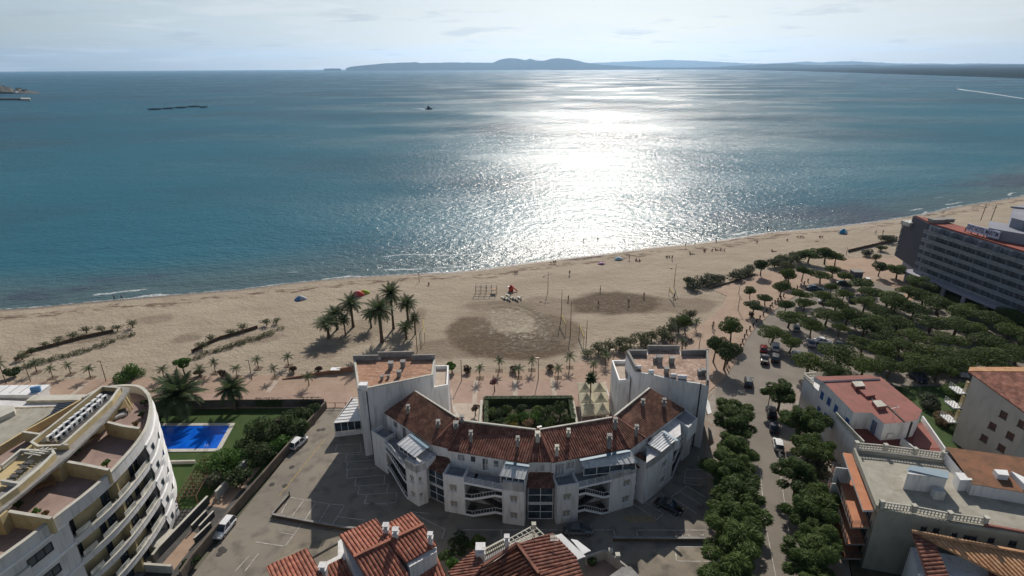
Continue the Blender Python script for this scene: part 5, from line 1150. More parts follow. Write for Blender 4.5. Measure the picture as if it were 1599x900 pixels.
# ================================================================ pink-roofed block
pk = thing('pink_roofed_block', 'white block with blue shutters and a flat pink-red roof beside the street trees', 'apartment building', (*P2(1340, 680), 0))
pink_m = mat('pink_roof', (0.31, 0.125, 0.105), (0.26, 0.11, 0.09), .35, .9, .2, 6, c3=(0.20, 0.10, 0.075), s3=.9, amt3=.75); red_m = mat('red_floor', (0.22, 0.06, 0.045), (0.16, 0.05, 0.04), .6, .8)
blue_sh = mat('blue_shutter', (0.05, 0.12, 0.34), (0.04, 0.09, 0.26), 2, .5)
Z = 9.6
main = PL(Z, (1284, 592), (1271, 586), (1364, 583.5), (1441, 640), (1438, 652), (1382, 662), (1363, 646), (1333, 644))
main = PL(Z, (1283, 593), (1376, 589), (1441, 641), (1433, 656), (1413, 660), (1382, 662), (1362, 645), (1334, 644.5))
WB, WR = P(1283, 593, Z), P(1334, 644.5, Z)
mb = MB(); mb.prism(main, .05, Z - .02, cap=False)
mb.build('wall', white, pk); mb = MB(); mb.face([(x, y, Z) for x, y in main][::-1]); mb.build('roof', pink_m, pk)
mb = MB(); mb.prism(PL(Z + .6, (1273, 586), (1361, 583.5), (1376, 588.5), (1283, 592.5)), Z - .6, Z + .3, mtop=1, mi=0); mb.build('roof_strip', [white, pink_m], pk)
mb = MB(); mb.prism(PL(Z - 2.6, (1256, 590), (1275, 588), (1290, 600), (1280, 612)), .05, Z - 2.6); mb.build('corner_wing', white, pk)
baluster(pk, P(1256, 589, Z - 2.6), P(1274, 587, Z - 2.6), .8); baluster(pk, P(1256, 590, Z - 2.6), P(1270, 602, Z - 2.6), .8)
# skylights
for pl, h in (([(1331, 596), (1347, 595.5), (1352, 603), (1337, 604)], .8), ([(1337, 604), (1350, 604), (1368, 617), (1354, 619)], .45), ([(1363, 626), (1376, 625), (1386, 634), (1371, 636)], .7)):
    mb = MB(); mb.prism(PL(Z + h, *pl), Z + .01, Z + h, mtop=1); mb.build('skylight', [pink_m, offwhite if h > .5 else pink_m], pk)
mb = MB(); mb.bar(P(1386, 634, Z + .08), P(1413, 659, Z + .08), .2, .15); mb.bar(P(1352, 610, Z + .08), P(1364, 626, Z + .08), .2, .15); mb.build('roof_pipe', darkc, pk)
# street facade windows
A, B = v2(P2(1283, 593, Z)), v2(P2(1334, 644.5, Z)); ln = (B - A).length; nr = Vector(((B - A).y, -(B - A).x, 0)).normalized()
if nr.x > 0: pass
fa, fb = A, B
for s0, zs in ((.08, (7.2, 4.2)), (.30, (7.4, 4.3)), (.52, (7.4, 4.4)), (.86, (7.2, 4.3))):
    for z in zs: window(pk, A + nr * .03, B + nr * .03, (s0 * ln, s0 * ln + .9, z - .6, z + .7), dep=0.0, nm=2, frame=blue_sh, pane=blue_sh, sill=True)
A2, B2 = v2(P2(1334, 644.5, Z)), v2(P2(1362, 645, Z)); A3, B3 = B2, v2(P2(1382, 662, Z)); nr3 = Vector(((B3 - A3).y, -(B3 - A3).x, 0)).normalized()
window(pk, A3 + nr3 * .02, B3 + nr3 * .02, (.6, 1.6, 6.7, 8.8), dep=0, nm=1, frame=blue_sh, pane=blue_sh, sill=False, name='door')
# roof terrace in front, with balustrade
T = 6.6; tp = PL(T, (1309, 645), (1345, 702), (1395, 706), (1470, 702), (1440, 655), (1413, 668), (1384, 673), (1362, 658), (1334, 655), (1318, 648))
tp = [P2(1305, 651, T), P2(1348, 697, T), P2(1405, 700, T), P2(1480, 706, T), P2(1446, 655, T), P2(1432, 664, T), P2(1334, 655, T)]
mb = MB(); mb.prism(tp, .05, T - .02, cap=False); mb.build('lower_wall', white, pk); mb = MB(); mb.prism(tp, T - .015, T); mb.build('terrace_floor', red_m, pk)
baluster(pk, P(1305, 651, T), P(1348, 697, T), .9); mb = MB(); mb.strip_z(PL(T + .9, (1478, 700), (1443, 650)), T, T + .9, .2); mb.build('terrace_parapet', white2, pk)
mb = MB(); mb.face([(x, y, T + .03) for x, y in PL(T, (1432, 668), (1444, 662), (1470, 700), (1425, 702), (1427, 690))][::-1]); mb.build('pink_terrace', pink_m, pk)
mb = MB(); mb.strip_z(PL(T + 1.1, (1408, 685), (1427, 700)), T, T + 1.2, .25); mb.build('terrace_parapet', white, pk)
p = P(1418, 665, Z); mb = MB(); mb.tube([(p.x, p.y - .5, T), (p.x + .1, p.y - .5, Z + 1)], .14, 8); mb.build('drain_pipe', dark, pk)
p = P(1394, 655, Z); mb = MB(); mb.bar((p.x, p.y, Z - 1), (p.x + .2, p.y, Z + 2.4), .06); mb.bar((p.x - .6, p.y, Z + 1.9), (p.x + .6, p.y, Z + 2.2), .04); mb.build('aerial', alu, pk)
p = P(1389, 688, T); dr = thing('laundry_bundle', 'pale laundry hanging on a stand on the red terrace', 'laundry', (p.x, p.y, T)); mb = MB(); mb.bar((-.5, 0, 0), (-.5, 0, 1.2), .05); mb.bar((.5, 0, 0), (.5, 0, 1.2), .05); mb.bar((-.5, 0, 1.2), (.5, 0, 1.2), .05); mb.build('stand', alu, dr, local=True); mb = MB(); mb.box((0, 0, .8), (.8, .1, .7)); mb.build('cloth', white2, dr, local=True)
# ================================================================ grey-green block with a pale flat roof
gb = thing('flat_roofed_block', 'grey-green block with pale flat roof, balustrades and terracotta balconies', 'apartment building', (*P2(1450, 800), 0))
Z = 9.6; fl = PL(Z, (1337, 704), (1475, 720), (1640, 745), (1640, 842), (1500, 822), (1373, 795))
mb = MB(); A, B = v2(P2(1373, 795, Z)), v2(P2(1640, 838, Z)); ln = (B - A).length
hs = []
for f, w_, z in ((.28, .7, 7.2), (.355, .7, 7.3), (.47, .6, 7.0), (.54, 1.4, 7.0), (.68, .7, 7.2), (.80, .8, 7.3)): hs.append((f * ln, f * ln + w_, z, z + 1.1))
wallface(mb, A, B, .05, Z, hs); k_ = [v2(p) for p in fl]
for a, b in ((k_[5], k_[0]), (k_[0], k_[1]), (k_[1], k_[2])):
    mb.face([(a.x, a.y, .05), (b.x, b.y, .05), (b.x, b.y, Z), (a.x, a.y, Z)])
mb.build('wall', olive, gb)
for h in hs: window(gb, A, B, h, nm=2, frame=dark, shut=.3)
mb = MB(); mb.face([(x, y, Z - .25) for x, y in fl][::-1]); mb.build('roof', pale_roof, gb)
mb = MB(); mb.strip_z([(p.x, p.y) for p in k_][::-1] if False else [(p.x, p.y) for p in k_], Z - .3, Z + .15, -.25, close=True); mb.build('roof_kerb', olive, gb)
# light patches of repaired render on the gable
rep = mat('pale_render_patch', (0.46, 0.45, 0.40), rough=.9); d = (B - A).normalized(); nr = Vector((d.y, -d.x, 0))
def lattice(a, b, z, h=.85):
    a, b = Vector(a), Vector(b); ln = (b - a).length; n = max(2, int(ln / .34)); mb = MB(); Zv = Vector((0, 0, 1))
    for t in (0.05, .5, 1.0): mb.bar(a + Zv * h * t, b + Zv * h * t, .16, .10)
    for k in range(n + 1): p = a.lerp(b, k / n); mb.bar(p, p + Zv * h, .10)
    return mb.build('balustrade', offwhite, gb)
Zb = Z + .15
ring_ = [P(1337, 700, Zb), P(1382, 704, Zb), P(1428, 710, Zb), P(1473, 716, Zb)]
for a, b in zip(ring_[:-1], ring_[1:]): lattice(a, b, Zb)
frn = [P(1376, 793, Zb), P(1426, 800, Zb), P(1482, 811, Zb), P(1538, 819, Zb)]
for a, b in zip(frn[:-1], frn[1:]): lattice(a, b, Zb)
for p in ring_ + frn: mb = MB(); mb.box((p.x, p.y, Zb + .5), (.42, .42, 1.0)); mb.box((p.x, p.y, Zb + 1.03), (.55, .55, .12)); mb.build('balustrade_post', offwhite, gb)
mb = MB(); mb.strip_z(PL(Z + .8, (1337, 700), (1373, 790)), Z, Z + .8, -.25); mb.build('side_parapet', olive, gb); mb = MB(); mb.strip_z(PL(Z + .4, (1540, 820), (1640, 838)), Z, Z + .4, .3); mb.build('red_coping', pink_m, gb)
# hut on the roof
mb = MB(); mb.prism(PL(Z + 2.2, (1420, 734), (1424, 728), (1482, 737), (1480, 748), (1452, 744), (1418, 740)), Z - .25, Z + 2.2); mb.build('roof_hut', white, gb)
mb = MB(); v = [P(1416, 733, Z + 2.4), P(1424, 727, Z + 2.6), P(1483, 736.5, Z + 2.6), P(1482, 748, Z + 2.3)]; mb.face(v[::-1]); mb.face([p - Vector((0, 0, .12)) for p in v]); mb.build('hut_roof', mat('pale_blue_sheet', (0.45, 0.55, 0.60), rough=.4), gb)
p = P(1464, 775, Z); mb = MB(); mb.box((p.x, p.y, Z + .3), (1.2, .9, 1.3), -.2); mb.build('roof_tank', alu, gb)
# terracotta balconies stacked along the street side
terrac = mat('terracotta_slab', (0.50, 0.22, 0.12), (0.42, 0.18, 0.10), .8, .9)
mb = MB(); pl = PL(Z - .6, (1317, 707), (1331, 709), (1366, 797), (1349, 797)); mb.prism(pl, Z - .9, Z - .6, bottom=True, mtop=1); mb.build('top_slab', [white, terrac], gb)
for i, z in enumerate((Z - 3.3, Z - 6.0, Z - 8.4)):
    x0 = 0 - i * 0; pl = PL(Z - .9, (1304, 709), (1331, 712), (1366, 800), (1336, 800)); mb = MB(); mb.prism(pl, z - .25, z, bottom=True, mtop=1); mb.build('balcony_slab', [greyc, terrac], gb)
    railing(gb, PL(Z - .9, (1331, 712), (1304, 709), (1336, 800), (1366, 800)), z, 1.0, 1.0, dark, bars=4)
    mb = MB(); a, b = PL(Z - .9, (1306, 730), (1333, 733)); mb.bar((*a, z + 1.2), (*b, z + 1.2), .15, 2.4); mb.build('balcony_divider', white, gb)
A4, B4 = v2(P2(1337, 704, Z)), v2(P2(1373, 795, Z)); n4 = Vector(((B4 - A4).y, -(B4 - A4).x, 0)).normalized(); l4 = (B4 - A4).length
for z in (Z - 3.25, Z - 5.95, Z - 8.35):
    for f in (.12, .42, .72): window(gb, A4 + n4 * .03, B4 + n4 * .03, (f * l4, f * l4 + 1.8, z + .05, z + 2.1), dep=0, nm=2, frame=dark, sill=False, name='balcony_door')
# lower right neighbour with brown roof and white skylights
nb = thing('brown_roofed_block', 'block with a worn brown sloping roof and white skylights behind the pale flat roof', 'building', (*P2(1560, 730), 0))
br_m = mat('worn_brown_roof', (0.26, 0.125, 0.07), (0.19, 0.10, 0.06), .5, .95, .3, 6, c3=(0.11, 0.075, 0.045), s3=1.0, amt3=.7)
pl3 = [P(1478, 698, 11.6), P(1650, 722, 11.6), P(1650, 778, 11.0), P(1530, 758, 11.0), P(1520, 757, 11.0)]
mb = MB(); mb.face(pl3[::-1]); mb.build('roof', br_m, nb)
mb = MB(); mb.prism([(p.x, p.y) for p in pl3], .05, 10.95, cap=False); mb.build('wall', white, nb)
mb = MB(); v = [P(1492, 739, 11.0), P(1513, 740, 11.0), P(1519, 752, 10.9), P(1500, 752, 10.9)]; mb.prism([(p.x, p.y) for p in v], 9.2, 11.1); mb.build('stair_head', white2, nb)
for pl in ([(1553, 733), (1574, 734.5), (1577, 743), (1560, 741)], [(1580, 736), (1600, 745), (1620, 765), (1600, 756)]):
    mb = MB(); mb.prism(PL(11.9, *pl), 11.0, 11.9); mb.build('skylight', white2, nb)
# beige block with tiled roof on the right edge
bb = thing('beige_gabled_block', 'tall beige gable-ended block with tiled roof and small balconies at the right edge', 'apartment building', (*P2(1560, 660), 0))
v = [P(1514, 580, 13.0), P(1540, 620, 10.6), P(1640, 690, 10.6), P(1640, 592, 13.0)]
v0 = P(1514, 579, 13.0)
mb = MB(); tiled(mb, [P(1513, 581, 13.0), P(1606, 648, 11.2), P(1760, 650, 11.2), P(1700, 583, 13.0)], P(1606, 648, 11.2) - P(1560, 580, 13.0), .4, .08); mb.build('tile_roof', tile_tan if False else tile_worn, bb)
mb = MB(); tiled(mb, [P(1513, 580, 13.0), P(1700, 582, 13.0), P(1700, 574, 12.4), P(1515, 575, 12.4)], Vector((0, 1, -.2)), .4, .08); mb.build('tile_roof', tile_tan, bb)
g0, g1, g2 = P(1519, 590, 12.4), P(1606, 650, 11.0), P(1700, 650, 11.0)
a, b = v2(g0), v2(g1); d = (b - a).normalized(); mb = MB(); lnb = (b - a).length; hs = []
wallz = 10.9
hs = [(lnb * f, lnb * f + 1.15, z, z + 1.2) for f, z in ((.60, 8.6), (.50, 5.9), (.44, 3.2), (.80, 6.0), (.74, 3.3), (.90, 8.7))]
wallface(mb, a, b, .05, wallz, hs); mb.face([(a.x, a.y, wallz), (b.x, b.y, wallz), (b.x, b.y, 11.0), (a.x, a.y, 12.75)]); mb.face([(b.x, b.y, .05), (b.x + 12, b.y + .5, .05), (b.x + 12, b.y + .5, wallz), (b.x, b.y, wallz)]); mb.build('wall', beige, bb)
for h in hs: window(bb, a, b, h, nm=1, frame=mat('dark_shutter', (0.10, 0.055, 0.045), rough=.6) if 'dark_shutter' not in bpy.data.materials else bpy.data.materials['dark_shutter'], pane=bpy.data.materials.get('dark_shutter'))
for i, z in enumerate((9.4, 6.6, 3.8)):
    c = P(1519, 590, 12.4); mb = MB(); mb.box((c.x - .7, c.y + 1.0, z), (1.6, 2.2, .18)); mb.build('balcony_slab', white2, bb)
    railing(bb, [(c.x + .1, c.y - .1), (c.x - 1.5, c.y - .1), (c.x - 1.5, c.y + 2.1)], z + .09, .95, .5, alu)
for z in (10.0, 7.3, 4.5): mb = MB(); mb.box((a.x - .05, a.y + .4, z + .3), (.3, .5, 2.2)); mb.build('ochre_trim', yellow, bb)
# tiled house in the bottom right corner
h3 = house('tiled_house', 'tan and dark striped tile roofs in the bottom right corner', (1520, 890),
 [([(1425, 831, 8.6), (1640, 872, 8.6), (1640, 925, 7.4), (1560, 898, 7.5)], ((1520, 850, 8.6), (1580, 912, 7.4)), tile_tan),
  ([(1425, 831, 8.6), (1460, 848, 8.1), (1484, 905, 7.0), (1460, 940, 6.4), (1450, 905, 6.9)], ((1480, 870, 7.9), (1440, 880, 7.0)), tile_worn),
  ([(1543, 884, 6.8), (1600, 905, 6.8), (1600, 940, 6.0), (1550, 920, 6.2)], ((1570, 890, 6.8), (1570, 930, 6)), tile_worn)],
 [([(1430, 834), (1640, 876), (1640, 940), (1460, 940)], 8.0, 0, 6.0)], [((1425, 831, 8.7), (1640, 872, 8.7), tile_tan)], wm=white)
mb = MB(); 
for k in range(6): mb.bar(P(1424 + k * 5, 872 + k * 6, 4.8), P(1440 + k * 5, 866 + k * 6, 4.8), .1)
mb.bar(P(1424, 872, 4.8), P(1450, 905, 4.8), .14); mb.build('open_beams', white2, h3)
# ================================================================ hotel on the beach, upper right
ho = thing('beach_hotel', 'long dark grey six-storey hotel with a red roof and a roof sign, on the beach', 'hotel', (*P2(1440, 425), 0))
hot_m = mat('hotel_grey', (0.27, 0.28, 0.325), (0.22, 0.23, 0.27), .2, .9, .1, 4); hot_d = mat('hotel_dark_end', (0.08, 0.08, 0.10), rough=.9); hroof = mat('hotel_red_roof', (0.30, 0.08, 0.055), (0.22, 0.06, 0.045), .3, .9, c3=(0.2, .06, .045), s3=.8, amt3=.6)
HZ = 17.5; hpane = mat('dim_pane', (.10, .11, .125), (.16, .17, .19), 1.2, .3)
p0, p1, p2_, p3 = [v2(P2(x, y, HZ)) for x, y in ((1429, 338), (1453, 350), (1599, 394), (1480, 337.5))]
dl = (p2_ - p1).normalized(); p2e = p1 + dl * 75; wdt = (p0 - p1); q0_ = p0; q2 = p2e + (p3 - p0) * 0 + wdt * 1.0
wd = p0 - p1
foot = [p1, p2e, p2e + wd, p0]
mb = MB(); mb.prism([(p.x, p.y) for p in foot], .05, HZ - .02, cap=False); mb.build('wall', hot_m, ho)
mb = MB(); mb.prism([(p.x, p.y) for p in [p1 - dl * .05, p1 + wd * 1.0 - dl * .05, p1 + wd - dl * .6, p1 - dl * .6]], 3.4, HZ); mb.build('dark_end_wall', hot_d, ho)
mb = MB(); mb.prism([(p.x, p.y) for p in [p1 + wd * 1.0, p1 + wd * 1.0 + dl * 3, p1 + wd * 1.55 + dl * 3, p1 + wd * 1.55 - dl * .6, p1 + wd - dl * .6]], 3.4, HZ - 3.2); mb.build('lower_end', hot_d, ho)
mb = MB(); mb.prism([(p.x, p.y) for p in foot], HZ, HZ + .35); mb.build('roof', hroof, ho)
wr = p1 + wd * 1.05 + dl * 1
mb = MB(); e = [p1 + dl * 3 + wd, p2e + wd, p2e + wd * 2.0, p1 + dl * 17 + wd * 1.9, p1 + dl * 4 + wd * 1.2]; mb.prism([(p.x, p.y) for p in e], .05, HZ + .3, mtop=1); mb.build('rear_wing', [hot_m, hroof], ho)
n1 = Vector((dl.y, -dl.x, 0));  n1 = n1 if n1.dot(wd) < 0 else -n1
LN = (p2e - p1).length
bal_m = mat('hotel_balcony_panel', (0.22, 0.235, 0.265), (0.17, 0.185, 0.21), 1.2, .25, spec=.5)
for i in range(6):
    z = 3.3 + i * 2.35
    mb = MB(); a, b = p1 + n1 * .75, p2e + n1 * .75; m_ = (a + b) / 2; mb.box((m_.x, m_.y, z), (LN, 1.5, .2), math.atan2(dl.y, dl.x)); mb.build('balcony_floor', hot_m, ho)
    mb = MB(); a2 = m_ + n1 * .72; mb.box((a2.x, a2.y, z + .58), (LN, .06, .9), math.atan2(dl.y, dl.x)); mb.build('balcony_panel', bal_m, ho)
    nb_ = 18
    for k in range(nb_):
        s = LN * (k + .15) / nb_; pa, pb = (p2e + n1 * .03), (p1 + n1 * .03)
        A_, B_ = (p1 + n1 * .03, p2e + n1 * .03) if Vector((dl.y, -dl.x, 0)).dot(n1) > 0 else (p2e + n1 * .03, p1 + n1 * .03)
        sx = s if A_ == p1 + n1 * .03 else LN - s - 2.6
        window(ho, A_, B_, (sx, sx + 2.6, z + .12, z + 2.0), dep=0, nm=2, sill=False, frame=bpy.data.materials['weathered_aluminium'] if (k * 7 + i * 3) % 5 == 0 else hot_m, pane=hpane, name='balcony_door')
        if k: c = p1 + dl * (LN * k / nb_) + n1 * .75; mb = MB(); mb.box((c.x, c.y, z + 1.15), (.12, 1.4, 2.1), math.atan2(dl.y, dl.x)); mb.build('balcony_divider', hot_m, ho)
# ground floor arcade, pale band
mb = MB(); c = (p1 + p2e) / 2 + n1 * 1.8; mb.box((c.x, c.y, 3.0), (LN + 4, 3.6, .3), math.atan2(dl.y, dl.x)); mb.build('arcade_roof', mat('pale_arcade', (0.30, 0.29, 0.33), rough=.8), ho)
for k in range(13): c = p1 + dl * (LN * k / 12) + n1 * 3.2; mb = MB(); mb.box((c.x, c.y, 1.45), (1.0, .5, 2.8), math.atan2(dl.y, dl.x)); mb.build('arcade_pier', bpy.data.materials['pale_arcade'], ho)
for k in range(5): c = p1 + wd * 1.45 - dl * .62; zz = 5 + k * 1.9; mb = MB(); mb.box((c.x, c.y, zz), (.12, .7, .7), math.atan2(dl.y, dl.x)); mb.build('round_emblem', alu, ho)
mb = MB(); c = p1 + wd * 1.25 + dl * 1.0; mb.box((c.x, c.y, HZ - 2.5), (3.2, 4.5, 1.2), math.atan2(dl.y, dl.x)); mb.build('glass_screen', bglass, ho)
# roof sign
sgn = thing('roof_sign', 'lilac board with dark letters reading GHT HOTEL MARITIM on the hotel roof', 'sign', (*P2(1533, 366, HZ), HZ + .35))
sa, sb = P(1509, 362, HZ + .4), P(1559, 376, HZ + .4); dz = (sb - sa); L_ = dz.length; rz = math.atan2(dz.y, dz.x); c = (sa + sb) / 2
mb = MB(); mb.box((c.x, c.y, HZ + 1.75), (L_, .25, 1.9), rz); mb.build('board', mat('lilac_board', (0.62, 0.60, 0.74), rough=.6), sgn)
mb = MB()
for k in range(6): p = sa.lerp(sb, k / 5); mb.bar((p.x, p.y + .3, HZ + .3), (p.x, p.y + .3, HZ + 1.6), .15)
mb.build('support', dark, sgn)
nn = Vector((dz.y, -dz.x, 0)).normalized(); cc = c + nn * .14; o = lettering('GHT HOTEL MARITIM', (0, 0, 0), 1.55, 0, mat('navy_letters', (0.02, 0.02, 0.09), rough=.5), 'letters', None, R(90)); o.data.update()
wtxt = o.dimensions.x; o.scale = (L_ * .95 / wtxt,) * 1 + (1.0, 1.0) if False else (L_ * .95 / wtxt, 1.05, 1)
o.rotation_euler = (R(90), 0, rz); o.parent = sgn; o.location = Vector((cc.x, cc.y, HZ + 1.75)) - Vector(sgn.location)
# plant rooms on the hotel roof
rm = thing_p = MB(); rm.prism(PL(HZ + 3, (1546, 345), (1575, 350), (1640, 352), (1640, 372), (1578, 362), (1545, 356)), HZ + .3, HZ + 3.0); rm.build('plant_room', hot_m, ho)
mb = MB(); mb.prism(PL(HZ + 5.5, (1583, 324), (1640, 318), (1640, 345), (1600, 345), (1581, 340)), HZ + .3, HZ + 5.5); mb.prism(PL(HZ + 5.8, (1579, 323), (1640, 315), (1640, 322), (1600, 325)), HZ + 5.51, HZ + 5.9, bottom=True); mb.build('lift_tower', hot_m, ho)
for x, y in ((1478, 346), (1462, 347)): p = P(x, y, HZ + .4); mb = MB(); mb.box((p.x, p.y, HZ + .8), (3.2, 2.2, .9)); mb.box((p.x, p.y, HZ + 1.3), (3.5, 2.5, .12)); mb.build('roof_vent', greyc, ho)
for x in (1532, 1548): p = P(x, 345, HZ + .3); mb = MB(); mb.bar((p.x, p.y, HZ + .3), (p.x + .3, p.y, HZ + 5), .12); mb.bar((p.x - .7, p.y, HZ + 4), (p.x + .9, p.y, HZ + 4.2), .08); mb.build('aerial', dark, ho)
# ================================================================ vegetation
def leaf_mat(name, a, b_, c_=None):
    m = bpy.data.materials.new(name); m.use_nodes = True; t = m.node_tree; bs = t.nodes['Principled BSDF']; bs.inputs['Roughness'].default_value = .75; bs.inputs['Specular IOR Level'].default_value = .25
    tc = t.nodes.new('ShaderNodeTexCoord'); n = t.nodes.new('ShaderNodeTexNoise'); n.inputs['Scale'].default_value = 1.1; n.inputs['Detail'].default_value = 6; t.links.new(tc.outputs['Object'], n.inputs['Vector'])
    oi = t.nodes.new('ShaderNodeObjectInfo'); ad = t.nodes.new('ShaderNodeMath'); ad.operation = 'MULTIPLY_ADD'; ad.inputs[1].default_value = .35; t.links.new(oi.outputs['Random'], ad.inputs[0]); t.links.new(n.outputs['Fac'], ad.inputs[2])
    r = t.nodes.new('ShaderNodeValToRGB'); r.color_ramp.elements[0].position = .42; r.color_ramp.elements[0].color = (*a, 1); r.color_ramp.elements[1].position = .88; r.color_ramp.elements[1].color = (*b_, 1); t.links.new(ad.outputs[0], r.inputs[0])
    t.links.new(r.outputs[0], bs.inputs['Base Color'])
    tr = t.nodes.new('ShaderNodeBsdfTranslucent'); t.links.new(r.outputs[0], tr.inputs[0]); mx = t.nodes.new('ShaderNodeMixShader'); mx.inputs[0].default_value = .3
    t.links.new(bs.outputs[0], mx.inputs[1]); t.links.new(tr.outputs[0], mx.inputs[2]); t.links.new(mx.outputs[0], t.nodes['Material Output'].inputs[0]); return m
pine_m = leaf_mat('pine_needles', (0.042, 0.070, 0.018), (0.105, 0.14, 0.032)); street_m = leaf_mat('street_tree_leaves', (0.05, 0.085, 0.022), (0.105, 0.155, 0.04)); palm_m = leaf_mat('palm_leaves', (0.045, 0.075, 0.03), (0.09, 0.12, 0.05))
bush_m = leaf_mat('bush_leaves', (0.03, 0.055, 0.02), (0.07, 0.10, 0.035)); dune_m = leaf_mat('tamarisk_leaves', (0.075, 0.09, 0.045), (0.14, 0.15, 0.08)); grey_m = leaf_mat('olive_leaves', (0.06, 0.075, 0.045), (0.12, 0.13, 0.08)); dry_m = leaf_mat('dry_fronds', (0.16, 0.11, 0.06), (0.22, 0.16, 0.09)); bright_m = leaf_mat('fig_leaves', (0.045, 0.10, 0.02), (0.08, 0.16, 0.03))
bark = mat('bark', (0.12, 0.085, 0.06), (0.07, 0.05, 0.035), 3, .95, .4, 6)
def leaves(mb, clumps, n, size, r_, flat=.55, el=1.0, feather=False):
    "leaf tufts scattered through clump volumes (centre, radius)"
    tot = sum(c[1] ** 2 for c in clumps)
    for c, rad in clumps:
        k = max(6, int(n * rad * rad / tot)); c = Vector(c)
        for _ in range(k):
            while True:
                d = Vector((r_.uniform(-1, 1), r_.uniform(-1, 1), r_.uniform(-1, 1)))
                if .05 < d.length < 1: break
            rr = d.length; d = d.normalized() * (rr ** .45) * rad; d.z *= flat
            p = c + d; s = size * r_.uniform(.55, 1.35); nrm = (Vector((d.x, d.y, d.z / flat * 1.2)).normalized() * .6 + Vector((r_.uniform(-1, 1), r_.uniform(-1, 1), r_.uniform(-.3, 1)))).normalized()
            if feather:
                t = (Vector((p.x, p.y, 0)).normalized() * .9 + Vector((r_.uniform(-.8, .8), r_.uniform(-.8, .8), r_.uniform(-.75, .35)))).normalized(); b = t.cross(nrm).normalized()
                mb.face([p + t * s * el, p + b * s * .3, p - t * s * el * .6, p - b * s * .3]); continue
            t = nrm.cross(Vector((r_.uniform(-1, 1), r_.uniform(-1, 1), r_.uniform(-1, 1)))).normalized(); b = nrm.cross(t)
            mb.face([p + t * s * el, p + b * s * .6, p - t * s * el * .8, p - b * s * .6])
def tree(name, label, cat, loc, R_, H_, mleaf, nleaf, lsize, style, seed, group=None, kind=None, trunk_h=None, flat=.5):
    r_ = random.Random(seed); root = thing(name, label, cat, loc, 0, group); mb = MB(); th = trunk_h or H_ * .55; lean = Vector((r_.uniform(-.12, .12), r_.uniform(-.12, .12), 1)) * th
    tr = .05 * R_ + .05; mb.tube([(0, 0, -.1), lean * .5 + Vector((r_.uniform(-.1, .1), 0, 0)), lean], [tr * 1.3, tr, tr * .8], 7); cl = []
    nb = {'pine': 9, 'street': 22, 'round': 7, 'bush': 7, 'dune': 9}[style]
    for k in range(nb):
        a = 2 * math.pi * k / nb + r_.uniform(-.4, .4); rr = R_ * r_.uniform(.38, .92 if style == 'street' else .72) if k % 3 else R_ * r_.uniform(.0, .3)
        zz = {'pine': H_ - R_ * flat * r_.uniform(.35, .85) - rr * .12, 'street': H_ - R_ * r_.uniform(.2, .75) - rr * .25, 'round': H_ - R_ * r_.uniform(.4, 1.1), 'bush': H_ * r_.uniform(.35, .75), 'dune': H_ * r_.uniform(.35, .8)}[style]
        c = Vector((math.cos(a) * rr, math.sin(a) * rr, zz)) + Vector((lean.x, lean.y, 0)); cl.append((c, R_ * (r_.uniform(.20, .36) if style == 'street' else r_.uniform(.36, .56))))
        m_ = lean.lerp(c, .5) + Vector((0, 0, -.15 * R_)); mb.tube([lean * .92, m_, c], [tr * .6, tr * .4, tr * .15], 5)
    mb.build('trunk', bark, root, local=True)
    mb = MB(); leaves(mb, cl, nleaf, lsize, r_, flat=.42 if style == 'pine' else .62, el={'dune': 1.8, 'street': 1.9}.get(style, 1.0), feather=style == 'street')
    mb.build('crown', mleaf, root, local=True); return root
LIB = {}
def lib(key, n, make):
    if key not in LIB: LIB[key] = []
    L_ = LIB[key]
    return L_
def place(key, variants, make, loc, s, rz, label, sz=None):
    "first use of a variant is the thing itself, later ones are copies sharing its meshes"
    L_ = LIB.setdefault(key, {}); k = len(L_); v = rnd.randrange(variants) if len(L_) >= variants else len(L_)
    if v not in L_: o = make(v); L_[v] = o; o.location = loc; o.rotation_euler = (0, 0, rz); o.scale = (s, s, sz or s); o['label'] = label
    else: o = dup(L_[v], loc, rz, label, (s, s, sz or s))
    return o
# ---- umbrella pines of the car park: (foot x, foot y, crown top y, half width), survey points
PN = [(1231,446,419,13),(1252,440,416,12),(1281,443,425,15),(1218,464,440,14),(1195,478,461,12),(1304,416,396,13),(1288,413,388,16),(1299,434,417,12),(1318,446,426,12),(1345,457,437,15),(1297,462,443,10),(1247,475,453,15),(1285,477,455,15),(1315,473,452,12),(1357,472,450,18),(1226,490,470,11),(1254,489,466,13),(1303,492,468,17),(1348,488,465,15),(1385,480,456,18),(1395,494,463,18),(1231,512,487,20),(1289,508,485,21),(1320,511,482,17),(1265,531,500,17),(1309,526,506,13),(1348,530,500,20),(1205,538,511,22),(1233,552,528,15),(1262,588,556,26),(1308,574,542,26),(1345,556,530,18),
 (1392,485,460,20),(1424,500,476,20),(1463,492,466,20),(1494,505,480,21),(1538,515,488,22),(1576,510,484,20),(1401,522,496,21),(1451,520,494,21),(1490,524,498,22),(1574,535,508,22),(1424,543,517,22),(1478,549,523,22),(1536,550,524,23),(1590,545,516,22),(1401,556,530,22),(1439,566,540,22),(1480,572,546,23),(1519,574,548,23),(1549,576,548,22),(1585,572,544,22),(1424,583,555,23),(1487,590,562,22),(1370,568,536,22),(1345,596,562,24),(1365,520,495,20),(1378,542,517,21),(1385,592,562,22),(1440,478,455,17),(1416,472,448,15),(1510,528,503,19),(1555,560,535,20),(1460,596,566,18),(1515,497,476,15),(1600,520,495,20),(1614,560,530,24),(1300,600,572,20),(1555,590,562,20),(1335,512,492,14),(1375,503,480,17)]
def mk_pine(v): return tree('umbrella_pine', '', 'pine tree', (0, 0, 0), 3.2, 4.6, pine_m, 5200, .145, 'pine', 100 + v, group='umbrella pines in the car park', trunk_h=2.9, flat=.55)
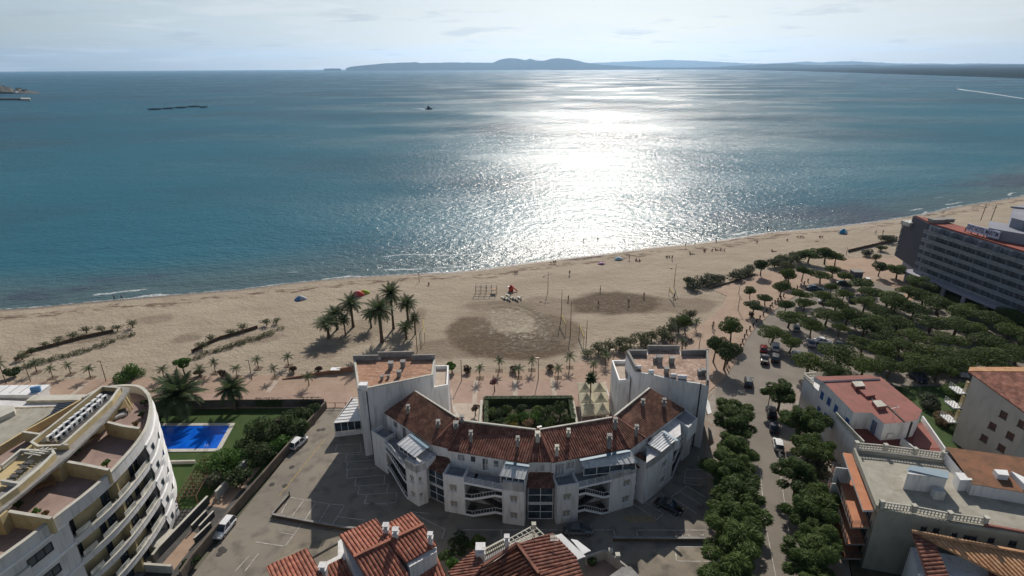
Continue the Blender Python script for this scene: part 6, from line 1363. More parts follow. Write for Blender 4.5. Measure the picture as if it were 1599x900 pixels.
def place_trees(lst, key, nv, mk, lab, baseR, baseH, rows=None):
    out = []
    for (bx, by, ty, hw) in lst:
        g = P(bx, by, 0.0); dpt = (Vector((g.x, g.y, 0)) - Vector((0, 0, HC))).dot(_f); Rr = hw * dpt / FPX; H = height(bx, by, ty); out.append((g, Rr, H, bx, by))
    # label by lines running inland from the promenade
    ys = sorted(set(range(len(out))), key=lambda i: -out[i][0].y); per = rows or 9; lines = [ys[i:i + per] for i in range(0, len(ys), per)]
    for li, ln in enumerate(lines):
        ln.sort(key=lambda i: out[i][3])
        for j, i in enumerate(ln):
            g, Rr, H, bx, by = out[i]; place(key, nv, mk, (g.x, g.y, .03), Rr / baseR * (1.15 if bx > 1340 or by > 545 else .98), rnd.uniform(0, 6.28), lab(li + 1, j + 1, len(lines)), H / baseH)
place_trees(PN, 'pine', 6, mk_pine, lambda a, b, n: 'flat-topped green pine, %s from left in the %s line back from the beach' % (ORD[b], ORD[a]), 3.0, 4.6)
# ---- darker trees round the top of the car park
DK = [(1188,431,404,13,'dark low spreading tree alone on the promenade beyond the car park'),(1262,411,387,17,'dark thick tree on the sand edge behind the car park'),(1175,494,471,15,'dark small tree by the bollards, middle of the curve'),(1171,467,445,9,'small lone tree with a thin trunk on the promenade'),(1141,535,491,17,'tall dark tree left of the bollards'),(1114,566,523,16,'dark tree nearest the right tower on the promenade'),(1131,578,532,22,'bright wide tree beside the right tower, right of the dark one'),(1070,520,490,12,'dark dense tree at the end of the dune bushes'),(1400,436,412,16,'dark tree beside the hotel corner'),(1425,455,428,18,'round dark tree in front of the hotel arcade'),(1372,432,408,12,'small dark tree at the plaza near the hotel'),(1445,462,440,15,'dark bushy tree below the hotel balconies')]
def mk_dark(v): return tree('broadleaf_tree', '', 'tree', (0, 0, 0), 3.0, 6.0, street_m if v == 1 else bush_m, 4500, .16, 'round', 300 + v)
for bx, by, ty, hw, lab in DK:
    g = P(bx, by); dpt = (Vector((g.x, g.y, 0)) - Vector((0, 0, HC))).dot(_f); place('dark', 3, mk_dark, (g.x, g.y, .1), hw * dpt / FPX / 3.0, rnd.uniform(0, 6), lab, height(bx, by, ty) / 6.0)
# ---- street trees in two rows
def mk_street(v): return tree('street_tree', '', 'tree', (0, 0, 0), 3.7, 7.0, street_m, 9500, .21, 'street', 200 + v, group='street trees', trunk_h=3.2)
ST_L = [(1143,632,27),(1154,662,33),(1147,697,34),(1143,730,38),(1150,765,40),(1143,805,44),(1155,845,46),(1147,888,50),(1160,930,50)]
ST_R = [(1222,606,27),(1250,655,34),(1264,690,33),(1250,735,36),(1272,765,34),(1262,795,38),(1282,835,36),(1266,872,42),(1290,915,44)]
for side, lst in (('left', ST_L), ('right', ST_R)):
    for i, (x, y, hw) in enumerate(lst):
        c = P(x, y, 5.0); dpt = (c - Vector((0, 0, HC))).dot(_f); s = hw * .94 * dpt / FPX / 3.4
        place('street', 5, mk_street, (c.x, c.y, .13), s, rnd.uniform(0, 6), 'leafy street tree, %s from the beach end of the %s row' % (ORD[i + 1], side), max(.85, min(1.1, s)))
EX = [((1283,715), 34, grey_m, 'pale grey-green tree between the street and the balconied block', 'olive_tree', 5), ((1300,770), 22, grey_m, 'thin grey-green shrub beside the terracotta balconies', 'olive_tree', 3), ((1500,610), 24, street_m, 'bushy green garden tree beside the beige gabled block', 'garden_tree', 4.5), ((1540,600), 16, bush_m, 'dark tree squeezed against the beige gable end', 'garden_tree', 5), ((1308,640), 10, bush_m, 'low bush beside the pink-roofed block', 'shrub', 2), ((1455,628), 22, grey_m, 'low grey hedge bush along the garden lawn', 'shrub', 1.5), ((1478,655), 20, dry_m, 'dry brown shrub at the bottom of the small lawn', 'shrub', 1.5), ((1497,668), 14, bush_m, 'dark shrub at the foot of the beige block', 'shrub', 1.8)]
for k, ((x, y), hw, m, lab, nm, h) in enumerate(EX):
    c = P(x, y, h * .6); dpt = (c - Vector((0, 0, HC))).dot(_f); tree(nm, lab, 'tree' if 'tree' in nm else 'shrub', (c.x, c.y, .06), hw * dpt / FPX, h, m, 1800, .2, 'round' if h > 2.5 else 'bush', 500 + k)
# ---- pool garden trees and shrubs
for k, (x, y, hw, h, m, nm, lab, st) in enumerate((
    (395,672,30,4.2,bush_m,'garden_tree','dark spreading tree on the lawn right of the pool','round'), (435,655,34,4.0,bush_m,'garden_tree','dark wide tree in the far right corner of the pool garden','round'), (462,672,24,3.2,bush_m,'garden_tree','dark low tree against the road wall, right of the pool','round'), (405,705,28,3.8,bush_m,'garden_tree','dark tree midway along the garden by the road wall','round'), (350,718,34,4.4,bright_m,'garden_tree','bright green bushy tree just below the pool','round'), (375,742,20,3.2,bush_m,'garden_tree','small dark tree over the cream path wall','round'), (335,745,18,3.0,grey_m,'garden_tree','grey-green tree beside the brown pergola','round'), (480,645,20,2.6,bush_m,'shrub','dark shrub in the top right corner of the pool garden','bush'), (440,692,18,2.4,bright_m,'shrub','mid-green shrub between dark garden trees','bush'),
    (248,650,14,2.0,bush_m,'shrub','shrub between the curved block and the big garden palm','bush'), (303,872,9,1.6,bush_m,'shrub','dark roadside bush beyond the road wall','bush'), (288,886,9,1.3,bush_m,'shrub','straggly roadside bush nearest the bottom edge','bush'), (20,580,11,2.0,bush_m,'shrub','dark low round shrub at the far left of the promenade','bush'),
    (201,577,24,4.0,bright_m,'fig_tree','rounded bright green tree on the promenade above the curved block','round'), (285,569,14,4.4,bright_m,'fig_tree','slim bright green tree on the promenade above the big palm','round'), (706,573,10,2.4,bright_m,'shrub','green bush behind the left tower annex','bush'))):
    c = P(x, y, h * .6); dpt = (c - Vector((0, 0, HC))).dot(_f); tree(nm, lab, 'tree' if 'tree' in nm else 'shrub', (c.x, c.y, .08), hw * dpt / FPX, h, m, int(900 + hw * 45), .2, st, 600 + k)
# hedges
def hedge(lab, pts, h, wdt, m=bush_m, z=.06):
    ln = PL(0, *pts); r = thing('hedge', lab, 'hedge', (*ln[0], z)); mb = MB(); r_ = random.Random(len(lab)); mb.strip_z(ln, z, z + h * .85, wdt); o = mb.build('hedge_core', m, r)
    mb = MB()
    for a, b in zip(ln[:-1], ln[1:]):
        a, b = v2(a), v2(b); d = (b - a); L_ = d.length; d.normalize(); nn = Vector((-d.y, d.x, 0)) * wdt / 2
        cl = [(a + d * t + nn + Vector((0, 0, z + h * .62)), max(wdt * .55, h * .45)) for t in np.arange(.3, L_, .8)]
        leaves(mb, cl, int(L_ * 130), .13, r_, flat=.8)
    mb.build('foliage', m, r); return r
hedge('clipped dark hedge along the sea side of the central garden', [(758, 628), (893, 627)], 1.5, -1.0)
hedge('clipped hedge on the left side of the central garden', [(757, 630), (757, 672)], 1.3, .7); hedge('clipped hedge on the right side of the central garden', [(893, 630), (899, 662)], 1.3, -.7)
hedge('short green hedge topping the garden wall, left piece', [(403, 634), (443, 634)], 1.9, -.6); hedge('short green hedge topping the garden wall, right piece', [(470, 633), (505, 633)], 1.9, -.6); hedge('green hedge left of the big garden palm', [(238, 634), (262, 634)], 1.9, -.6)
hedge('long dark hedge in front of the hotel arcade', [(1412, 437), (1600, 520)], 1.6, 2.0)
polyobj('garden_soil', PL(0, (757, 630), (894, 628), (900, 700), (757, 700)), .115, mat('garden_earth', (.035, .045, .015), (.05, .04, .025), .6, .95))
wall_thing('garden_wall', 'low cream wall left of the central garden', [(751, 632), (748, 676)], .8, .4, offwhite, z0=.1); wall_thing('garden_wall', 'low cream wall right of the central garden', [(897, 634), (903, 668)], .8, -.4, offwhite, z0=.1)
GB = [(780,648,12,1.8,bush_m,'dark shrub at the left end of the central garden'),(800,655,13,1.6,street_m,'mid-green shrub in the central garden, left of centre'),(778,662,11,1.5,bush_m,'low dark shrub near the left roof edge'),(820,650,14,1.5,bright_m,'bright green shrub in the middle of the central garden'),(838,652,12,1.5,bright_m,'bright green shrub right of the garden middle'),(828,662,11,1.2,dry_m,'reddish brown shrub in the central garden'),(802,664,10,1.0,leaf_mat('yellow_flower_leaves', (0.20, 0.16, 0.03), (0.28, 0.24, 0.04)),'yellow-orange flowering shrub by the roof ridge'),(858,644,14,2.2,bush_m,'dark shrub right of centre in the garden'),(876,640,16,3.4,bush_m,'tall dark tree-like shrub at the right end of the garden'),(884,655,12,1.6,bush_m,'dark shrub low by the right hedge'),(862,660,12,1.5,street_m,'green shrub near the ridge, right of centre'),(790,640,12,1.7,street_m,'green shrub against the sea hedge, left part of the garden'),(815,640,12,1.6,bush_m,'dark shrub against the sea hedge, middle of the garden'),(840,640,12,1.7,street_m,'green shrub against the sea hedge, right of the middle'),(768,645,10,1.5,street_m,'green shrub in the far left garden corner'),(845,662,10,1.3,bush_m,'dark low shrub under the garden lamp')]
for k, (x, y, hw, h, m, lab) in enumerate(GB):
    c = P(x, y, h * .5); dpt = (c - Vector((0, 0, HC))).dot(_f); tree('shrub', lab, 'shrub', (c.x, c.y, .11), hw * dpt / FPX, h, m, 900, .15, 'bush', 700 + k)
for k, (x, y, hw, h, m, lab) in enumerate(((700,868,14,2.6,bush_m,'dark bush between the two orange-roofed houses'),(722,850,18,3.0,bush_m,'dark leafy tree in shade above the hipped roof'),(745,846,14,2.2,street_m,'green bush left of the beamed roof terrace'),(708,882,12,3.0,bright_m,'yellow-green bush squeezed between the bottom houses'),(925,878,10,1.8,bush_m,'dark bush right of the white awning'))):
    c = P(x, y, h * .5); dpt = (c - Vector((0, 0, HC))).dot(_f); tree('shrub', lab, 'shrub', (c.x, c.y, .05), hw * dpt / FPX, h, m, 1100, .17, 'bush', 720 + k)
# ---- palms
def frond(mb, o, az, el0, L_, droop, nl, wl, r_, mi=0):
    pts = []; p = Vector(o); e = el0
    for k in range(9): pts.append(p.copy()); d = Vector((math.cos(az) * math.cos(e), math.sin(az) * math.cos(e), math.sin(e))); p = p + d * L_ / 8; e -= droop / 8
    for k in range(8): mb.bar(pts[k], pts[k + 1], .05 * (1 - k / 10), .04, mi)
    for i in range(nl):
        t = (i + 1.5) / (nl + 1) * 7.99; k = int(t); q = pts[k].lerp(pts[k + 1], t - k); d = (pts[k + 1] - pts[k]).normalized(); sd_ = d.cross(Vector((0, 0, 1))).normalized(); w_ = wl * math.sin(math.pi * min(1, (.12 + .88 * (i + 1) / nl)) ** .8) + .12
        for s in (-1, 1):
            wd_ = max(.055, L_ * .022); tip = q + (sd_ * s * .85 + d * .65 + Vector((0, 0, -.28 + r_.uniform(-.1, .1)))).normalized() * w_; a = d * wd_
            mb.face([q - a, q + a, tip + a * .2, tip - a * .2], mi)
def mk_palm(name, cat, group, H, nf, L_, wl, nl, seed, trr=.26, skirt=6, m=palm_m):
    r_ = random.Random(seed); root = thing(name, '', cat, (0, 0, 0), 0, group); mb = MB(); ln = r_.uniform(-.25, .25); pts = [(ln * (k / 5) ** 1.5 * H * .1, 0, H * k / 5) for k in range(6)]; mb.tube(pts, [trr * 1.35, trr, trr * .95, trr * .95, trr, trr * 1.25], 9); mb.build('trunk', bark, root, local=True)
    mb = MB(); top = Vector(pts[-1])
    for k in range(nf): f = (k + .5) / nf; az = k * 2.399 + r_.uniform(-.2, .2); el = R(82 - 100 * f ** .85) + r_.uniform(-.08, .08); frond(mb, top, az, el, L_ * r_.uniform(.85, 1.1), R(45 + 45 * f), nl, wl, r_)
    mb.build('crown', m, root, local=True)
    if skirt:
        mb = MB()
        for k in range(skirt): frond(mb, top - Vector((0, 0, .25)), k * 2.1, R(-35), L_ * .55, R(45), nl // 2, wl * .7, r_)
        mb.build('dead_fronds', dry_m, root, local=True)
    return root
BP = [(538,528,480,500,'broad palm at the left of the beach grove',1.0),(552,512,467,500,'tall palm in the left cluster of the grove',1.0),(539,525,490,0,'short palm between the left grove palms',.8),(553,512,465,0,'',1)]
BPL = [ # foot x, foot y, crown centre y, spread px, label
 (514,528,504,19,'low wide palm furthest left in the beach grove'),(527,515,489,16,'palm with tall crown, second from left in the grove'),(540,525,500,10,'short thin palm third from left in the grove'),(552,511,475,17,'tall straight palm standing above the left group of the grove'),(580,512,491,12,'palm half hidden left of the largest grove palm'),(597,535,485,22,'largest and nearest palm in the middle of the grove'),(615,514,460,15,'tallest palm with bent trunk, furthest back in the grove'),(638,506,474,16,'tall palm at the right of the grove, behind the smallest'),(635,530,510,13,'short palm near the right end of the grove'),(649,522,497,9,'slim palm furthest right in the grove beside the mast'),(599,520,493,11,'')]
def palm_at(key, nv, mk, bx, by, cy, hw, lab, bH, bL, z=.02):
    g = P(bx, by); dpt = (Vector((g.x, g.y, 0)) - Vector((0, 0, HC))).dot(_f); return place(key, nv, mk, (g.x, g.y, z), hw * dpt / FPX / bL, rnd.uniform(0, 6), lab, height(bx, by, cy) / bH)
for b in BPL:
    if b[4]: palm_at('dpalm', 3, lambda v: mk_palm('date_palm', 'palm tree', 'date palms in the beach grove', 6.0, 44, 3.0, .62, 20, 40 + v), b[0], b[1], b[2], b[3] * 1.15, b[4], 6.0, 2.55)
for k, (bx, by, cy, hw, lab) in enumerate(((287,655,618,40,'huge feathery palm on the lawn beside the curved block'),(368,640,609,24,'fan-crowned palm by the garden wall above the pool'),(922,638,592,9,'thin dark palm at the left edge of the pale canopy'))):
    g = P(bx, by); dpt = (Vector((g.x, g.y, 0)) - Vector((0, 0, HC))).dot(_f); L_ = hw * dpt / FPX / .85
    o = mk_palm('garden_palm', 'palm tree', None, height(bx, by, cy), 54 if k == 0 else 36, L_, L_ * .26, 26, 70 + k, .3 if k < 2 else .14, 6); o.location = (g.x, g.y, .06); o['label'] = lab
# young palms along the promenade, each in a square bed
soil = mat('planting_bed', (0.14, 0.10, 0.07), rough=.95)
YP = [(9,602),(60,601),(83,593),(110,592),(142,590),(40,609),(258,592),(292,586),(315,591),(337,583),(372,590),(429,598),(403,575),(453,573),(486,596)]
YPX = [(10,600,566),(58,582,565),(83,591,578),(111,585,570),(142,591,576),(257,591,577),(315,591,577),(337,583,564),(371,590,573),(404,576,560),(430,591,573),(451,572,556),(483,603,586),(750,592,573),(780,580,561),(810,591,574),(831,579,561),(872,591,575),(890,575,555),(927,583,567),(1087,515,505),(1065,548,530),(946,570,560)]
YP2 = sorted(YPX, key=lambda t: t[0])
def mk_young(v): return mk_palm('young_palm', 'palm tree', 'young palms along the promenade', 3.0, 15, 1.7, .34, 11, 90 + v, .09, 0)
for i, (bx, by, ty) in enumerate(YP2):
    g = P(bx, by); o = place('ypalm', 4, mk_young, (g.x, g.y, .12), rnd.uniform(.85, 1.05), rnd.uniform(0, 6), 'small thin young palm, %s from the left of those along the promenade' % ORD[i + 1], max(.7, height(bx, by, ty + 3) / 3.0))
mb = MB()
for bx, by, ty in YP2:
    if by < 600 and not (1050 < bx < 1100 or bx == 946): g = P(bx, by); mb.face([(g.x - .8, g.y - .8, .122), (g.x + .8, g.y - .8, .122), (g.x + .8, g.y + .8, .122), (g.x - .8, g.y + .8, .122)])
mb.build('planting_beds', soil, kind='structure')
# round dark clipped bushes on the promenade
for i, (x, y) in enumerate(((312, 585), (349, 587), (459, 580), (499, 580), (730, 581), (803, 579), (860, 577), (1227, 435), (1173, 493), (1218, 452))):
    g = P(x, y + 2); hw = 1.25 if x < 1000 else 1.0; lab = 'dark red-brown clipped round bush on the promenade, %s from the left' % ORD[sorted((312, 349, 459, 499, 730, 803, 860, 1227, 1173, 1218)).index(x) + 1]
    if i == 0: b0 = tree('round_bush', lab, 'shrub', (g.x, g.y, .1), 1.2, 1.5, leaf_mat('purple_leaves', (0.045, 0.03, 0.022), (0.075, 0.05, 0.035)), 900, .12, 'bush', 800, group='clipped round bushes')
    else: dup(b0, (g.x, g.y, .1), rnd.uniform(0, 6), lab, (hw / 1.2,) * 3)
# flowering bushes
p = P(773, 612); tree('flowering_bush', 'pinkish flowering bush on the plaza above the left roof', 'shrub', (p.x, p.y, .11), 1.0, 2.8, leaf_mat('pink_flower_leaves', (0.10, 0.045, 0.045), (0.22, 0.10, 0.12)), 600, .14, 'round', 820)
p = P(743, 650); tree('potted_bush', 'flowering bush in a pot by the courtyard steps', 'shrub', (p.x, p.y, .12), .9, 2.2, leaf_mat('mixed_flower_leaves', (0.10, 0.05, 0.045), (0.12, 0.14, 0.08)), 600, .14, 'round', 821)
# ---- dune bushes: tamarisk rows behind low sand fences
sandfence = mat('sand_fence', (0.13, 0.085, 0.055), (0.08, 0.055, 0.04), 2, .95)
def fence(lab, pts, h):
    ln = PL(0, *pts); r = thing('sand_fence', lab, 'fence', (*ln[0], 0)); mb = MB(); mb.strip_z(ln, -.1, h, .12); mb.build('reed_screen', sandfence, r)
    for a, b in zip(ln[:-1], ln[1:]):
        n = max(1, int((v2(b) - v2(a)).length / 4))
        for k in range(n): p = v2(a).lerp(v2(b), k / n); mb = MB(); mb.bar((p.x, p.y, -.1), (p.x, p.y, h + .25), .12); mb.build('post', timber, r)
fence('long reed fence beside the left row of beach bushes', [(24, 565), (50, 550), (86, 541), (130, 529), (178, 519)], .8); fence('reed fence beside the second row of beach bushes', [(300, 552), (320, 541), (345, 530), (380, 520), (403, 513)], .8)
fence('curved reed fence on the sand beside the hotel', [(1325, 394), (1350, 388), (1385, 380), (1402, 376)], .9); fence('thin fence along the promenade edge near the right bushes', [(1108, 452), (1150, 440), (1180, 430)], .5)
def mk_dune(v): return tree('tamarisk_bush', '', 'shrub', (0, 0, 0), 1.6, 2.2, dune_m, 300, .12, 'dune', 850 + v, group='bushes planted on the beach', trunk_h=.8)
rows = {'left': [(35,562,10),(50,553,10),(70,543,10),(92,537,10),(114,530,12),(136,521,7),(160,519,11),(184,517,12),(208,512,13)], 'second': [(316,545,10),(330,534,8),(362,524,9),(380,517,9),(417,508,9),(432,506,8)]}
for nm, lst in rows.items():
    for i, (x, y, hp) in enumerate(lst): g = P(x, y); place('dune', 4, mk_dune, (g.x, g.y, 0), rnd.uniform(.75, 1.0), rnd.uniform(0, 6), 'wispy grey-green bush, %s from left in the %s beach row' % (ORD[i + 1], nm))
for nm, a, b, n in (('left', (40, 572), (215, 520), 26), ('second', (300, 560), (440, 514), 22)):
    mb = MB(); r_ = random.Random(n); cl = []
    for k in range(n): t = k / n; q = P(a[0] + (b[0] - a[0]) * t, a[1] + (b[1] - a[1]) * t + (4 if nm == 'left' else 3) * math.sin(t * 3.1) - 2, .3); cl.append((q + Vector((r_.uniform(-.6, .6), r_.uniform(-.8, .8), 0)), r_.uniform(.6, 1.3)))
    leaves(mb, cl, 4200, .10, r_, .45, 1.4); mb.build('ground_cover', dune_m, kind='stuff')
# bigger thicket along the promenade, right of centre
TH = [(918,556,548,14),(935,552,534,13),(952,548,530,13),(968,545,526,12),(985,541,522,14),(1002,537,518,14),(1018,533,515,13),(1034,528,508,13),(1048,523,502,12),(1060,518,498,12),(942,560,542,12),(975,552,534,11),(1008,544,526,12),(1040,535,517,12),(1066,506,488,12),(1078,500,482,12),(1052,510,494,11)]
for i, (bx, by, ty, hw) in enumerate(sorted(TH)):
    g = P(bx, by); dpt = (Vector((g.x, g.y, 0)) - Vector((0, 0, HC))).dot(_f); place('thick', 4, lambda v: tree('thicket_bush', '', 'shrub', (0, 0, 0), 2.2, 3.0, dune_m if v != 2 else grey_m, 800, .13, 'dune', 870 + v, group='thicket of bushes along the promenade', trunk_h=1.0), (g.x, g.y, 0), hw * dpt / FPX / 2.2, rnd.uniform(0, 6), 'olive-green thicket bush behind the right tower, %s from the left' % ORD[i + 1], max(.6, height(bx, by, ty) / 3.0))
TH2 = [(1083,452,438,12),(1098,446,430,14),(1112,442,427,14),(1126,440,428,12),(1076,446,432,9),(1150,437,422,12),(1164,432,417,12),(1172,426,412,11),(1210,418,402,12),(1222,414,398,13),(1236,412,396,13),(1248,408,392,13),(1228,424,408,10),(1354,400,389,9),(1385,378,366,12),(1376,392,383,8),(1368,408,396,6)]
for i, (bx, by, ty, hw) in enumerate(sorted(TH2)):
    g = P(bx, by); dpt = (Vector((g.x, g.y, 0)) - Vector((0, 0, HC))).dot(_f); place('thick2', 3, lambda v: tree('dune_bush', '', 'shrub', (0, 0, 0), 2.4, 3.0, grey_m if v else dune_m, 900, .2, 'round' if v == 2 else 'dune', 890 + v, group='bushes at the sand edge by the car park', trunk_h=1.2), (g.x, g.y, 0), hw * dpt / FPX / 2.4, rnd.uniform(0, 6), 'brownish-green bush at the sand edge by the car park, %s from left' % ORD[i + 1], max(.7, height(bx, by, ty) / 3.0))
# terrace plants on the curved roof
for k, (x, y, hw, h, m, lab) in enumerate(((166,726,7,1.2,bright_m,'light green potted plant on the middle roof terrace'),(118,708,9,1.3,bush_m,'dark potted plants at the back of the middle roof terrace'),(56,802,6,1.1,bright_m,'light green plant on the nearer roof terrace'),(72,805,5,.9,dry_m,'dry potted plant beside the light green one on the roof'),(28,792,7,1.1,bush_m,'dark plant at the back of the nearer roof terrace'),(226,632,6,1.2,bush_m,'dark shrub inside the curved tip parapet'),(222,650,6,1.1,bush_m,'second dark shrub inside the curved tip parapet'),(213,664,5,1.0,dry_m,'brownish plant at the divider of the tip terrace'))):
    c = P(x, y, RZ + .3); dpt = (c - Vector((0, 0, HC))).dot(_f); tree('terrace_plant', lab, 'plant', (c.x, c.y, RZ), hw * dpt / FPX, h, m, 300, .12, 'bush', 900 + k)
# ================================================================ vehicles
def paint(name, c): return mat('paint_' + name, c, rough=.28, spec=.6)
PAINT = {'white': paint('white', (.72, .72, .72)), 'black': paint('black', (.012, .012, .014)), 'grey': paint('grey', (.10, .105, .11)), 'silver': paint('silver', (.38, .39, .40)), 'red': paint('red', (.42, .02, .015)), 'navy': paint('navy', (.015, .02, .05)), 'teal': paint('teal', (.02, .07, .11))}
tyre = mat('tyre_rubber', (.015, .015, .015), rough=.9); rimm = mat('wheel_rim', (.35, .35, .36), rough=.3, metal=.6); lampw = mat('headlight_glass', (.6, .6, .58), rough=.1); lampr = mat('tail_light_glass', (.35, .02, .02), rough=.2); plast = mat('black_plastic', (.02, .02, .02), rough=.6)
def loft(mb, secs):
    "sections: x, list of (y, z) half profile points, mirrored and bridged along the length"
    rings = []
    for x, pr in secs: rings.append([(x, y, z) for y, z in pr] + [(x, -y, z) for y, z in pr[::-1]])
    n = len(rings[0]); b = len(mb.v)
    for r in rings: mb.v += r
    for k in range(len(rings) - 1):
        for j in range(n):
            a = b + k * n + j; c = b + k * n + (j + 1) % n; mb.f.append((a, c, c + n, a + n)); mb.m.append(0)
    mb.f.append(tuple(b + j for j in range(n))[::-1]); mb.m.append(0); mb.f.append(tuple(b + (len(rings) - 1) * n + j for j in range(n))); mb.m.append(0)
CARS = {}
def car_mesh(style):
    "meshes in car space: x forward, length about 4.2 m"
    if style in CARS: return CARS[style]
    S = {'hatch': dict(L=3.9, W=1.72, H=1.48, hood=.82, ws=(1.05, .35), roof=(.35, -1.5), rear=-1.85), 'sedan': dict(L=4.5, W=1.78, H=1.45, hood=.84, ws=(1.05, .30), roof=(.30, -.95), rear=-1.65), 'suv': dict(L=4.5, W=1.86, H=1.72, hood=1.02, ws=(1.15, .60), roof=(.60, -1.75), rear=-2.1), 'pickup': dict(L=4.9, W=1.85, H=1.72, hood=1.05, ws=(1.15, .65), roof=(.65, -.45), rear=-.75)}[style]
    L_, W, H, hd = S['L'], S['W'] / 2, S['H'], S['hood']; f, r = L_ / 2, -L_ / 2
    def sec(x, w, top, low=.28, sh=.04): return (x, [(0.0, low), (w * .86, low), (w * .97, low + .14), (w, (low + top) / 2), (w * .97, top - sh * 1.5), (w * .82, top), (0.0, top + .02)])
    mb = MB(); rt = {'sedan': hd + .06, 'hatch': hd + .08, 'suv': hd + .05, 'pickup': hd - .02}[style]
    loft(mb, [sec(f, W * .62, .52, .36), sec(f - .06, W * .84, .66, .30), sec(f - .35, W * .96, hd - .10, .25), sec(S['ws'][0] + .1, W, hd + .04, .22), sec(0, W, hd + .08, .22), sec(r + .9, W, rt, .22), sec(r + .2, W * .95, rt - .04, .27), sec(r + .04, W * .85, rt - .18, .34), sec(r, W * .7, .6, .38)]); body = mb.mesh('body', smooth=True)
    base = hd + .02; mb = MB()
    def cs(x, w, top): return (x, [(0.0, base - .1), (W * .93, base - .1), (W * .93, base), (w, top - .06), (w * .93, top), (0.0, top + .01)])
    loft(mb, [cs(S['ws'][0], W * .9, base + .03), cs((S['ws'][0] + S['ws'][1]) / 2, W * .86, (base + H) / 2 + .06), cs(S['ws'][1], W * .80, H - .03), cs((S['roof'][0] + S['roof'][1]) / 2, W * .80, H), cs(S['roof'][1], W * .78, H - .05), cs(S['rear'], W * .86, base + .03)]); cabin = mb.mesh('windows', smooth=False)
    mb = MB(); loft(mb, [(S['ws'][1] - .02, [(0, H - .04), (W * .76, H - .05), (W * .74, H + .012), (0, H + .025)]), ((S['roof'][0] + S['roof'][1]) / 2, [(0, H - .02), (W * .77, H - .03), (W * .75, H + .03), (0, H + .045)]), (S['roof'][1] + .02, [(0, H - .07), (W * .73, H - .08), (W * .71, H - .01), (0, H + .0)])])
    for s in (-1, 1):
        for x0, z0, y0, x1, z1, y1 in ((S['ws'][0] - .02, base + .02, .91, S['ws'][1], H - .03, .81), (-.35 if style != 'pickup' else .1, base, .94, -.4 if style != 'pickup' else .1, H - .04, .81), (S['rear'] + .04, base, .88, S['roof'][1], H - .06, .79)):
            mb.bar((x0, s * W * y0, z0), (x1, s * W * y1, z1), .09, .07)
    roof = mb.mesh('roof_panel'); wh = []
    for x in (f - .78, r + .78):
        for s in (-1, 1): wh.append((x, s * (W - .10), .32))
    mb = MB(); mb.tube([(0, -.10, 0), (0, .10, 0)], .32, 16); tm = mb.mesh('tyre'); mb = MB(); mb.tube([(0, -.108, 0), (0, .108, 0)], .19, 12); rm_ = mb.mesh('rim')
    mb = MB(); mb.box((0, 0, 0), (.10, .34, .13)); hl = mb.mesh('light'); mb = MB(); mb.box((0, 0, 0), (.08, .16, .09)); mir = mb.mesh('mirror'); mb = MB(); mb.box((0, 0, 0), (.10, W * 1.7, .16)); bump = mb.mesh('bumper')
    bed = None
    if style == 'pickup': mb = MB(); mb.box((-1.6, 0, hd + .02), (1.5, W * 1.6, .06)); bed = mb.mesh('load_bed')
    CARS[style] = (body, cabin, roof, wh, tm, rm_, hl, mir, bump, bed, f, r, W, hd, S); return CARS[style]
def car(style, col, px, head, lab, name='parked_car', group='cars', z=.03, cat='car', pxs=None, sc_=1.0):
    body, cabin, roof, wh, tm, rm_, hl, mir, bump, bed, f, r, W, hd, S = car_mesh(style); p = P(px[0], px[1], z + .4)
    q = P(head[0], head[1], z + .4); rz = math.atan2(q.y - p.y, q.x - p.x); root = thing(name, lab, cat, (p.x, p.y, z), rz, group); root.scale = (sc_,) * 3
    def part(nm, me, m, loc=(0, 0, 0), par=None):
        me2 = me if (len(me.materials) and me.materials[0] == m) else me.copy(); 
        if not len(me2.materials): me2.materials.append(m)
        else: me2.materials[0] = m
        o = bpy.data.objects.new(nm, me2); COL.objects.link(o); o.parent = par or root; o.location = loc; return o
    part('body', body, PAINT[col]); part('windows', cabin, glass); part('roof_panel', roof, PAINT[col])
    for x, y, zz in wh: t_ = part('wheel', tm, tyre, (x, y, zz)); part('rim', rm_, rimm, (0, 0, 0), t_)
    for s in (-1, 1): part('headlight', hl, lampw, (f - .10, s * W * .62, .62)); part('tail_light', hl, lampr, (r + .06, s * W * .68, hd - .18)); part('mirror', mir, PAINT[col], (S['ws'][0] - .25, s * (W + .08), hd + .1))
    part('bumper', bump, plast, (f - .02, 0, .36)); part('bumper', bump, plast, (r + .02, 0, .36))
    if bed: part('load_bed', bed, plast)
    return root
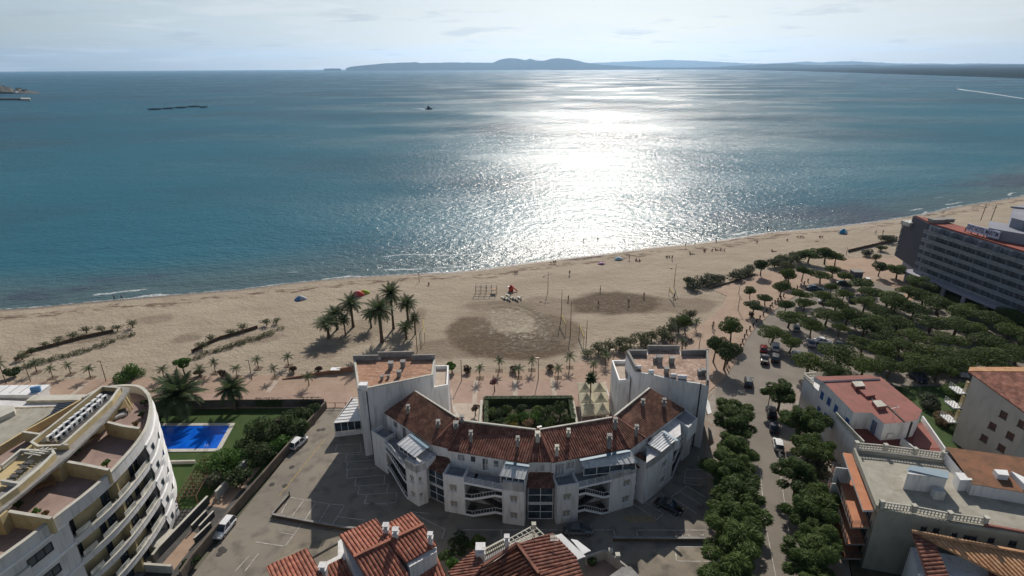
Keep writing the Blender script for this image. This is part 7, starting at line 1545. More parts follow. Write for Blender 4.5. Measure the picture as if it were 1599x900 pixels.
CL = [('hatch','white',(466,692),(480,680),'white estate car on the left road, farther of the two',1.1),('hatch','white',(350,826),(337,842),'white hatchback nearest the bottom of the left road',1.15),('suv','black',(1169.5,598),(1169.5,590),'dark car driving alone towards the beach between the tower and the trees',1.0),
 ('suv','black',(1205,645),(1203,635),'dark car parked first behind the street corner, beside the pink-roofed block',1.0),('sedan','navy',(1208,667),(1206,657),'dark car parked second along the right kerb of the street',.9),('hatch','white',(1216,695),(1214,685),'white car parked third along the right kerb of the street',1.0),
 ('hatch','red',(1193,545),(1193,538),'bright red car beside the pines at the car park entrance',1.0),('pickup','black',(1194.5,562),(1194,552),'black pickup directly behind the red car',1.0),('suv','white',(1211.5,543),(1211,535),'white car under the pine beside the red car',1.0),('suv','black',(1211,560),(1211,550),'black car right of the black pickup',1.0),
 ('hatch','silver',(1244.5,513),(1244,506),'white-roofed car alone under the middle pines',1.0),('sedan','silver',(1267,536),(1264,528),'silver car in the shade among the lower pines',1.0),('sedan','white',(1286,533.5),(1292,534),'white car among the pines, right of the silver one',1.0),('sedan','black',(1310,538),(1307,531),'dark car among the pines, right of the white one',1.0),('hatch','white',(1249,556),(1256,557),'white car nearly hidden behind the lower left pines',1.0),
 ('sedan','teal',(1273,451),(1281,452),'dark blue car at the head of the car park by the bollards',1.15),('sedan','white',(1291,472),(1298,473),'white car between pines near the head of the car park',1.0),('suv','black',(1329,468),(1332,473),'dark car half under a pine, below the kiosk',1.0),('hatch','white',(1356,440),(1359,444),'white car under pines close to the hotel path',1.0),('sedan','black',(1318,443),(1324,444),'dark car beside the kiosk',1.0),
 ('suv','navy',(1434,590),(1444,598),'dark car with glinting roof in the shade behind the pink-roofed block',1.1),('suv','silver',(1499,582),(1508,590),'pale car under pines beside the beige gable',1.1),('sedan','black',(1045,791),(1056,796),'black car in the shaded bays below the right wing',1.0),('sedan','grey',(903,829),(918,829),'grey car in deep shade in front of the crescent',1.0)]
for st_, co_, a, b, lab, s_ in CL: car(st_, co_, a, b, lab, group='parked and moving cars', sc_=s_ * .88)
# motor scooter on the street
def scooter(px, py, lab, m, rz=1.6):
    p = P(px, py, .03); r = thing('motor_scooter', lab, 'scooter', (p.x, p.y, .03), rz); mb = MB()
    mb.box((-.35, 0, .55), (.7, .26, .3)); mb.box((.0, 0, .32), (.5, .26, .1)); mb.bar((.28, 0, .35), (.48, 0, .85), .3, .08); mb.build('body', m, r, local=True)
    for x in (-.55, .58): mb = MB(); mb.tube([(x, -.06, .24), (x, .06, .24)], .24, 14); mb.build('wheel', tyre, r, local=True)
    mb = MB(); mb.box((-.3, 0, .75), (.65, .26, .1)); mb.build('seat', plast, r, local=True); mb = MB(); mb.bar((.42, -.3, 1.02), (.42, .3, 1.02), .05); mb.bar((.48, 0, .8), (.42, 0, 1.02), .05); mb.build('handlebar', dark, r, local=True)
scooter(1219, 716, 'white motor scooter behind the white parked car on the street', PAINT['white']); scooter(1221.5, 722, 'dark motor scooter next to the white scooter on the street', PAINT['black'], 1.4)
scooter(1234, 806, 'light coloured scooter alone beside the right kerb under the trees', PAINT['silver'], 1.5)
# ================================================================ lamps, masts, bollards
lampm = mat('lamp_post_steel', (0.14, 0.11, 0.085), rough=.5, metal=.3)
def lamp_post(x, y, ty, lab, first=[None]):
    g = P(x, y); h = height(x, y, ty)
    if first[0] is None:
        r = thing('lamp_post', lab, 'street lamp', (g.x, g.y, .1), 0, 'slim lamp posts along the promenade'); mb = MB(); mb.tube([(0, 0, 0), (0, 0, 5.0)], [.09, .06], 8); mb.build('pole', lampm, r, local=True); mb = MB(); mb.box((-.25, 0, 5.02), (.75, .24, .10)); mb.build('lamp_head', lampm, r, local=True); first[0] = r; r.scale = (1, 1, h / 5)
    else: r = dup(first[0], (g.x, g.y, .1), 0, lab, (1, 1, h / 5))
LP_ = [(48, 597, 566), (166, 596, 565), (280, 592, 566), (394, 594, 564), (721.5, 595, 563), (841, 594, 560), (956, 591, 547), (1092, 546, 520), (1153, 485, 463), (1201, 535, 522), (1199, 640, 603), (1154, 460, 446)]
for i, (x, y, ty) in enumerate(sorted(LP_)): lamp_post(x, y, ty, 'slim brown lamp post, %s from the left of those by the promenade' % ORD[i + 1])
mb = None
def mast(x, y, ty, lab, cross=False):
    g = P(x, y); h = height(x, y, ty); r = thing('beach_mast', lab, 'mast', (g.x, g.y, 0)); mb = MB(); mb.tube([(0, 0, -.2), (0, 0, h)], [.10, .06], 7); mb.build('pole', lampm, r, local=True)
    if cross: mb = MB(); mb.bar((-1.4, 0, h - 1.2), (1.2, 0, h - .6), .08); mb.box((-1.3, 0, h - 1.4), (.6, .3, .3)); mb.build('floodlight_arm', lampm, r, local=True)
mast(652, 550, 484, 'tall bare mast right of the palm grove'); mast(856, 457, 425, 'mast with lamps on crossarms left of the dark sand patch', True); mast(1053, 448, 412, 'leaning mast with crossarm at the right of the sand courts', True); mast(877, 497, 453, 'tall thin pole at the volleyball court, left of the net'); mast(891, 525, 470, 'tall thin pole at the volleyball court, right of the net'); mast(916, 534, 500, 'thin pole above the left end of the thicket'); mast(655, 440, 425, 'short thin post on the sand above the palm grove')
mast(1322, 398, 386, 'thin post on the sand by the curved reed fence')
# bollards round the head of the car park
bl = []
for a, b, n in (((1151, 558), (1163, 528), 5), ((1166, 521), (1203, 482), 8), ((1206, 478), (1224, 464), 5), ((1240, 455), (1262, 441), 5)):
    for k in range(n): t = k / max(1, n - 1); bl.append((a[0] + (b[0] - a[0]) * t, a[1] + (b[1] - a[1]) * t))
mb = MB(); mb.tube([(0, 0, 0), (0, 0, .55), (0, 0, .6), (0, 0, .75), (0, 0, .9), (0, 0, .98)], [.16, .14, .20, .22, .18, .05], 10); b0 = None
for i, (x, y) in enumerate(bl):
    g = P(x, y); lab = 'dark round-topped bollard edging the car park, %s from the right tower end' % ORD[i + 1]
    if b0 is None: b0 = mb.build('bollard', dark, label=lab, cat='bollard', group='bollards along the car park edge'); b0.location = (g.x, g.y, .1)
    else: dup(b0, (g.x, g.y, .1), label=lab)
# volleyball nets
netm = mat('net_cord', (.30, .25, .17), rough=.9); yelm = mat('yellow_tape', (.55, .42, .05), rough=.8)
def net(a, b, lab, h=2.4):
    A, B = P(*a), P(*b); r = thing('volleyball_net', lab, 'volleyball net', (A.x, A.y, 0)); mb = MB(); Zv = Vector((0, 0, 1))
    for p in (A, B): mb2 = MB(); mb2.tube([p - Zv * .1, p + Zv * (h + .2)], .06, 6); mb2.build('post', timber, r)
    for k in range(6): mb.bar(A + Zv * (h - 1 + .2 * k), B + Zv * (h - 1 + .2 * k), .02)
    for k in range(24): q = A.lerp(B, k / 23); mb.bar(q + Zv * (h - 1), q + Zv * h, .015)
    mb.build('net', netm, r); mb = MB(); mb.bar(A + Zv * h, B + Zv * h, .08); mb.build('tape', yelm, r)
net((876, 505), (884, 520), 'yellow-taped volleyball net between the two tall poles'); net((662, 512), (664, 535), 'volleyball net just right of the palm grove mast'); net((905, 522), (912, 540), 'net with thin posts behind the thicket bushes'); net((1045, 462), (1052, 472), 'small net near the right dune bushes')
# playground
steel = mat('galvanised_frame', (0.16, 0.15, 0.14), rough=.6); redp = mat('red_plastic', (0.42, 0.05, 0.03), rough=.5)
O = P(768, 460); fr = thing('climbing_frame', 'grey metal climbing frame with bars beside the red slide', 'playground', (O.x, O.y, 0)); mb = MB()
for k in range(5):
    for y in (0, 2.2): mb.bar((k * 1.5 - 4.5, y, 0), (k * 1.5 - 4.5, y, 2.6), .1)
for z in (1.2, 2.6):
    for y in (0, 2.2): mb.bar((-4.5, y, z), (1.5, y, z), .08)
for k in range(9): mb.bar((k * .75 - 4.5, 0, 2.6), (k * .75 - 4.5, 2.2, 2.6), .05)
mb.build('frame', steel, fr, local=True)
for k in (0, 1): mb = MB(); mb.box((-3.6 + 1.7 * k, 1.1, .5), (.6, .25, .06)); mb.bar((-3.85 + 1.7 * k, 1.1, .5), (-3.85 + 1.7 * k, 1.1, 2.6), .03); mb.bar((-3.35 + 1.7 * k, 1.1, .5), (-3.35 + 1.7 * k, 1.1, 2.6), .03); mb.build('swing', dark, fr, local=True)
mb = MB(); mb.box((.7, 1.1, 1.2), (1.4, 1.8, .1)); mb.build('platform', timber, fr, local=True)
O = P(799, 455); sl = thing('slide', 'red plastic slide house on the beach playground', 'slide', (O.x, O.y, 0)); sl.scale = (.72,) * 3; mb = MB(); mb.prism([(-1, -.8), (.8, -.8), (.8, 1), (-1, 1)], .1, 1.6); mb.face([(-1.2, -1, 1.6), (1, -1, 1.6), (-.1, .1, 2.7)]); mb.face([(1, -1, 1.6), (1, 1.2, 1.6), (-.1, .1, 2.7)]); mb.face([(1, 1.2, 1.6), (-1.2, 1.2, 1.6), (-.1, .1, 2.7)]); mb.face([(-1.2, 1.2, 1.6), (-1.2, -1, 1.6), (-.1, .1, 2.7)]); mb.build('hut', redp, sl, local=True)
mb = MB(); mb.bar((.8, 0, 1.4), (2.4, -.6, .2), .6, .08); mb.bar((.8, -.3, 1.5), (2.4, -.9, .3), .06, .25); mb.bar((.8, .3, 1.5), (2.4, -.3, .3), .06, .25); mb.build('chute', redp, sl, local=True)
mb = MB(); mb.box((-.9, 0, 2.0), (1.0, .9, .08)); mb.build('white_panel', white2, sl, local=True)
l0 = None
for k in range(8):
    g = P(786 + (k % 7) * 4.2 + (8 if k == 7 else 0), 466 + (k % 3) * 1.3 - (5 if k == 7 else 0)); lab = 'white sun lounger lying below the playground, %s from left' % ORD[k + 1]
    if l0 is None:
        l0 = thing('sun_lounger', lab, 'sun lounger', (g.x, g.y, 0), 2.1, 'sun loungers below the playground'); mb = MB(); mb.box((0, 0, .3), (1.8, .6, .06)); mb.build('seat', offwhite, l0, local=True); mb = MB(); mb.bar((-.8, 0, .32), (-1.2, 0, .75), .6, .05); mb.build('backrest', offwhite, l0, local=True)
        for x in (-.7, .7): mb = MB(); mb.bar((x, -.28, 0), (x, -.28, .28), .05); mb.bar((x, .28, 0), (x, .28, .28), .05); mb.bar((x, -.28, .14), (x, .28, .14), .04); mb.build('leg', white2, l0, local=True)
    else: dup(l0, (g.x, g.y, 0), 2.1 + rnd.uniform(-.15, .15), lab)
# beach tents, windbreaks, kites on the sand
def popup(x, y, w_, m1, m2, lab, name='beach_tent', cat='beach tent', rz=0., h=1.2):
    g = P(x, y); r = thing(name, lab, cat, (g.x, g.y, 0), rz)
    for s, m in ((-1, m1), (1, m2)):
        mb = MB(); n = 9
        for i in range(n):
            a0, a1 = math.pi * i / n, math.pi * (i + 1) / n
            def q(a, u): return (s * u * w_ / 2, -math.cos(a) * .9 * (1 - .45 * u), max(.02, math.sin(a) * h * (1 - .75 * u ** 1.6)))
            for j in range(4): mb.face([q(a0, j / 4), q(a1, j / 4), q(a1, (j + 1) / 4), q(a0, (j + 1) / 4)])
        mb.build('panel', m, r, local=True)
    return r
bt = lambda n, c: mat(n, c, rough=.6)
popup(470, 468, 3.2, bt('blue_cloth', (.10, .22, .42)), bt('grey_cloth', (.35, .38, .42)), 'blue and grey pop-up tent lying on the sand near the shore', rz=.2); popup(560, 462, 3.4, bt('pink_cloth', (.55, .10, .14)), bt('red_cloth', (.50, .06, .05)), 'pink and red kite bag shape above the palm grove', 'kite', 'kite', .2, 1.5); popup(569, 459, 3.2, yelm, bt('lime_cloth', (.30, .35, .03)), 'yellow and black kite beside the pink one', 'kite', 'kite', .4, 1.3); popup(1317, 364, 3.8, bt('aqua_cloth', (.03, .25, .42)), bt('pale_blue_cloth', (.35, .50, .60)), 'blue and white beach tent far right near the water', rz=.3, h=1.8); popup(967, 405, 3.0, bt('light_blue_cloth', (.30, .50, .60)), white2, 'pale blue tent close to the water, right of centre', rz=.2, h=.9); popup(940, 412, 2.4, bt('purple_cloth', (.25, .10, .30)), bt('pink2_cloth', (.45, .25, .35)), 'small purple beach mat and bag near the water', 'beach_mat', 'beach mat', .2, .5)
# kiosk, ramp with canopy, sign boxes
g = P(1336, 437); ks = thing('kiosk', 'small dark kiosk between the pines and the hotel', 'kiosk', (g.x, g.y, .1)); mb = MB(); mb.box((0, 0, 1.3), (2.6, 2.4, 2.6)); mb.build('cabin', mat('slate_cabin', (.10, .10, .13), rough=.7), ks, local=True); mb = MB(); mb.box((0, 0, 2.7), (3.0, 2.8, .2)); mb.build('roof', greyc, ks, local=True); mb = MB(); mb.box((0, -1.22, 1.5), (1.4, .05, .9)); mb.build('hatch', glass, ks, local=True)
rp = thing('sloping_wall', 'long low wedge-shaped wall rising left of the left tower on the promenade', 'wall', (*P2(500, 580), .1)); A, B = P(441, 594), P(552, 581); mb = MB(); n_ = Vector((0, .3, 0)); Zv = Vector((0, 0, 1)); q_ = [A, B, B + Zv * 1.3, A + Zv * .25]; mb.face(q_); mb.face([p + n_ for p in q_[::-1]]); mb.face([q_[3], q_[2], q_[2] + n_, q_[3] + n_]); mb.face([q_[1], q_[1] + n_, q_[2] + n_, q_[2]]); mb.face([A, q_[3], q_[3] + n_, A + n_]); mb.build('wall_body', mat('earth_wall', (0.26, 0.14, 0.085), (0.2, 0.11, 0.07), 1, .9), rp)
g = P(525, 583); cn = thing('shade_canopy', 'small white flat canopy by the sloping promenade wall', 'canopy', (g.x, g.y, .1)); mb = MB(); mb.box((0, 0, .9), (2.0, 1.2, .1)); mb.build('roof_sheet', white2, cn, local=True)
for x in (-.9, .9): mb = MB(); mb.bar((x, 0, 0), (x, 0, .86), .08); mb.build('post', dark, cn, local=True)
# restaurant tent with six small pyramids
tt = thing('pyramid_tent', 'cream marquee of six small pyramid roofs beside the right tower', 'marquee', (*P2(925, 650), .1)); tm_ = mat('cream_canvas', (.44, .40, .28), (.38, .34, .24), .6, .8)
c00, c10, c11, c01 = P(909, 649, 3.0), P(953, 646, 3.0), P(946, 598, 3.0), P(902, 598, 3.0)
for j in range(3):
    for i in range(2):
        def bil(u, v): return c00.lerp(c10, u).lerp(c01.lerp(c11, u), v)
        a, b, c, d = bil(i / 2, j / 3), bil((i + 1) / 2, j / 3), bil((i + 1) / 2, (j + 1) / 3), bil(i / 2, (j + 1) / 3); top = (a + c) / 2 + Vector((0, 0, 1.15)); mb = MB()
        for p, q_ in ((a, b), (b, c), (c, d), (d, a)):
            m1_, m2_ = p.lerp(top, .55) - Vector((0, 0, .12)), q_.lerp(top, .55) - Vector((0, 0, .12)); mb.face([p, q_, m2_, m1_]); mb.face([m1_, m2_, top]); mb.face([p - Vector((0, 0, .3)), q_ - Vector((0, 0, .3)), q_, p])
        mb.build('pyramid_roof', tm_, tt); 
        for p in (a, c): mb = MB(); mb.bar((p.x, p.y, .1), (p.x, p.y, 3.0), .08); mb.build('pole', alu, tt)
# white steps and railing between tent and ridge
fn = thing('white_railing', 'white curved railing beside the marquee below the right tower', 'railing', (*P2(950, 640), .1)); railing(fn, [P2(944, 604), P2(958, 645), P2(930, 668)], .1, 1.1, 1.2, white2)
fn = thing('white_railing', 'white railing on the garden side of the left tower', 'railing', (*P2(705, 630), .1)); railing(fn, [P2(706, 616), P2(707, 640), P2(718, 660)], .1, 1.1, 1.0, white2)
g = P(520, 636); bn = thing('road_barrier', 'low brown barrier closing the end of the left road', 'barrier', (g.x, g.y, .03)); mb = MB()
for k in range(5): mb.bar((-1.5 + 2.0 * k, 0, 0), (-1.5 + 2.0 * k, 0, 1.0), .12)
mb.bar((-1.5, 0, .9), (6.5, 0, .9), .08); mb.build('rail', timber, bn, local=True)
# street lamps in the garden
g = P(841, 668, 4.2); gl_ = thing('garden_lamp', 'lamp with a white slanted head over the central garden', 'garden lamp', (g.x, g.y, .1)); mb = MB(); mb.tube([(0, 0, 0), (0, 0, 4.2)], .06, 6); mb.build('pole', dark, gl_, local=True); mb = MB(); mb.box((.2, 0, 4.25), (.8, .35, .12), .4); mb.build('lamp_head', white2, gl_, local=True)
# small timber things left by the bays
g = P(453, 777); tr_ = thing('short_post', 'short dark post at the corner of the sunlit bays', 'post', (g.x, g.y, .03)); mb = MB(); mb.bar((0, 0, 0), (0, 0, 1.0), .12); mb.build('shaft', dark, tr_, local=True)
# ================================================================ on the sea
def boat(x, y, L_, lab, rz, m1, wake=0, tall=.35):
    p = P(x, y, SEA_Z); r = thing('motor_boat', lab, 'boat', (p.x, p.y, SEA_Z), rz); mb = MB(); W_ = L_ * .17
    def s(xx, w_, z0, z1): return (xx, [(0, z0), (w_ * .7, z0 + .1), (w_, z1), (0, z1)])
    loft(mb, [s(-L_ / 2, W_ * .9, -.3, L_ * .12), s(0, W_, -.35, L_ * .12), s(L_ * .3, W_ * .7, -.25, L_ * .15), s(L_ / 2, .05, .2, L_ * .19)]); mb.build('hull', m1, r, local=True)
    mb = MB(); mb.prism([(-L_ * .25, -W_ * .6), (L_ * .18, -W_ * .6), (L_ * .24, 0), (L_ * .18, W_ * .6), (-L_ * .25, W_ * .6)], L_ * .12, L_ * .12 + L_ * tall * .6); mb.prism([(-L_ * .15, -W_ * .4), (L_ * .1, -W_ * .4), (L_ * .1, W_ * .4), (-L_ * .15, W_ * .4)], L_ * .12 + L_ * tall * .6 + .01, L_ * .12 + L_ * tall); mb.build('cabin', m1, r, local=True)
    mb = MB(); mb.tube([(-L_ * .05, 0, L_ * .3), (-L_ * .05, 0, L_ * .62)], .08, 6); mb.build('mast', dark, r, local=True); return r
foamm = mat('wake_foam', (.62, .66, .68), rough=.7)
boat(670, 171, 11, 'dark motor boat with a short wake in the middle of the bay', R(0), mat('dark_hull', (.03, .045, .07), rough=.5)); 
def wake(pts, w0, w1):
    mb = MB(); q = [P(x, y, SEA_Z + .05) for x, y in pts]; n = len(q)
    for k in range(n - 1):
        t0, t1 = k / (n - 1), (k + 1) / (n - 1); d = (q[k + 1] - q[k]).normalized(); nn = Vector((-d.y, d.x, 0)); a0 = w0 + (w1 - w0) * t0; a1 = w0 + (w1 - w0) * t1
        mb.face([q[k] - nn * a0, q[k + 1] - nn * a1, q[k + 1] + nn * a1, q[k] + nn * a0])
    o = mb.build('wake', foamm, kind='stuff'); return o
wake([(666, 171), (655, 169.5), (644, 169)], 2.0, .7); wake([(1496, 139), (1510, 141), (1530, 143.5), (1560, 148), (1599, 154)], 5, 2.2)
boat(1495, 139, 10, 'small white speedboat trailing a long wake on the right', R(150), white2); boat(1028, 124.5, 9, 'tiny dark boat in the glitter near the far coast', R(10), bpy.data.materials['dark_hull'])
# mussel rafts
raftm = mat('raft_timber', (.03, .035, .045), rough=.9); 
for i, (x, y, w_) in enumerate(((242, 171.3, 17), (263, 170, 12), (283, 168.6, 14), (303, 166.9, 14), (318, 167.8, 7))):
    p = P(x, y, SEA_Z); dpt = (p - Vector((0, 0, HC))).dot(_f); W_ = w_ * dpt / FPX; r = thing('mussel_raft', 'long dark floating raft on the left of the bay, %s from left' % ORD[i + 1], 'raft', (p.x, p.y, SEA_Z), 0, 'floating rafts in the bay'); mb = MB()
    for k in range(8): mb.bar((-W_ / 2 + W_ * k / 7, -6, .9), (-W_ / 2 + W_ * k / 7, 6, .9), .8, .5)
    for k in range(5): mb.bar((-W_ / 2, -6 + 3 * k, 1.4), (W_ / 2, -6 + 3 * k, 1.4), .5, .5)
    mb.build('deck_beams', raftm, r, local=True)
    for k in range(4): mb = MB(); mb.tube([(-W_ / 2 + W_ * (k + .5) / 4, -5, .4), (-W_ / 2 + W_ * (k + .5) / 4, 5, .4)], .9, 8); mb.build('float', raftm, r, local=True)
# houses on the headland and the mole
for i, (x, y, w_, h, m, lab) in enumerate(((19, 145, 4, 9, white2, 'white house on the headland at the far left'), (34, 144.5, 6, 9, offwhite, 'cream building with dark roof on the headland'), (43, 145, 6, 6, beige, 'grey-brown low building towards the headland tip'), (8, 142, 6, 12, beige, 'tall building among trees on the headland'), (30, 146, 2.5, 6, white2, 'small pale house between the two bigger headland buildings'))):
    p = P(x, y, SEA_Z); dpt = (p - Vector((0, 0, HC))).dot(_f); W_ = w_ * dpt / FPX; r = thing('headland_house', lab, 'house', (p.x, p.y - 8, SEA_Z)); mb = MB(); mb.box((0, 0, h / 2 + 1), (W_, 10, h)); mb.build('wall', m, r, local=True); mb = MB(); mb.face([(-W_ / 2 - 1, -6, h + 1), (W_ / 2 + 1, -6, h + 1), (W_ / 2 - 1, 0, h + 4), (-W_ / 2 + 1, 0, h + 4)]); mb.face([(W_ / 2 + 1, 6, h + 1), (-W_ / 2 - 1, 6, h + 1), (-W_ / 2 + 1, 0, h + 4), (W_ / 2 - 1, 0, h + 4)]); mb.build('roof', darkc, r, local=True)
    mb = MB(); [mb.box((-W_ / 2 + W_ * (k + .5) / 4, -5.05, h * .6 + 1), (W_ * .1, .2, h * .25)) for k in range(4)]; mb.build('windows', glass, r, local=True)
ml = thing('mole', 'long low dark breakwater ending in a pale head at the far left', 'breakwater', (*P2(20, 154, SEA_Z), SEA_Z)); mb = MB(); mb.prism(PL(2.5, (-60, 152.5), (34, 153), (34, 153.9), (-60, 153.6)), SEA_Z, 2.5); mb.build('rock_bank', rock_m, ml); mb = MB(); mb.prism(PL(3.5, (32, 152.8), (47, 152.9), (47, 154.2), (32, 154)), SEA_Z, 3.5); mb.build('pier_head', offwhite, ml)
# ================================================================ people
skin = mat('skin', (.36, .20, .13), rough=.6); hairm = mat('hair', (.03, .02, .015), rough=.8)
CLO = {n: mat('cloth_' + n, c, rough=.9) for n, c in dict(dark=(.03, .03, .035), navy=(.03, .04, .09), red=(.30, .04, .03), white=(.6, .6, .58), olive=(.12, .11, .06), grey=(.2, .2, .2), pink=(.45, .18, .2), blue=(.06, .14, .3), brown=(.10, .06, .04)).items()}
def body_mesh(pose):
    "one continuous skin-grown figure; returns an evaluated mesh"
    J = {'pel': (0, 0, .93), 'wst': (0, 0, 1.10), 'chs': (0, .0, 1.30), 'nck': (0, 0, 1.47), 'hd0': (0, .01, 1.56), 'hd1': (0, .015, 1.68), 'hdt': (0, .01, 1.76)}
    for s, n in ((-1, 'l'), (1, 'r')): J[n + 'sh'] = (s * .18, 0, 1.40); J[n + 'el'] = (s * .25, .02, 1.13); J[n + 'wr'] = (s * .27, .08, .90); J[n + 'ha'] = (s * .27, .11, .80); J[n + 'hp'] = (s * .10, 0, .88); J[n + 'kn'] = (s * .11, .03, .50); J[n + 'an'] = (s * .11, 0, .09); J[n + 'ft'] = (s * .12, .17, .04)
    def mv(k, v): J[k] = v
    if pose == 'walk':
        mv('lkn', (-.10, .20, .52)); mv('lan', (-.10, .34, .12)); mv('lft', (-.10, .50, .07)); mv('rkn', (.10, -.05, .50)); mv('ran', (.10, -.32, .17)); mv('rft', (.10, -.20, .05)); mv('lel', (-.25, -.12, 1.15)); mv('lwr', (-.27, -.16, .92)); mv('lha', (-.27, -.14, .83)); mv('rel', (.25, .12, 1.15)); mv('rwr', (.25, .30, 1.0)); mv('rha', (.25, .38, .96))
    if pose == 'reach': mv('rel', (.34, .10, 1.60)); mv('rwr', (.36, .16, 1.85)); mv('rha', (.36, .18, 1.95)); mv('lkn', (-.18, .12, .50)); mv('lan', (-.26, .0, .10)); mv('lft', (-.28, .16, .04)); mv('ran', (.26, -.05, .10)); mv('rft', (.27, .12, .04))
    if pose == 'sit':
        for k in list(J): x, y, z = J[k]; J[k] = (x, y - (z - .93) * .15 if z > .93 else y, z - .80) if k[1:] not in ('kn', 'an', 'ft') else J[k]
        for s, n in ((-1, 'l'), (1, 'r')): J[n + 'kn'] = (s * .16, .38, .42); J[n + 'an'] = (s * .14, .68, .10); J[n + 'ft'] = (s * .14, .84, .06); J[n + 'el'] = (s * .27, .10, .38); J[n + 'wr'] = (s * .20, .30, .36); J[n + 'ha'] = (s * .15, .38, .38)
    if pose == 'lie':
        for k in list(J): x, y, z = J[k]; J[k] = (x * 1.1, -(z - .9), .14 + y * .3)
    ks = list(J); E = [('pel', 'wst'), ('wst', 'chs'), ('chs', 'nck'), ('nck', 'hd0'), ('hd0', 'hd1'), ('hd1', 'hdt')]
    for n in 'lr': E += [('chs', n + 'sh'), (n + 'sh', n + 'el'), (n + 'el', n + 'wr'), (n + 'wr', n + 'ha'), ('pel', n + 'hp'), (n + 'hp', n + 'kn'), (n + 'kn', n + 'an'), (n + 'an', n + 'ft')]
    RAD = dict(pel=.15, wst=.13, chs=.16, nck=.06, hd0=.085, hd1=.105, hdt=.07, sh=.07, el=.05, wr=.035, ha=.04, hp=.10, kn=.062, an=.045, ft=.04)
    me = bpy.data.meshes.new('tmp'); me.from_pydata([J[k] for k in ks], [(ks.index(a), ks.index(b)) for a, b in E], []); o = bpy.data.objects.new('tmp', me); COL.objects.link(o)
    md = o.modifiers.new('s', 'SKIN'); 
    if not me.skin_vertices: me.attributes  # created with the modifier when missing
    try:
        sv = me.skin_vertices[0].data
    except Exception:
        bm = bmesh.new(); bm.from_mesh(me); bm.verts.layers.skin.verify(); bm.to_mesh(me); bm.free(); sv = me.skin_vertices[0].data
    for k, v in zip(ks, sv): r = RAD.get(k, RAD.get(k[1:], .05)); v.radius = (r, r * (.72 if k in ('pel', 'wst', 'chs') else 1)); v.use_root = (k == 'pel')
    o.modifiers.new('u', 'SUBSURF').levels = 1; dg = bpy.context.evaluated_depsgraph_get(); out = bpy.data.meshes.new_from_object(o.evaluated_get(dg)); bpy.data.objects.remove(o); return out, J
POSES = {p: body_mesh(p) for p in ('stand', 'walk', 'reach', 'sit', 'lie')}
PM = {}
def person(px, py, pose, top, legs, lab, rz=0., first=None, group='people on the beach', z=0.0, s=1.0):
    key = (pose, top, legs)
    if key not in PM:
        src, J = POSES[pose]; me = src.copy(); me.name = 'person'; me.materials.clear()
        for m in (skin, CLO[top] if top in CLO else skin, CLO[legs] if legs in CLO else skin, hairm): me.materials.append(m)
        jp = {k: Vector(v) for k, v in J.items()}
        for f in me.polygons:
            c = f.center; k = min(jp, key=lambda q: (jp[q] - c).length); kk = k if k in ('pel', 'wst', 'chs', 'nck', 'hd0', 'hd1', 'hdt') else k[1:]
            f.material_index = {'wst': 1, 'chs': 1, 'sh': 1, 'el': 1, 'pel': 2, 'hp': 2, 'kn': 2, 'an': 2, 'ft': 2, 'hdt': 3}.get(kk, 3 if kk == 'hd1' and c.y < jp['hd1'].y else 0)
            f.use_smooth = True
        PM[key] = me
    g = P(px, py); o = bpy.data.objects.new('person', PM[key]); COL.objects.link(o); o.location = (g.x, g.y, z); o.rotation_euler = (0, 0, rz); o.scale = (s, s, s); tagit(o, lab, 'person', group); return o
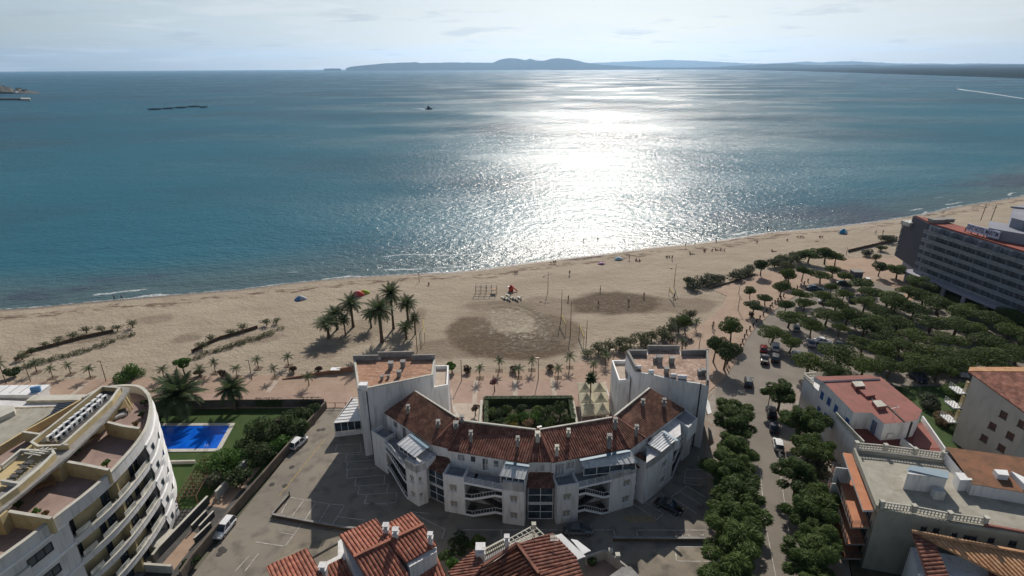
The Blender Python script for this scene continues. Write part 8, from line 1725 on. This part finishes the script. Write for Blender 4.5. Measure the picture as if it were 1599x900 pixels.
PP = [(180,470,'walk','dark','dark','dark-clothed walker at the water edge on the far left, left of the pair',1.5),(191,469,'walk','navy','dark','dark-clothed walker at the water edge on the far left, right of the pair',1.5),
 (890,430,'stand','dark','dark','person in black standing alone on the sand above the dark patch',.3),(912,376,'stand','skin','dark','bather standing in the shallows inside the sun glitter, left',0),(934,374,'stand','skin','navy','bather standing in the shallows inside the sun glitter, right',0),
 (983,405,'stand','white','grey','person standing on the sand near the pale blue tent',.4),(1050,406,'stand','dark','dark','person standing beside a seated group right of the tent',2),(1071,386,'stand','pink','skin','small figure standing at the wet sand edge',.5),(1119,377,'stand','dark','dark','figure standing at the waterline, centre right',.4),(1121,352,'walk','skin','dark','bather wading in the shallows, centre right, left one',1),(1133,351,'walk','skin','navy','bather wading in the shallows, centre right, right one',1),
 (1199,360,'stand','dark','dark','left of two people at the waterline above the car park',0),(1204,361,'stand','navy','dark','right of two people at the waterline above the car park',.6),(1086,383,'walk','red','dark','walker in red near the wet sand',1.2),(1368,366,'walk','dark','dark','dark walker on sand left of the hotel, left of two',1),(1379,366,'walk','grey','dark','walker on sand left of the hotel, right of two',2),
 (938,456,'reach','dark','dark','player at the far side of the dark sand court',1.2),(1006,465,'stand','red','dark','player at the right of the dark sand court',2),(935,478,'walk','dark','brown','player at the near left of the dark sand court',1),(982,476,'reach','navy','dark','player in the middle of the dark sand court',2.6),(1054,465,'stand','white','dark','player far right of the dark sand court',.5),(888,470,'stand','brown','dark','player standing by the court left edge',2),
 (1035,540,'stand','dark','dark','person in black, leftmost of the row behind the right tower',1),(1040,539,'stand','white','navy','person in white, second of the row behind the right tower',1),(1047,540,'stand','olive','dark','person in olive, third of the row behind the right tower',2),(1050,539,'stand','dark','brown','person in dark clothes, fourth of the row behind the right tower',2),(1058,541,'walk','dark','dark','person walking, fifth of the row behind the right tower',1),(1065,540,'walk','red','dark','person in red, sixth of the row behind the right tower',1),(1071,544,'stand','brown','dark','person in brown, last of the row behind the right tower',.4),
 (1114,512,'walk','red','dark','front one of two people walking on the promenade by the bollards',2.2),(1113,516,'walk','dark','dark','rear one of two people walking on the promenade by the bollards',2.2),(1080,533,'sit','dark','dark','person sitting on the promenade near the thicket end',1),(281,603,'walk','dark','dark','person walking on the promenade above the curved block tip',1.6),(1137,569,'stand','dark','red','person standing at the kerb under the bright tree, left',.4),(1135,574,'stand','navy','dark','person standing at the kerb under the bright tree, right',2),(1428,472,'stand','white','white','person in white on the path before the hotel',.5)]
for t in PP: person(t[0], t[1], t[2], t[3], t[4], t[5], t[6], z=SEA_Z - .2 if t[1] < 380 and 900 < t[0] < 1140 else (.1 if t[1] > 500 else -.05))
SP = [(861,411,'dark'),(865,411,'brown'),(868,410,'navy'),(805,427,'dark'),(808,427,'olive'),(994,407,'dark'),(996,408,'red'),(999,408,'dark'),(1042,402,'dark'),(1046,402,'grey'),(1078,397,'dark'),(1082,397,'brown'),(1100,393,'dark'),(1102,392,'red'),(1113,392,'dark'),(1118,391,'navy'),(1122,391,'dark'),(1126,391,'pink'),(1132,392,'dark'),(1247,371,'dark'),(1251,371,'red'),(1254,371,'white'),(1281,371,'dark'),(1285,371,'navy'),(1183,379,'dark'),(1206,393,'dark'),(1210,393,'brown'),(1276,377,'pink'),(941,413,'pink'),(670,445,'dark'),(1230,376,'brown')]
for i, (x, y, c) in enumerate(sorted(SP)): person(x, y, 'lie' if i % 5 == 3 else 'sit', c, 'dark' if i % 2 else 'skin', 'tiny %s on the sand near the water, %s from left' % ('figure lying' if i % 5 == 3 else 'seated figure', ORD[i + 1]), i * 1.3, z=-.05)
